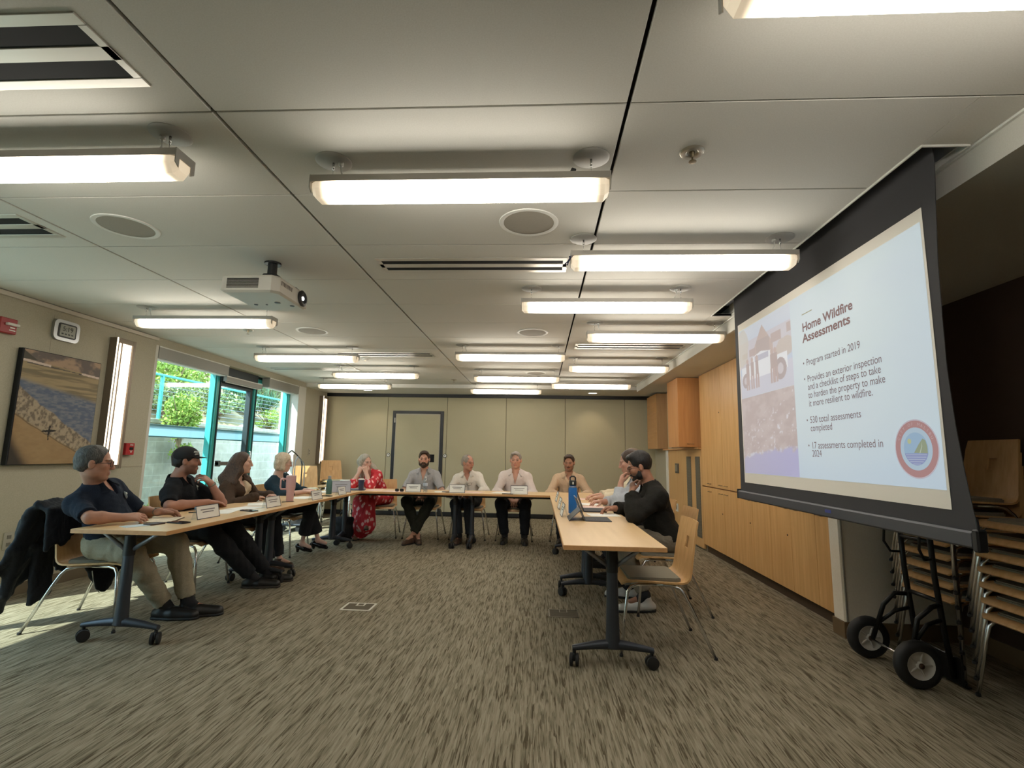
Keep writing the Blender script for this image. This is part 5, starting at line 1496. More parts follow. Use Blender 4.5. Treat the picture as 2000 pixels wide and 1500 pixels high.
HAIRS = {}
def person(sp):
    K = skeleton(sp); s = K['s']; h = sp.get('h', 0.0065)
    loc = V3(sp['hip'][0], sp['hip'][1], 0)
    root = thing('person', sp['label'], 'person', tuple(loc))
    pts = np.array([K['hipc'], K['neckp'], K['hc'], *K['sh'].values(), *K['el'].values(), *K['wr'].values(), *K['kn'].values(), *K['an'].values()])
    lo, hi = pts.min(0) - .24, pts.max(0) + .24
    lo[2] = -0.02; hi[2] = K['hc'][2] + .17
    H, hc, hs = K['H'], K['hc'], s * sp.get('hs', 1.0) * 1.04
    HP = lambda x, y, z: hc + H @ (V3(x, y, z) * hs)
    # ---- body, one continuous surface
    f = Field(lo, hi, h)
    torso(f, K, -0.012)
    f.cone(K['neckp'] - K['U'] * .03, HP(0, -.022, -.045), .060 * s * sp.get('nk', 1), .055 * s * sp.get('nk', 1), 0.03)
    for q in 'RL':
        arm(f, K, q, 0.0, 0, 2)
        leg(f, K, q, -0.010, 1.0, thin=sp.get('thin', 1.0) * .95)
        A = K['an'][q]; tz = azF(sp['leg' + q]['toe'])
        tp = sp['leg' + q].get('tip', -0.05)
        f.cone(A + V3(0, 0, -.02), A + tz * .12 * s + V3(0, 0, tp), .034 * s, .022 * s, 0.03)
        ha = sp['arm' + q]
        if 'd' in ha: hand(f, K['wr'][q], V3(*ha['d']), V3(*ha['p']), q == 'R', ha.get('c', .5), s * sp.get('hds', 1.0), ha.get('sp', .15), ha.get('ti', .4))
    head_prims(f, hc, H, hs, K.get('female', False))
    sk = np.array(srgb(*sp['skin'])[:3]); hcol = np.array(srgb(*sp['hcol'])[:3])
    def col(Pw):
        c = np.tile(sk, (len(Pw), 1))
        q = ((Pw - hc) @ H) / hs
        x, y, z = np.abs(q[:, 0]), q[:, 1], q[:, 2]
        face = (y > .03) & (np.abs(z) < .13) & (x < .08)
        def lay(m_, cc, a):
            c[:] = c * (1 - (m_ * a)[:, None]) + np.array(cc)[None] * (m_ * a)[:, None]
        nz_ = np.exp(-(((x - .038) / .018) ** 2 + ((z + .02) / .018) ** 2)) * face
        lay(nz_, sk * np.array([1.05, .72, .68]), .45)
        lay(np.exp(-((x / .012) ** 2 + ((z + .028) / .012) ** 2)) * face * (y > .09), sk * np.array([1.05, .75, .7]), .5)
        lay(((x < .024 - np.abs(z + .061) * .7) & (np.abs(z + .061) < .011) & (y > .07)).astype(float), sk * np.array([.82, .45, .45]), .75)
        lay(((np.abs(z + .061) < .0022) & (x < .024) & (y > .07)).astype(float), sk * .25, .8)
        lay(((((x - .031) / .019) ** 2 + ((z - .006) / .012) ** 2 < 1) & (y > .055)).astype(float), sk * .55, .55)
        br = ((z - .026 + (x - .03) ** 2 * 5) / .0058) ** 2 + ((x - .032) / .020) ** 2
        lay(((br < 1) & (y > .05)).astype(float), hcol * .8, .8)
        eo = ((x - .031) / .0125) ** 2 + ((z - .0045) / .0042) ** 2
        lay(((eo < 1) & (y > .07)).astype(float), (.26, .23, .21), .9)
        lay(((np.hypot(x - .031, z - .0045) < .0052) & (np.abs(z - .0045) < .0045) & (y > .07)).astype(float), (.03, .02, .015), .97)
        lay(((np.abs(eo - 1.15) < .22) & (z > .005) & (y > .068)).astype(float), (.04, .025, .02), .8)
        if sp.get('stubble'):
            st = SS(-.018, -.045, z - .25 * np.maximum(.03 - y, 0)) * SS(-.02, .015, y) * SS(-.14, -.115, z)
            st = st * (1 - SS(.034, .024, x) * SS(-.078, -.070, z) * SS(-.050, -.054, z))
            lay(st, hcol, sp['stubble'])
        c *= (0.94 + 0.12 * vnoise(Pw[:, 0] * 40, Pw[:, 2] * 40 + Pw[:, 1] * 31, 3, 3))[:, None]
        return c
    field_obj('body', f, M_SKIN, root, loc, col)
    # ---- trousers or skirt
    hc_ = max(h, .0075)
    if sp.get('trousers'):
        f = Field(lo, hi, hc_)
        e = sp.get('te', 0.012)
        f.ell(K['hipc'] + V3(0, 0, .02), V3(.168 + K.get('fat', 0) * .5, .128 + K.get('fat', 0) * .5, .115) * s + e * .6, K['Pf'], .05)
        for q in 'RL': leg(f, K, q, e, sp.get('tcut', .93), thin=sp.get('thin', 1.0))
        if sp.get('flare'):
            for q in 'RL':
                N_, A = K['kn'][q], K['an'][q]; p = N_ + (A - N_) * sp['tcut']
                f.cone(N_ + (A - N_) * .3, N_ + (A - N_) * (sp['tcut'] + .05), .06 * s, sp['flare'], .03, 'u', [(p, A - N_)])
        f.plane(K['hipc'] + V3(0, 0, .095), (0, 0, 1))
        f.ripple(.0042, 48, 5, (1, 1, .8)); f.ripple(.0018, 120, 6)
        field_obj('trousers', f, sp['trousers'], root, loc)
    if sp.get('skirt'):
        f = Field(lo - .1, hi, hc_)
        f.D[:, :, 0] = 1
        f.ell(K['hipc'] + V3(0, 0, .03), V3(.185, .145, .12), K['Pf'], .05)
        for q in 'RL':
            f.cone(K['hj'][q], K['kn'][q], .105, .080, .06)
            f.cone(K['kn'][q], K['an'][q] + V3(0, 0, -.02), .085, .12, .07)
        km = (K['kn']['R'] + K['kn']['L']) / 2; am = (K['an']['R'] + K['an']['L']) / 2
        f.cone(K['hipc'], km, .10, .08, .06); f.cone(km, am, .10, .12, .07)
        f.plane((0, 0, .035), (0, 0, -1)); f.plane(K['hipc'] + V3(0, 0, .13), (0, 0, 1))
        f.ripple(.010, 38, 8, (1, 1, .25)); f.ripple(.004, 90, 9, (1, 1, .5))
        field_obj('skirt', f, sp['skirt'], root, loc)
    # ---- shirt
    def top_garment(name, m, e, sl, neckr=.062, vdepth=0.0, hemz=-.03, open_=None, rip=(.0035, 50), extra=None, vw=.035):
        f = Field(lo, hi, hc_)
        torso(f, K, e)
        for q in 'RL':
            t1 = sl[q] if isinstance(sl, dict) else sl
            arm(f, K, q, e + sp.get('slv', .006), 0, t1, .03)
            if t1 > 1.05:
                d_ = nrm(K['wr'][q] - K['el'][q]); c0 = K['el'][q] + (K['wr'][q] - K['el'][q]) * (t1 - 1)
                f.cone(c0 - d_ * .05, c0 + d_ * .02, .036 * s + e + .004, .036 * s + e + .004, .012, 'u', [(c0, d_), (c0 - d_ * .045, -d_)])
        U, F_ = K['U'], K['Cf'][:, 1]
        f.ripple(rip[0], rip[1], hash(name) % 97 + int(sp['hip'][0] * 100) % 50 if False else 11 + int(abs(sp['hip'][1]) * 10) % 40, (1, 1, .75)); f.ripple(.0015, 130, 12)
        top = K['neckp'] + U * .025 * s
        f.cone(K['neckp'] - U * .02, K['neckp'] + U * .30, neckr * s + .004, neckr * s * 1.1 + .02, .01, 's')
        f.ell(K['neckp'] + F_ * .045 + U * .0, V3(neckr * .95, .045, .05) * s, K['Cf'], .01, 's')
        if vdepth > 0:
            for i in range(7):
                t_ = i / 6
                f.ell(K['neckp'] + F_ * (.085 + .02 * t_) - U * (.02 + vdepth * t_), V3(vw * (1 - t_) + .006, .055, .03) * s, K['Cf'], .006, 's')
        if open_:
            for i in range(9):
                t_ = i / 8
                f.ell(K['neckp'] + F_ * .13 - U * (.0 + .46 * t_), V3(open_ * (1 - .3 * abs(t_ - .5)), .075, .05), K['Cf'], .01, 's')
        f.plane(K['hipc'] + V3(0, 0, hemz), (0, 0, -1))
        if extra: extra(f)
        return field_obj(name, f, m, root, loc)
    if sp.get('shirt'):
        g = sp['shirt']
        so = top_garment('shirt', g['m'], g.get('e', .010), g.get('sl', 2), g.get('nr', .060), g.get('v', 0), g.get('hem', -.02), None, g.get('rip', (.0035, 50)), None, g.get('vw', .035))
        if g.get('collar'):
            bm = B(); Cf = K['Cf']; c0 = K['neckp'] + K['U'] * .005 * s + Cf[:, 1] * .012
            N_ = 26; rows = []
            gap = g.get('gap', 28)
            for rr, zz in ((.058, .040), (.066, .046), (.082, .020), (.094, -.004)):
                row = []
                for i in range(N_ + 1):
                    a = math.radians(gap + (360 - 2 * gap) * i / N_)
                    ex = 1.0 + (.35 if (rr > .09 and (i < 3 or i > N_ - 3)) else 0)
                    fr = (math.cos(a) * .5 + .5)
                    p = c0 + (Cf[:, 0] * math.sin(a) * 1.06 + Cf[:, 1] * math.cos(a) * 1.0) * rr * s * ex + K['U'] * (zz - .035 * fr - (.02 if ex > 1 else 0)) * s
                    row.append(bm.verts.new(tuple(p - loc)))
                rows.append(row)
            for a_, c_ in zip(rows, rows[1:]):
                for i in range(N_): bm.faces.new((a_[i], a_[i + 1], c_[i + 1], c_[i]))
            bmesh.ops.solidify(bm, geom=bm.faces[:], thickness=0.003)
            obj('collar', bm, g['m'], so, True)
        def cast(u, t_):
            o_ = K['hipc'] + K['U'] * t_ * K['L'] + K['Cf'][:, 0] * u + K['Cf'][:, 1] * .6 - loc
            ok, p_, nn, _ = so.ray_cast(Vector(o_), Vector(-K['Cf'][:, 1]))
            return p_ if ok else None
        def patch(nm, u0, u1, t0, t1, nu_, nv_, off, m_, par):
            bm = B(); rows = []
            for j in range(nv_ + 1):
                row = []
                for i in range(nu_ + 1):
                    p_ = cast(u0 + (u1 - u0) * i / nu_, t0 + (t1 - t0) * j / nv_)
                    if p_ is None: bm.free(); return None
                    row.append(bm.verts.new(p_ + Vector(K['Cf'][:, 1]) * off))
                rows.append(row)
            for a_, c_ in zip(rows, rows[1:]):
                for i in range(nu_): bm.faces.new((a_[i], a_[i + 1], c_[i + 1], c_[i]))
            bmesh.ops.solidify(bm, geom=bm.faces[:], thickness=.002)
            return obj(nm, bm, m_, par, True)
        if g.get('placket'):
            bpy.context.view_layer.update()
            top_ = g['placket']
            pk = patch('placket', -.014, .014, .06, top_, 2, 12, .003, g['m'], so)
            if pk:
                bm = B()
                for j in range(5):
                    p_ = cast(0, .08 + (top_ - .09) * j / 4)
                    if p_ is not None: add_lathe(bm, [(0, .002), (.0055, .002), (.006, 0)], 10, T(*(p_ + Vector(K['Cf'][:, 1]) * .0055)) @ Matrix(((*K['Cf'][0], 0), (*K['Cf'][1], 0), (*K['Cf'][2], 0), (0, 0, 0, 1))) @ RX(-PI / 2))
                obj('button', bm, mat('button_pearl', srgb(190, 184, 172), .4), pk)
        if g.get('pockets'):
            for x_ in g['pockets']:
                patch('pocket_flap', x_ * .085 - .055, x_ * .085 + .055, .290, .325, 6, 2, .006, g['m'], so)
        if g.get('badge'):
            Cf = K['Cf']; bp = K['hipc'] + K['U'] * .335 * K['L'] + Cf[:, 0] * g['badge'] * .082 
            for k_, (rr, mm_) in enumerate(((.030, mat('badge_grey', srgb(92, 104, 106), .6)), (.010, mat('badge_light', srgb(210, 216, 210), .5)))):
                bm = B(); R4 = Matrix(((*Cf[0], 0), (*Cf[1], 0), (*Cf[2], 0), (0, 0, 0, 1)))
                c_ = bp + Cf[:, 1] * (.1245 + K.get('fat', 0) * .5 + .0045 * k_) * s - Cf[:, 0] * .004 * k_ - loc + K['U'] * .01 * k_
                add_lathe(bm, [(0, .003), (rr * .8, .002), (rr, -.004)], 16, T(*c_) @ R4 @ RX(-PI / 2) @ RX(.12) @ RY(.35 * g['badge']))
                obj('chest_badge', bm, mm_, so, True)
    if sp.get('jacket'):
        g = sp['jacket']
        top_garment('jacket', g['m'], g.get('e', .022), g.get('sl', 2), .070, 0, g.get('hem', -.10), g.get('open', .05), g.get('rip', (.005, 42)))
    # ---- belt
    if sp.get('belt'):
        f = Field(lo, hi, hc_)
        f.ell(K['hipc'] + V3(0, 0, .02), V3(.168 + K.get('fat', 0) * .5, .128 + K.get('fat', 0) * .5, .115) * s + .016, K['Pf'], .05)
        f.plane(K['hipc'] + V3(0, 0, .09), (0, 0, 1)); f.plane(K['hipc'] + V3(0, 0, .055), (0, 0, -1))
        field_obj('belt', f, mat('belt_black', srgb(30, 28, 28), .4), root, loc)
    # ---- socks
    if sp.get('sock', True) and not sp.get('female') and sp.get('sock') != 0:
        for q in 'RL':
            A, N_ = K['an'][q], K['kn'][q]
            f = Field(np.minimum(A, N_) - .12, np.maximum(A, N_) + .12, .006)
            f.cone(A + (N_ - A) * .22, A, .047 * s, .043 * s, .01); f.cone(A, A + azF(sp['leg' + q]['toe']) * .05 + V3(0, 0, -.035), .042 * s, .036 * s, .02)
            field_obj('sock', f, mat('sock_dark', srgb(30, 30, 34), .9), root, loc)
    # ---- shoes
    for q in 'RL':
        A = K['an'][q]; tz = azF(sp['leg' + q]['toe']); sh = sp['shoe']
        base = sp['leg' + q].get('fz', 0.0)
        L_ = sh.get('len', .27) * s; wdt = sh.get('w', .044) * s
        heel = V3(A[0], A[1], 0) - tz * .055 * s; toe = heel + tz * (L_ - .04)
        side = V3(tz[1], -tz[0], 0)
        lo2, hi2 = np.minimum(heel, toe) - .1, np.maximum(heel, toe) + .1
        lo2[2] = base - .01; hi2[2] = base + .22
        f = Field(lo2, hi2, .005)
        hh = sh.get('heel', 0.0)
        f.cone(heel + V3(0, 0, base + .040 + hh), heel + tz * L_ * .42 + V3(0, 0, base + .038 + hh * .4), .036 * s, wdt, .02)
        f.cone(heel + tz * L_ * .42 + V3(0, 0, base + .036 + hh * .4), toe + V3(0, 0, base + .028), wdt, sh.get('tw', .034) * s, .02)
        if not sh.get('pump'): f.cone(heel + tz * .035 + V3(0, 0, base + .05), A + V3(0, 0, .0), .040 * s, .046 * s, .03, 'u', [(A + V3(0, 0, -.005), (0, 0, 1))])
        else: f.ell(heel + tz * L_ * .40 + V3(0, 0, base + .085 + hh * .5), V3(.032, .085, .045), np.stack([side, tz, V3(0, 0, 1)], 1), .006, 's')
        if not hh: f.plane((0, 0, base + .012), (0, 0, -1))
        so = field_obj('shoe', f, sh['m'], root, loc)
        f = Field(lo2, hi2, .005)
        if not hh:
            f.cone(heel + V3(0, 0, base + .008), heel + tz * L_ * .42 + V3(0, 0, base + .008), .038 * s, wdt + .002, .02)
            f.cone(heel + tz * L_ * .42 + V3(0, 0, base + .008), toe + V3(0, 0, base + .008), wdt + .002, sh.get('tw', .034) * s + .003, .02)
            f.plane((0, 0, base + .020), (0, 0, 1)); f.plane((0, 0, base + .001), (0, 0, -1))
        else:
            f.cone(heel + V3(0, 0, base + .012), heel + V3(0, 0, base + .03 + hh), .016, .024, .01, 'u', [(V3(0, 0, base + .002), (0, 0, -1))])
        field_obj('sole' if not hh else 'heel', f, sh.get('sm', M_RUBBER), so, loc)
    # ---- hair
    def hp(name, m, fn, rip=(.003, 110), par=None, hh=None):
        a, b_ = HP(0, 0, 0) - .30, HP(0, 0, 0) + .22
        if sp.get('longhair'): a[2] -= .25
        f = Field(a, b_, hh or max(h * .85, .005))
        fn(f)
        f.ripple(rip[0], rip[1], 4, (1, 1, .45))
        return field_obj(name, f, m, par or root, loc)
    style = sp.get('hair')
    if style:
        m = sp['hm']
        def fn(f):
            sd = style
            z0 = sd.get('up', 0)
            f.ell(HP(0, -.018, .040 + z0 * .4), V3(.0815 + sd.get('x', 0), .1005, .089 + z0) * hs, H, .02)
            if sd.get('quiff'): f.ell(HP(0, .045, .098), V3(.058, .045, .028) * hs, H, .03)
            if sd.get('sidepart'): f.ell(HP(.02, .06, .092), V3(.05, .035, .022) * hs, H, .03)
            if sd.get('back'): f.ell(HP(0, -.06, -.02), V3(.068, .050, .065) * hs, H, .03)
            fl = sd.get('line', .088)   # height of the hairline above the eyes
            f.ell(HP(0, .098, fl - .105), V3(.074, .080, .108) * hs, H, .006, 's')       # face opening
            for x in (-1, 1):
                if not sd.get('long') and not sd.get('bob'):
                    f.ell(HP(x * .085, .030, -.055), V3(.03, .062, .072) * hs, H, .006, 's')
                    f.ell(HP(x * .088, -.006, -.008), V3(.022, .024, .036) * hs, H, .004, 's')
            if sd.get('bald'):
                f.ell(HP(0, .062, .112), V3(.060, .055, .034) * hs, H, .012, 's')
            if not sd.get('long') and not sd.get('bob'):
                f.plane(HP(0, -.06, -.055 + sd.get('nape', 0)), H @ V3(0, -.35, -1))
            if sd.get('bob'):
                for x in (-1, 1):
                    f.cone(HP(x * .066, -.01, .03), HP(x * .078, .002, -.075), .026 * hs, .030 * hs, .03)
                f.cone(HP(-.05, -.070, -.02), HP(.05, -.070, -.02), .04 * hs, None, .03); f.cone(HP(-.05, -.062, -.075), HP(.05, -.062, -.075), .034 * hs, None, .04)
                f.plane(HP(0, 0, -.108), H @ V3(0, 0, -1))
            if sd.get('long'):
                Ld = sd['long']
                bk = K['Cf'][:, 1]
                for x in ((-1, 1) if not sd.get('only') else (sd['only'],)):
                    p0 = HP(x * .066, -.012, .02); p1 = HP(x * .082, -.01, -.09); p2 = K['neckp'] + K['Cf'][:, 0] * x * .105 + bk * sd.get('fr', .03) - K['U'] * .03
                    p3 = p2 - K['U'] * Ld * (1 if x == sd.get('side', 1) or sd.get('side') is None else .55) + bk * .03
                    f.cone(p0, p1, .026, .032, .03); f.cone(p1, p2, .032, .034, .04); f.cone(p2, p3, .034, .018, .04)
                for x in (-1, 1): f.cone(HP(x * .05, -.05, .0), K['neckp'] + K['Cf'][:, 0] * x * .085 - bk * .02 - K['U'] * .02, .045, .045, .05)
                q0 = HP(0, -.085, .0); q1 = K['neckp'] - bk * .085 + K['U'] * .02; q2 = q1 - K['U'] * Ld * 1.05 - bk * .02
                for dx in (-.06, 0, .06):
                    d_ = K['Cf'][:, 0] * dx
                    f.cone(q0 + H @ V3(dx * .8, 0, 0), q1 + d_, .035, .036, .05); f.cone(q1 + d_, q2 + d_ * 1.1, .036, .02, .05)
        hp('hair', m, fn, style.get('rip', (.003, 110)))
    if sp.get('beard'):
        bd = sp['beard']
        def fn(f):
            t_ = bd.get('t', .006)
            f.ell(HP(0, 0.026, -0.030), V3(.059, .062, .082) * hs + t_, H, 0.03); f.ell(HP(0, 0.062, -0.098), V3(.024, .022, .020) * hs + t_, H, 0.03)
            for x in (-1, 1): f.ell(HP(x * .044, 0.006, -0.062), V3(.020, .034, .026) * hs + t_, H, 0.03)
            f.cone(HP(-.022, .087, -.046), HP(.022, .087, -.046), .0085 * hs, None, .01)
            f.ell(HP(0, .10, -.010), V3(.046, .075, .032) * hs, H, .01, 's')
            f.ell(HP(0, .108, -.0615), V3(.020, .020, .007) * hs, H, .004, 's')
            for x in (-1, 1): f.ell(HP(x * .052, .075, -.028), V3(.030, .04, .030) * hs, H, .01, 's')
            f.plane(HP(0, 0, bd.get('top', -.012)), H @ V3(0, -.15, 1)); f.plane(HP(0, .0, 0), H @ V3(0, -1, .0))
            if bd.get('chin'):
                for x in (-1, 1): f.plane(HP(x * .034, 0, 0), H @ V3(x, 0, 0))
        hp('beard', sp['hm'] if not bd.get('m') else bd['m'], fn, (.0015, 160))
    if sp.get('moustache'):
        def fn(f):
            for x in (-1, 1): f.cone(HP(x * .003, .094, -.046), HP(x * .027, .084, -.054), .0065 * hs, .004 * hs, .006)
        hp('moustache', sp['hm'], fn, (.001, 200))
    # ---- spectacles
    R4 = Matrix(((*H[0], 0), (*H[1], 0), (*H[2], 0), (0, 0, 0, 1)))
    def spectacles(Mx, m, par, name='spectacles'):
        bm = B()
        for x in (-1, 1):
            lp = [(x * .034 + a, .101 - abs(x * .034 + a) * .10, .002 + c_) for a, c_ in rrect(.027, .019, .011, 3)]
            add_tube(bm, lp + [lp[0]], .0018, 6, False)
            add_tube(bm, [(x * .061, .095, .008), (x * .077, .070, .008), (x * .081, .0, .004), (x * .078, -.018, -.010)], .0017, 6)
        add_tube(bm, [(-.008, .100, .006), (0, .103, .009), (.008, .100, .006)], .0016, 6)
        xf(bm, bm.verts[:], Mx)
        return obj(name, bm, m, par, True)
    if sp.get('glasses'):
        spectacles(T(*(hc - loc)) @ R4 @ Matrix.Scale(hs * 1.0, 4), sp['glasses'], root)
    if sp.get('hung'):
        Cf = K['Cf']; C4 = Matrix(((*Cf[0], 0), (*Cf[1], 0), (*Cf[2], 0), (0, 0, 0, 1)))
        p = K['hipc'] + K['U'] * .30 * K['L'] + Cf[:, 1] * .150 - loc
        spectacles(T(*p) @ C4 @ RY(.12) @ RX(-.10) @ T(0, -.10, 0) @ Matrix.Scale(1.0, 4), M_BLACK, root, 'hung_spectacles')
    if sp.get('cap'):
        def fn(f):
            f.ell(HP(0, -.012, .042), V3(.088, .106, .092) * hs, H, .01)
            f.plane(HP(0, .07, .036), H @ V3(0, .18, -1))
            f.ell(HP(0, -.012, .034), V3(.080, .098, .086) * hs, H, .004, 's')
        a, b_ = HP(0, 0, 0) - .2, HP(0, 0, 0) + .24
        f = Field(a, b_, .005); fn(f); cp = field_obj('cap', f, sp['cap'], root, loc)
        bm = B(); rows = []
        for i in range(9):
            t_ = i / 8
            row = []
            for j in range(15):
                a_ = math.radians(-62 + 124 * j / 14)
                y = .082 * math.cos(a_) + t_ * (.078 * math.cos(a_) ** .6); x = .084 * math.sin(a_) * (1 - .12 * t_)
                z = .046 - .014 * t_ - .34 * x * x * 12 * (0.3 + .5 * t_) * .35
                row.append(bm.verts.new(tuple(HP(x, y, z) - loc)))
            rows.append(row)
        for a_, c_ in zip(rows, rows[1:]):
            for j in range(14): bm.faces.new((a_[j], a_[j + 1], c_[j + 1], c_[j]))
        bmesh.ops.solidify(bm, geom=bm.faces[:], thickness=.004)
        obj('brim', bm, sp['cap'], cp, True)
        for ln, z in (('MALIBU', .078), ('CITY', .056)):
            Mx = T(*(HP(.052, .072, z) - loc)) @ R4 @ RZ(-.60 + PI) @ RX(PI / 2 + .38) 
            text_mesh(ln, .020, Mx, M_WHITE, cp, 'cap_lettering', 'CENTER', .0008, .0005)
    if sp.get('watch'):
        q = sp['watch']; W, E_ = K['wr'][q], K['el'][q]; d_ = nrm(W - E_)
        Fm = frame(V3(0, 0, 1) if abs(d_[2]) < .9 else V3(1, 0, 0), d_)
        M4 = Matrix(((*Fm[0], 0), (*Fm[1], 0), (*Fm[2], 0), (0, 0, 0, 1)))
        c_ = W - d_ * .02 - loc
        bm = B(); add_lathe(bm, [(.0285, -.009), (.031, -.008), (.031, .008), (.0285, .009)], 24, T(*c_) @ M4 @ RX(-PI / 2)); add_box(bm, (0, 0, 0), (.03, .03, .009), .003, T(*c_) @ M4 @ T(.030, 0, 0) @ RY(PI / 2))
        obj('wrist_watch', bm, mat('watch_steel', srgb(130, 126, 116), .35, .7), root, True)
    return root
# ================================================================== the twelve people
NAVY = cloth('polo_navy', srgb(22, 30, 44), srgb(30, 40, 56))
BLACKC = cloth('polo_black', srgb(16, 18, 22), srgb(24, 27, 32))
KHAKI = cloth('khaki', srgb(146, 138, 118), srgb(160, 152, 132))
DKTR = cloth('trouser_dark', srgb(26, 28, 32), srgb(36, 38, 42))
OLV = cloth('trouser_olive', srgb(36, 38, 32), srgb(46, 48, 40))
CHAR = cloth('trouser_charcoal', srgb(40, 44, 50), srgb(52, 56, 62))
BROWNJ = cloth('jacket_brown', srgb(62, 48, 38), srgb(76, 60, 48))
CREAM = cloth('blouse_cream', srgb(206, 190, 164), srgb(216, 202, 178))
TEALT = cloth('top_dark_teal', srgb(26, 44, 56), srgb(36, 56, 68))
GREYP = cloth('polo_grey', srgb(152, 152, 154), srgb(166, 166, 168))
WHITES = cloth('shirt_white', srgb(206, 200, 190), srgb(216, 210, 202))
PALES = cloth('shirt_pale_pink', srgb(204, 192, 188), srgb(214, 204, 200))
BEIGE = cloth('shirt_beige', srgb(186, 160, 134), srgb(198, 174, 148))
LBLUE = cloth('shirt_light_blue', srgb(182, 188, 198), srgb(196, 202, 210))
CREAMS = cloth('shirt_cream', srgb(212, 198, 170), srgb(220, 208, 184))
BLACKJ = cloth('jacket_black', srgb(24, 23, 20), srgb(34, 33, 29))
SHB = mat('shoe_black', srgb(26, 25, 25), .45)
SHBR = mat('shoe_brown', srgb(74, 54, 42), .5)
SHPAT = mat('shoe_patent', srgb(22, 18, 20), .12)
H_GREY = hair_mat('hair_grey_dark', srgb(44, 44, 44), srgb(92, 90, 86))
H_BLK = hair_mat('hair_black', srgb(12, 11, 11), srgb(30, 27, 26))
H_BRN = hair_mat('hair_brown', srgb(46, 34, 28), srgb(84, 64, 50))
H_BRN2 = hair_mat('hair_brown_short', srgb(40, 28, 20), srgb(66, 48, 34))
H_BLON = hair_mat('hair_blonde', srgb(170, 150, 124), srgb(206, 192, 170))
H_GBL = hair_mat('hair_grey_blonde', srgb(128, 122, 110), srgb(182, 176, 162))
H_SILV = hair_mat('hair_silver', srgb(116, 108, 100), srgb(164, 156, 146))
H_LBR = hair_mat('hair_light_brown', srgb(92, 72, 54), srgb(130, 108, 84))
dn = (0, 0, -1)
person(dict(label='older man in navy polo and khaki trousers writing at the nearest left table', h=.0048, s=1.0, fat=.018, wd=1.05,
    hip=(-3.22, 3.74), baz=84, saz=78, shR=(-.045, -.01, -.005), neck=(-3.275, 3.61, 1.005), head=(-3.235, 3.535, 1.160), haz=56, pitch=2, hs=1.02, sw=.190, nk=1.08,
    armR=dict(w=(-2.955, 3.52, .785), e=(-3.06, 3.36, .80), d=(.75, .55, .02), p=(-.35, .35, -.8), c=.55), armL=dict(w=(-2.94, 3.83, .79), pole=(-.5, .9, -.6), d=(.55, .40, -.02), p=(.2, -.5, -.8), c=.45),
    legR=dict(k=(-2.93, 3.60, .525), a=(-2.83, 3.86, .10), toe=84), legL=dict(k=(-2.84, 3.93, .545), a=(-2.70, 3.93, .11), toe=72),
    skin=(176, 131, 111), hcol=(52, 48, 46), hair=dict(line=.10, back=1, bald=0, rip=(.003, 130)), hm=H_GREY, stubble=.12, glasses=M_BLACK,
    shirt=dict(m=NAVY, e=.012, sl=.86, collar=1, badge=-1, v=.05), trousers=KHAKI, te=.016, tcut=.93, belt=1, shoe=dict(m=SHB, len=.31, w=.052, tw=.042), watch='L'))
person(dict(label='man in black cap and black polo holding his chin at the left table', h=.0052, s=1.0, fat=.010,
    hip=(-3.26, 4.60), baz=88, saz=74, neck=(-3.30, 4.47, 1.005), head=(-3.24, 4.505, 1.165), haz=60, pitch=0, sw=.192,
    armR=dict(w=(-3.01, 4.52, .80), e=(-3.15, 4.22, .79), d=(.45, .8, -.05), p=(0, 0, -1), c=.3), armL=dict(w=(-3.055, 4.60, .965), e=(-2.99, 4.70, .775), d=(-.30, -.62, .55), p=(-.55, .1, -.6), c=[.75, .8, .8, .85]),
    legR=dict(k=(-2.95, 4.50, .55), a=(-2.68, 4.78, .10), toe=78), legL=dict(k=(-2.90, 4.74, .56), a=(-2.66, 4.98, .10), toe=70),
    skin=(165, 121, 103), hcol=(20, 17, 15), hair=dict(line=.07, back=1), hm=H_BLK, stubble=.55, cap=mat('cap_black', srgb(14, 14, 17), .85),
    shirt=dict(m=BLACKC, e=.012, sl=.80, collar=1, badge=-1, v=.04), trousers=DKTR, te=.018, tcut=.94, shoe=dict(m=SHB, len=.31, w=.050, tw=.040, sm=mat('sole_brown', srgb(60, 52, 44), .8)), watch='L'))
person(dict(label='woman with very long brown hair and a brown jacket over a cream top', h=.006, s=.93, female=True, longhair=1,
    hip=(-3.28, 5.47), baz=90, saz=92, neck=(-3.30, 5.36, .975), head=(-3.25, 5.40, 1.135), haz=66, pitch=0, sw=.165,
    armR=dict(w=(-2.98, 5.22, .785), pole=(-.3, -.6, -.6), d=(.7, .6, 0), p=dn, c=.35), armL=dict(w=(-2.98, 5.52, .785), pole=(-.3, .6, -.6), d=(.8, -.5, 0), p=dn, c=.35),
    legR=dict(k=(-2.95, 5.38, .55), a=(-2.86, 5.42, .10), toe=90), legL=dict(k=(-2.94, 5.58, .55), a=(-2.86, 5.62, .10), toe=90),
    skin=(198, 160, 142), hcol=(60, 44, 36), hair=dict(line=.092, long=.34, fr=.045, x=.0, rip=(.0035, 60)), hm=H_BRN,
    shirt=dict(m=CREAM, e=.006, sl=.6, v=.09, vw=.05), jacket=dict(m=BROWNJ, e=.020, open=.070, hem=-.12), trousers=DKTR, tcut=.94, shoe=dict(m=SHBR, len=.24, w=.038)))
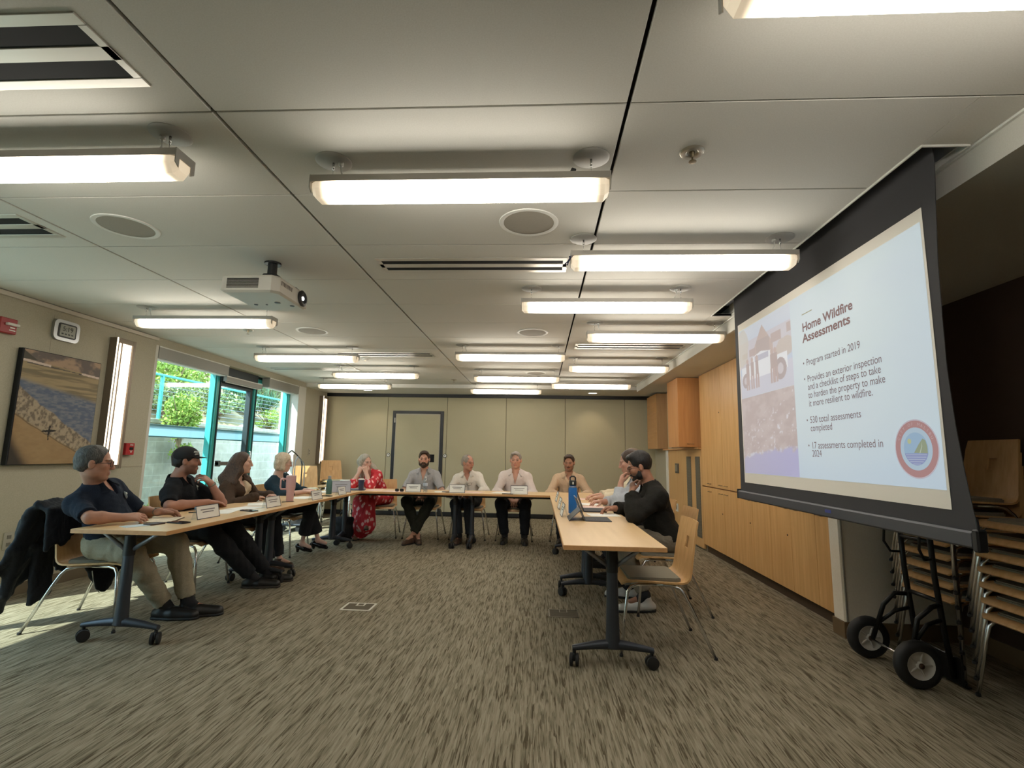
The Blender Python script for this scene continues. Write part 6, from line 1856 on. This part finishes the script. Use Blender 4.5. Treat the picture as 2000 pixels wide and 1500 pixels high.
person(dict(label='blonde woman in a dark teal top with one leg crossed, in heels', h=.006, s=.92, female=True,
    hip=(-3.26, 6.34), baz=92, saz=98, neck=(-3.29, 6.24, .965), head=(-3.235, 6.27, 1.125), haz=58, pitch=8, sw=.160,
    armR=dict(w=(-2.86, 6.10, .785), pole=(-.3, -.6, -.6), d=(.9, .2, 0), p=dn, c=.3), armL=dict(w=(-2.90, 6.30, .785), pole=(-.2, .8, -.5), d=(.9, -.25, 0), p=dn, c=.35),
    legR=dict(k=(-2.93, 6.42, .58), a=(-2.83, 6.52, .16), toe=95, fz=.03), legL=dict(k=(-2.86, 6.36, .66), a=(-2.98, 6.40, .13), toe=95, fz=.01),
    skin=(203, 167, 152), hcol=(150, 130, 105), hair=dict(line=.085, bob=1, x=.006, up=.006, rip=(.004, 90)), hm=H_BLON, glasses=mat('frame_tortoise', srgb(96, 62, 44), .3),
    shirt=dict(m=TEALT, e=.010, sl=1.55, v=.05, vw=.045), trousers=DKTR, te=.018, flare=.075, tcut=.80, thin=.92, shoe=dict(m=SHPAT, len=.235, w=.036, tw=.024, heel=.035, pump=1, sm=SHPAT)))
person(dict(label='long grey blonde haired woman in a red floral dress leaning on her hands', h=.006, s=.95, female=True, longhair=1,
    hip=(-2.47, 7.92), baz=182, saz=172, neck=(-2.63, 7.74, .985), head=(-2.665, 7.675, 1.125), haz=122, pitch=8, roll=-8, sw=.160, shL=(-.02, -.02, -.035),
    armR=dict(w=(-2.715, 7.56, .965), e=(-2.80, 7.50, .765), d=(.25, .15, .95), p=(.25, .9, .1), c=[1.2, 1.2, 1.2, 1.2]), armL=dict(w=(-2.60, 7.54, .965), e=(-2.50, 7.49, .765), d=(-.35, .1, .9), p=(-.5, .75, .1), c=[1.0, 1.0, 1.1, 1.1]),
    legR=dict(k=(-2.66, 7.50, .54), a=(-2.66, 7.52, .10), toe=180), legL=dict(k=(-2.50, 7.48, .60), a=(-2.50, 7.42, .24), toe=165, fz=.17, tip=-.07),
    skin=(198, 159, 142), hcol=(120, 108, 92), hair=dict(line=.088, long=.20, fr=.06, only=1, rip=(.0025, 60)), hm=H_GBL,
    shirt=dict(m=M_DRESS, e=.014, sl=1.05, v=.06, vw=.045, rip=(.006, 40)), skirt=M_DRESS, shoe=dict(m=mat('sandal_tan', srgb(110, 80, 62), .5), len=.24, w=.038)))
person(dict(label='bearded man in a short sleeved grey polo with ankles crossed', h=.006, s=1.02, fat=.006,
    hip=(-1.78, 7.92), baz=180, saz=180, neck=(-1.78, 7.86, 1.015), head=(-1.785, 7.81, 1.180), haz=172, pitch=2, sw=.190, wd=1.05,
    armR=dict(w=(-1.86, 7.60, .64), pole=(-.9, .3, -.2), d=(.7, -.3, -.1), p=(0, 0, -1), c=.4), armL=dict(w=(-1.68, 7.60, .64), pole=(.9, .3, -.2), d=(-.7, -.3, -.1), p=(0, 0, -1), c=.4),
    legR=dict(k=(-1.95, 7.50, .56), a=(-1.73, 7.36, .12), toe=160), legL=dict(k=(-1.60, 7.50, .56), a=(-1.79, 7.30, .12), toe=200),
    skin=(185, 142, 122), hcol=(36, 26, 20), hair=dict(line=.086, quiff=1), hm=H_BRN2, beard=dict(t=.009, top=-.005),
    sock=0, shirt=dict(m=GREYP, placket=.27, e=.013, sl=.82, collar=1, v=.10, gap=34), trousers=OLV, te=.016, tcut=.93, thin=1.02, shoe=dict(m=SHBR, len=.29, w=.046)))
person(dict(label='grey haired man looking right with spectacles hung on his white shirt', h=.006, s=.97,
    hip=(-1.07, 7.94), baz=182, saz=176, neck=(-1.11, 7.86, .985), head=(-1.095, 7.80, 1.135), haz=128, pitch=4, sw=.180,
    armR=dict(w=(-1.16, 7.62, .66), pole=(-.9, .3, -.2), d=(.8, -.3, -.1), p=dn, c=.4), armL=dict(w=(-1.00, 7.60, .67), pole=(.9, .3, -.2), d=(-.8, -.3, 0), p=dn, c=.4),
    legR=dict(k=(-1.22, 7.48, .55), a=(-1.14, 7.42, .10), toe=185), legL=dict(k=(-1.02, 7.48, .55), a=(-.99, 7.44, .10), toe=175),
    skin=(180, 132, 113), hcol=(120, 110, 100), hair=dict(line=.108, nape=.01, bald=1, back=1, rip=(.001, 160)), hm=H_SILV, hung=1,
    shirt=dict(m=WHITES, placket=.34,  e=.016, sl=1.35, collar=1, v=.06), trousers=CHAR, te=.016, belt=1, shoe=dict(m=SHBR, len=.29, w=.046)))
person(dict(label='silver haired man facing us in a pale open collar shirt', h=.006, s=1.03,
    hip=(-.37, 7.96), baz=180, saz=180, neck=(-.355, 7.86, 1.02), head=(-.355, 7.81, 1.190), haz=181, pitch=2, sw=.190, wd=1.05,
    armR=dict(w=(-.43, 7.60, .64), pole=(-.9, .3, -.2), d=(.5, -.45, -.5), p=(0, .3, -1), c=.3), armL=dict(w=(-.29, 7.60, .64), pole=(.9, .3, -.2), d=(-.5, -.45, -.5), p=(0, .3, -1), c=.3),
    legR=dict(k=(-.55, 7.50, .565), a=(-.49, 7.60, .10), toe=184), legL=dict(k=(-.19, 7.50, .565), a=(-.20, 7.56, .10), toe=176),
    skin=(201, 155, 135), hcol=(120, 108, 96), hair=dict(line=.086, sidepart=1, back=1), hm=H_SILV,
    shirt=dict(m=PALES, placket=.27,  e=.016, sl=1.9, collar=1, v=.12, gap=38), trousers=DKTR, te=.018, thin=1.05, tcut=.94, shoe=dict(m=SHB, len=.30, w=.048)))
person(dict(label='brown haired man with a moustache in a beige button shirt behind the blue flask', h=.006, s=1.0,
    hip=(.46, 7.98), baz=184, saz=183, neck=(.465, 7.90, .995), head=(.465, 7.85, 1.165), haz=190, pitch=8, sw=.190,
    armR=dict(w=(.38, 7.64, .67), pole=(-.9, .3, -.2), d=(.6, -.4, 0), p=dn, c=.4), armL=dict(w=(.56, 7.64, .67), pole=(.9, .3, -.2), d=(-.6, -.4, 0), p=dn, c=.4),
    legR=dict(k=(.32, 7.54, .55), a=(.32, 7.58, .10), toe=184), legL=dict(k=(.62, 7.54, .55), a=(.62, 7.58, .10), toe=178),
    skin=(170, 127, 105), hcol=(48, 34, 26), hair=dict(line=.092, sidepart=1, back=1), hm=H_BRN2, moustache=1, stubble=.35,
    shirt=dict(m=BEIGE, placket=.36,  e=.015, sl=1.9, collar=1, v=.03), trousers=CHAR, shoe=dict(m=SHB, len=.29, w=.046)))
person(dict(label='black haired man with glasses and beard in a black jacket writing, hand at chin', h=.0050, s=1.02, fat=.008,
    hip=(1.12, 4.62), baz=272, saz=272, neck=(1.00, 4.62, 1.02), head=(.905, 4.62, 1.185), haz=276, pitch=16, sw=.185, wd=1.06,
    armL=dict(w=(.805, 4.46, .965), e=(.80, 4.32, .785), d=(.10, .30, .9), p=(.9, .2, .1), c=[.9, 1.0, 1.1, 1.1]), armR=dict(w=(.72, 4.90, .79), pole=(.3, .9, -.5), d=(-.9, -.05, -.05), p=(0, -.4, -.9), c=.6),
    legR=dict(k=(.72, 4.80, .56), a=(.86, 4.86, .10), toe=272), legL=dict(k=(.72, 4.56, .56), a=(.90, 4.46, .13), toe=262),
    skin=(167, 121, 99), hcol=(22, 17, 15), hair=dict(line=.092, quiff=1, up=.010, nape=.012), hm=H_BLK, stubble=.6, beard=dict(t=.004, top=-.02), glasses=M_BLACK,
    shirt=dict(m=BLACKJ, e=.022, sl=1.93, collar=1, v=.03, rip=(.006, 42)), trousers=cloth('trouser_tan', srgb(120, 112, 98)), te=.014, shoe=dict(m=mat('shoe_white', srgb(200, 198, 192), .6), len=.30, w=.046), watch='L'))
person(dict(label='grey haired man in a light blue shirt, hand over his mouth, behind the black jacket', h=.006, s=1.02,
    hip=(1.12, 5.42), baz=270, saz=270, neck=(1.04, 5.40, 1.045), head=(.955, 5.40, 1.215), haz=280, pitch=12, sw=.185,
    armL=dict(w=(.845, 5.30, 1.00), e=(.80, 5.20, .785), d=(.20, .25, .9), p=(.9, .2, .1), c=[.7, .8, 1.0, 1.0]), armR=dict(w=(.68, 5.58, .79), pole=(.3, .9, -.5), d=(-.9, -.35, 0), p=dn, c=.6),
    legR=dict(k=(.72, 5.52, .56), a=(.84, 5.55, .10), toe=270), legL=dict(k=(.72, 5.30, .56), a=(.84, 5.28, .10), toe=268),
    skin=(191, 146, 126), hcol=(80, 64, 50), hair=dict(line=.100, back=1), hm=H_BRN2,
    shirt=dict(m=LBLUE, e=.016, sl=1.75, collar=1, v=.03), trousers=CHAR, shoe=dict(m=SHB, len=.29, w=.046)))
person(dict(label='farthest man on the right in a cream shirt, his forearm stretched on the table', h=.007, s=1.03,
    hip=(1.14, 6.22), baz=270, saz=268, neck=(1.20, 6.22, 1.045), head=(1.125, 6.22, 1.245), haz=282, pitch=8, sw=.185,
    armL=dict(w=(.735, 6.08, .80), e=(.93, 5.98, .80), d=(-.9, .1, -.1), p=dn, c=.5), armR=dict(w=(.72, 6.40, .79), pole=(.3, .9, -.5), d=(-.9, -.35, 0), p=dn, c=.5),
    legR=dict(k=(.74, 6.32, .56), a=(.84, 6.35, .10), toe=270), legL=dict(k=(.74, 6.10, .56), a=(.84, 6.08, .10), toe=268),
    skin=(197, 154, 134), hcol=(100, 84, 66), hair=dict(line=.094, back=1), hm=H_LBR,
    shirt=dict(m=CREAMS, e=.016, sl=1.75, collar=1, v=.03), trousers=CHAR, shoe=dict(m=SHB, len=.29, w=.046)))
# ================================================================== things on and around the tables
M_ACRY = glass_thin('acrylic', (0.93, 0.95, 0.96), 0.10)
M_INK = mat('printed_ink', srgb(110, 108, 112), 0.8)
def name_card(x, y, az, w_, h_, lab, z=ZT, card=None, group='name cards in acrylic stands'):
    """tilted stand, face towards azimuth az"""
    t = thing('name_card', lab, 'name card', (x, y, z), -math.radians(az) + PI, group)
    a = math.radians(14)
    Mx = T(0, 0, 0) @ RX(-a)
    bm = B(); bx(bm, -w_ / 2, w_ / 2, 0.0, 0.002, 0, h_, 0, Mx); bx(bm, -w_ / 2, w_ / 2, -.001, .001, 0, h_, 0, T(0, 2 * h_ * math.sin(a), 0) @ RX(a)); obj('acrylic_stand', bm, M_ACRY, t)
    bm = B()
    for q in ((-w_ / 2, w_ / 2, 0, .005), (-w_ / 2, w_ / 2, h_ - .005, h_), (-w_ / 2, -w_ / 2 + .005, 0, h_), (w_ / 2 - .005, w_ / 2, 0, h_)): bx(bm, q[0], q[1], -.003, -.0005, q[2], q[3], 0, Mx)
    obj('dark_border', bm, mat('border_navy', srgb(58, 62, 78), .6), t)
    bm = B(); bx(bm, -w_ / 2 + .005, w_ / 2 - .005, -.0015, -.0005, .005, h_ - .005, 0, Mx); obj('card', bm, card or M_PAPER, t)
    bm = B()
    for zz, ww in ((.64, .62), (.46, .48)): bx(bm, -w_ * ww / 2, w_ * ww / 2, -.0022, -.0014, h_ * zz, h_ * zz + .007, 0, Mx)
    obj('printed_line', bm, M_INK, t)
    return t
name_card(-2.60, 3.935, 92, .262, .105, 'name card nearest the camera on the left tables')
name_card(-2.53, 4.79, 92, .245, .105, 'name card on the left tables just before the pink tumbler')
name_card(-2.475, 5.62, 92, .24, .105, 'name card on the left tables in front of the blonde woman')
name_card(-2.46, 6.31, 92, .22, .105, 'smallest looking name card at the far end of the left tables')
name_card(-2.62, 6.66, 150, .25, .155, 'larger grey card stand behind the farthest left name card', card=mat('card_bluegrey', srgb(176, 180, 194), .7))
name_card(-1.735, 6.99, 180, .21, .115, 'name card before the bearded man on the back table')
name_card(-1.125, 7.00, 180, .22, .115, 'name card before the man with the hung spectacles')
name_card(-.265, 6.98, 180, .235, .120, 'name card before the silver haired man')
for y, lab in ((4.66, 'name card seen edge on beside the blue flask'), (5.25, 'second edge on name card along the right tables'), (6.05, 'third edge on name card, near the back table corner')):
    name_card(.205, y, 268, .24, .115, lab)

def paper(x, y, rz, w_, h_, m, lab, z=ZT, th=.0025, cat='paper', grp='papers on the tables', name='paper_sheet'):
    bm = B(); bx(bm, -w_ / 2, w_ / 2, -h_ / 2, h_ / 2, 0, th)
    o = obj(name, bm, m, None, False, (x, y, z)); o.rotation_euler = (0, 0, rz); tag(o, lab, cat, grp); return o
paper(-2.76, 4.33, .25, .216, .279, M_PAPER, 'white sheet beside the nearest name card')
paper(-2.72, 4.62, -.2, .216, .279, M_PAPER, 'white sheet between the cap man and his neighbour', ZT)
paper(-2.80, 5.02, .5, .216, .279, M_PAPER, 'white sheet in front of the long haired woman')
paper(-2.72, 5.80, -.15, .216, .279, M_PAPER, 'white sheet behind the third left name card')
paper(-2.84, 6.56, .4, .24, .30, M_PAPER, 'white papers at the far end of the left tables', ZT, .012)
paper(-2.33, 7.18, .1, .216, .279, M_PINK, 'pink sheet in front of the woman in red')
paper(-2.02, 7.06, 1.45, .216, .279, M_PINK, 'pink sheet left of the bearded man')
paper(-1.38, 7.14, .3, .16, .22, M_PAPER, 'small white sheet right of the clear water bottle')
paper(-.92, 7.16, 1.2, .216, .279, M_PINK, 'pink sheet right of the hung spectacles name card')
paper(-.50, 7.15, 1.3, .216, .279, M_PAPER, 'white papers left of the silver haired man', ZT, .006)
paper(.60, 4.78, .15, .279, .216, M_PAPER, 'white sheet under the writing hand of the black haired man')
paper(.56, 5.40, .1, .279, .216, M_PINK, 'pink folder before the man in light blue', ZT, .01)
paper(.56, 5.80, -.1, .279, .216, M_PAPER, 'white sheet before the farthest right man')
paper(.50, 6.45, .1, .279, .216, M_PINK, 'pale pink sheet near the end of the right tables')
paper(-2.80, 3.46, -.5, .11, .17, mat('brochure_blue', srgb(190, 206, 214), .6), 'small pale blue leaflet at the near end of the left table')
# notebook with a pen
t = thing('notebook', 'open notebook under the hands of the older man', 'notebook', (-2.83, 3.74, ZT), .35)
bm = B(); bx(bm, -.105, .105, -.145, .145, 0, .004, .001); obj('cover', bm, mat('cover_brown', srgb(86, 64, 48), .7), t)
bm = B(); bx(bm, -.10, .10, -.14, -.004, .004, .010, .002); bx(bm, -.10, .10, .004, .14, .004, .010, .002); obj('page_block', bm, mat('page_cream', srgb(228, 216, 196), .8), t)
def phone(x, y, rz, lab, w_=.075, l_=.155, m=None, screen=True, cat='phone', nm='phone'):
    t = thing(nm, lab, cat, (x, y, ZT), rz)
    bm = B(); add_prism(bm, rrect(w_ / 2, l_ / 2, .012, 4), 0, .009); obj('case', bm, m or M_BLACK, t)
    if screen:
        bm = B(); add_prism(bm, rrect(w_ / 2 - .004, l_ / 2 - .004, .010, 4), .009, .0095); obj('screen', bm, mat('phone_glass', (.02, .02, .025), .08), t)
    return t
phone(-2.63, 3.64, 1.35, 'black phone nearest the camera on the left table')
phone(-2.74, 3.545, -.2, 'dark brown wallet beside the nearest black phone', .085, .11, mat('wallet_brown', srgb(56, 40, 38), .6), False, 'wallet', 'wallet')
phone(-2.57, 4.44, 1.2, 'phone before the second left name card', m=M_GREYMET)
phone(-2.57, 6.06, 1.3, 'black phone beside the farthest left name cards')
phone(-.42, 6.985, 1.5, 'dark phone left of the silver haired man name card')
phone(-1.27, 7.08, 1.5, 'black spectacle case on the back table', .06, .15, None, False, 'case', 'spectacle_case')
phone(.74, 6.80, 1.4, 'black phone near the far end of the right tables')
def pen(x, y, rz, lab, c=M_BLACK):
    bm = B(); add_tube(bm, [(-.07, 0, .004), (.055, 0, .004), (.07, 0, .004)], [.004, .004, .0012], 8)
    o = obj('pen', bm, c, None, True, (x, y, ZT)); o.rotation_euler = (0, 0, rz); tag(o, lab, 'pen')
pen(-2.90, 4.24, .5, 'black pen beside the folded arm of the cap man')
pen(-2.64, 5.28, 1.0, 'pen left of the pink tumbler')
# pink tumbler with handle and straw
t = thing('tumbler', 'tall pink insulated tumbler with handle and straw', 'tumbler', (-2.665, 5.36, ZT))
bm = B(); add_lathe(bm, [(0, 0), (.034, 0), (.037, .006), (.038, .10), (.040, .115), (.048, .135), (.050, .25), (.0505, .262), (0, .262)], 30); obj('body', bm, mat('tumbler_pink', srgb(206, 168, 172), .45), t, True, None, .7)
bm = B(); add_lathe(bm, [(0, .262), (.049, .262), (.049, .272), (.040, .276), (0, .276)], 30); obj('lid', bm, mat('lid_blush', srgb(214, 184, 184), .35), t, True, None, .7)
bm = B(); add_tube(bm, [(-.046, -.010, .235), (-.085, -.022, .238), (-.100, -.026, .225), (-.100, -.026, .145), (-.092, -.024, .130), (-.045, -.010, .128)], .009, 10); obj('handle', bm, MATS['tumbler_pink'], t, True)
bm = B(); add_tube(bm, [(.01, .0, .25), (.004, .004, .50)], .0045, 8); obj('straw', bm, mat('straw_clear', srgb(214, 196, 196), .3), t, True)
# green bottle, cup, water bottle, flask
t = thing('drink_bottle', 'slim green metal bottle at the far end of the left tables', 'bottle', (-2.66, 6.36, ZT))
bm = B(); add_lathe(bm, [(0, 0), (.034, 0), (.036, .01), (.036, .15), (.026, .18), (.020, .19), (0, .19)], 24); obj('body', bm, mat('bottle_green', srgb(80, 116, 112), .35, .3), t, True, None, .8)
bm = B(); add_lathe(bm, [(0, .19), (.020, .19), (.020, .222), (.014, .228), (0, .228)], 20); obj('cap', bm, mat('cap_grey', srgb(150, 150, 148), .4), t, True, None, .7)
t = thing('travel_cup', 'navy blue cup with a white lid before the woman in red', 'cup', (-2.49, 7.05, ZT + .0))
bm = B(); add_lathe(bm, [(0, 0), (.030, 0), (.033, .005), (.043, .150), (0, .150)], 28); obj('body', bm, mat('cup_navy', srgb(40, 52, 84), .4), t, True, None, .7)
bm = B(); add_lathe(bm, [(0, .165), (.036, .165), (.040, .160), (.046, .158), (.046, .150), (0, .150)], 28); obj('lid', bm, M_WHITE, t, True, None, .7)
t = thing('closed_laptop', 'closed blue grey laptop beside the navy cup', 'laptop', (-2.62, 7.12, ZT), .25)
bm = B(); bx(bm, -.16, .16, -.11, .11, 0, .010, .004); obj('base', bm, mat('laptop_bluegrey', srgb(108, 124, 146), .4, .4), t)
bm = B(); bx(bm, -.16, .16, -.11, .11, .011, .018, .004); obj('lid', bm, MATS['laptop_bluegrey'], t)
t['kind_note'] = ''; del t['kind_note']
t = thing('water_bottle', 'clear plastic water bottle before the bearded man', 'bottle', (-1.565, 6.995, ZT))
MB_ = glass_thin('pet_clear', (.86, .90, .94), .22, .08)
bm = B(); add_lathe(bm, [(0, 0), (.028, 0), (.031, .008), (.031, .05), (.029, .056), (.031, .062), (.031, .10), (.029, .106), (.031, .112), (.030, .15), (.022, .178), (.012, .195), (.012, .205)], 28); obj('body', bm, MB_, t, True, None, .9)
bm = B(); add_lathe(bm, [(.0312, .085), (.0318, .086), (.0318, .125), (.0312, .126)], 28); obj('label', bm, mat('label_pale', srgb(196, 206, 224), .5), t, True)
bm = B(); add_lathe(bm, [(0, .198), (.0145, .198), (.0145, .214), (0, .215)], 20); obj('cap', bm, M_WHITE, t, True, None, .7)
t = thing('flask', 'tall bright blue flask with a black strap lid on the right table', 'flask', (.325, 4.87, ZT))
bm = B(); add_lathe(bm, [(0, 0), (.039, 0), (.041, .006), (.041, .225), (.036, .245), (.028, .258), (0, .258)], 32); obj('body', bm, mat('flask_blue', srgb(30, 104, 176), .38, .1), t, True, None, .8)
bm = B(); add_lathe(bm, [(0, .258), (.033, .258), (.034, .262), (.034, .300), (.030, .306), (0, .306)], 28); add_tube(bm, [(-.024, 0, .30), (-.026, 0, .33), (-.012, 0, .343), (.012, 0, .343), (.026, 0, .33), (.024, 0, .30)], .007, 8); obj('lid', bm, M_BLACK, t, True, None, .8)
bm = B(); add_lathe(bm, [(.0375, .243), (.0385, .241), (.0385, .248), (.036, .250)], 28); obj('steel_ring', bm, M_ALU, t, True)
bm = B(); bx(bm, -.006, .006, -.0355, -.034, .270, .292); obj('lid_mark', bm, M_WHITE, t)
# tablet with a kickstand and keyboard cover
t = thing('tablet_computer', 'grey tablet on a kickstand with keyboard cover, nearest device on the right table', 'tablet', (.36, 4.44, ZT))
a = math.radians(22)
M_TAB = mat('tablet_grey', srgb(92, 98, 104), .4, .5)
bm = B(); bx(bm, -.004, .004, -.145, .145, 0, .20, .002, T(.03, 0, .004) @ RY(-a)); obj('screen_body', bm, M_TAB, t)
bm = B(); bx(bm, .0042, .005, -.138, .138, .008, .192, 0, T(.03, 0, .004) @ RY(-a)); obj('screen', bm, mat('tablet_glass', (.015, .015, .018), .1), t)
hx, hz2 = .03 - .095 * math.sin(a), .004 + .095 * math.cos(a)
bm = B(); L2 = math.hypot(hx + .105, hz2); a2 = math.atan2(hx + .105, hz2)
bx(bm, -.002, .002, -.145, .145, 0, L2, .001, T(-.105, 0, .001) @ RY(a2)); obj('kickstand', bm, M_TAB, t)
bm = B(); bx(bm, .032, .25, -.145, .145, .0, .006, .002); obj('keyboard_cover', bm, mat('key_cover', srgb(48, 50, 56), .7), t)
bm = B()
for i in range(5):
    for j in range(12): bx(bm, .055 + i * .022, .072 + i * .022, -.13 + j * .0215, -.112 + j * .0215, .006, .0072)
obj('keys', bm, mat('keys_dark', srgb(34, 36, 40), .6), t)
t = thing('laptop', 'open laptop behind the blue flask on the right table', 'laptop', (.44, 5.14, ZT))
bm = B(); bx(bm, .0, .22, -.155, .155, 0, .012, .003); obj('base', bm, MATS['key_cover'], t)
bm = B(); bx(bm, -.004, .003, -.155, .155, 0, .21, .002, T(0, 0, .010) @ RY(-math.radians(20))); obj('lid', bm, M_GREYMET, t)
bm = B(); bx(bm, .0032, .0038, -.146, .146, .01, .20, 0, T(0, 0, .010) @ RY(-math.radians(20))); obj('screen', bm, MATS['tablet_glass'], t)
# sunglasses on the back table
bm = B()
for x in (-.034, .034):
    lp = [(x + a_, 0, .022 + c_) for a_, c_ in rrect(.028, .020, .013, 3)]
    add_prism(bm, rrect(.027, .019, .012, 3), -.001, .001, 'Y', T(x, 0, .022))
add_tube(bm, [(-.008, 0, .028), (.008, 0, .028)], .002, 6)
for x in (-.062, .062): add_tube(bm, [(x, 0, .03), (x * .98, .10, .024), (x * .95, .13, .012)], .0022, 6)
o = obj('sunglasses', bm, M_BLACK, None, False, (-1.925, 6.985, ZT)); tag(o, 'black sunglasses folded open on the left back table', 'sunglasses')

# dark jacket over the first chair
JX, JY = .09, .06
f = Field((-4.05 + JX, 3.2 + JY, .05), (-3.30 + JX, 4.25 + JY, .95), .0075)
_c = f.cone
def jc(a, b, *r, **k):
    r = list(r)
    if len(r) > 4: r[4] = [((q[0] + JX, q[1] + JY, q[2]), w_) for q, w_ in r[4]]
    _c((a[0] + JX, a[1] + JY, a[2]), (b[0] + JX, b[1] + JY, b[2]), *r, **k)
for i in range(22):
    y = 3.40 + .026 * i; q = i / 21; sp_ = (q - .5) * .16; w_ = .006 * math.sin(i * 1.9)
    jc((-3.530, y, .56 + .03 * math.sin(i) + .010 * i), (-3.555, y, .83), .013, .014, .03)
    jc((-3.555, y, .83), (-3.635, y, .872), .014, .016, .03)
    jc((-3.635, y, .868), (-3.680 + w_, y + sp_ * .2, .82), .016, .018, .03)
    jc((-3.680 + w_, y + sp_ * .2, .82), (-3.735 + w_ * 2, y + sp_ * .6, .56), .018, .019, .03)
    lo_ = .40 + .06 * math.sin(i * .8) - .16 * max(0, .45 - q)
    jc((-3.735 + w_ * 2, y + sp_ * .6, .56), (-3.775 - .10 * max(0, .6 - q) + w_ * 2, y + sp_, lo_), .019, .016, .03)
# sleeves and tails
for i in range(5):
    jc((-3.70 - .012 * i, 3.40 + .012 * i, .78 - .02 * i), (-3.80 - .016 * i, 3.40 + .022 * i, .24), .030, .028, .03)
jc((-3.82, 3.42, .26), (-3.86, 3.43, .14), .040, .036, .02)
for i in range(4):
    jc((-3.70, 3.50 + .035 * i, .55), (-3.70 + .01 * i, 3.50 + .03 * i, .17 + .02 * i), .026, .022, .03)
for i in range(7):
    jc((-3.66, 3.74 + .025 * i, .50), (-3.52 + .012 * i, 3.80 + .03 * i, .30 + .012 * i), .020, .018, .03)
    jc((-3.52 + .012 * i, 3.80 + .03 * i, .30 + .012 * i), (-3.50 + .002 * i, 3.84 + .014 * i, .17 + .016 * abs(i - 3)), .018, .014, .03)
f.ripple(.007, 40, 9, (1, 1, .35)); f.ripple(.003, 110, 10, (1, 1, .5))
t = thing('jacket', 'dark jacket with loose sleeves hanging over the first chair back', 'jacket', (-3.66 + JX, 3.66 + JY, 0))
field_obj('jacket_body', f, cloth('jacket_cloth', srgb(18, 22, 28), srgb(28, 32, 40), .7), t, V3(-3.66 + JX, 3.66 + JY, 0))
bm = B(); add_tube(bm, [(.165, .10, .34), (.155, .13, .27), (.150, .16, .20), (.165, .19, .16)], .0035, 6); obj('pale_piping', bm, M_WHITE, t, True)

# tube framed trolley by the window, side table with papers
t = thing('tube_trolley', 'thin bent steel tube trolley frame standing before the white window reveal', 'trolley', (-4.08, 8.05, 0))
bm = B()
add_tube(bm, [(0, 0, .12), (0, -.02, 1.12), (0, .0, 1.24), (.0, .10, 1.28), (.0, .26, 1.22), (0, .44, 1.13), (0, .50, 1.04), (0, .52, .12)], .011, 8)
obj('hoop', bm, M_GREYMET, t, True)
bm = B(); add_tube(bm, [(.10, .02, .12), (.10, .05, 1.10), (.10, .12, 1.18), (.10, .34, 1.08), (.10, .40, .98), (.10, .42, .12)], .008, 8); obj('inner_hoop', bm, M_SILVER, t, True)
bm = B(); bx(bm, -.06, .30, -.04, .56, .09, .12, .008); obj('deck', bm, M_GREYMET, t)
for a, c in ((0, 0), (.25, 0), (0, .5), (.25, .5)):
    bm = B(); add_lathe(bm, [(0, -.012), (.045, -.012), (.045, .012), (0, .012)], 16, T(a, c, .045) @ RX(PI / 2)); obj('wheel', bm, M_RUBBER, t, True, None, .6)
t = thing('side_table', 'small side table with white papers left of the woman in red', 'table', (-3.28, 8.35, 0))
bm = B(); bx(bm, -.28, .28, -.30, .30, .70, .728, .003); obj('tabletop', bm, M_LAM, t)
for a in (-1, 1):
    for c in (-1, 1):
        bm = B(); add_tube(bm, [(a * .24, c * .26, .70), (a * .25, c * .27, 0)], .014, 8); obj('leg', bm, M_CHROME, t, True)
for i, (x, y, r_, th, lab) in enumerate(((-3.36, 8.25, .2, .05, 'thick pile of white papers on the side table'), (-3.14, 8.28, -.4, .03, 'thinner pile of papers at the right of the side table'), (-3.24, 8.50, .6, .07, 'crumpled white packaging at the back of the side table'))):
    paper(x, y, r_, .21, .28 if i < 2 else .20, M_PAPER, lab, .728, th, 'paper', 'paper piles on the side table', 'paper_pile')
plate2 = thing('wall_plate', 'white outlet plate low beside the louvred service door', 'outlet', (2.29, 8.62, .40))
bm = B(); add_box(bm, (0, 0, .06), (.012, .14, .13), .003); obj('plate', bm, M_WHITE, plate2)
bm = B(); add_box(bm, (-.007, 0, .06), (.003, .05, .07)); obj('socket', bm, MATS['socket_grey'], plate2)
# badge reel and keys on the belt are left to the figures; bags under the far left table
f = Field((-3.1, 7.0, 0), (-2.5, 7.5, .5), .01)
f.ell((-2.80, 7.28, .16), (.15, .10, .16), None, .05); f.cone((-2.90, 7.28, .30), (-2.70, 7.28, .30), .05, .05, .05); f.plane((0, 0, .005), (0, 0, -1)); f.ripple(.008, 30, 4)
t = thing('bag', 'black soft bag on the floor under the far left table corner', 'bag', (-2.80, 7.28, 0))
field_obj('bag_body', f, cloth('bag_black', srgb(20, 20, 24), srgb(28, 28, 32), .7), t, V3(-2.80, 7.28, 0))
bm = B(); add_tube(bm, [(-.06, 0, .30), (-.05, 0, .40), (0, 0, .44), (.05, 0, .40), (.06, 0, .30)], .008, 8); obj('handle', bm, M_BLACK, t, True)
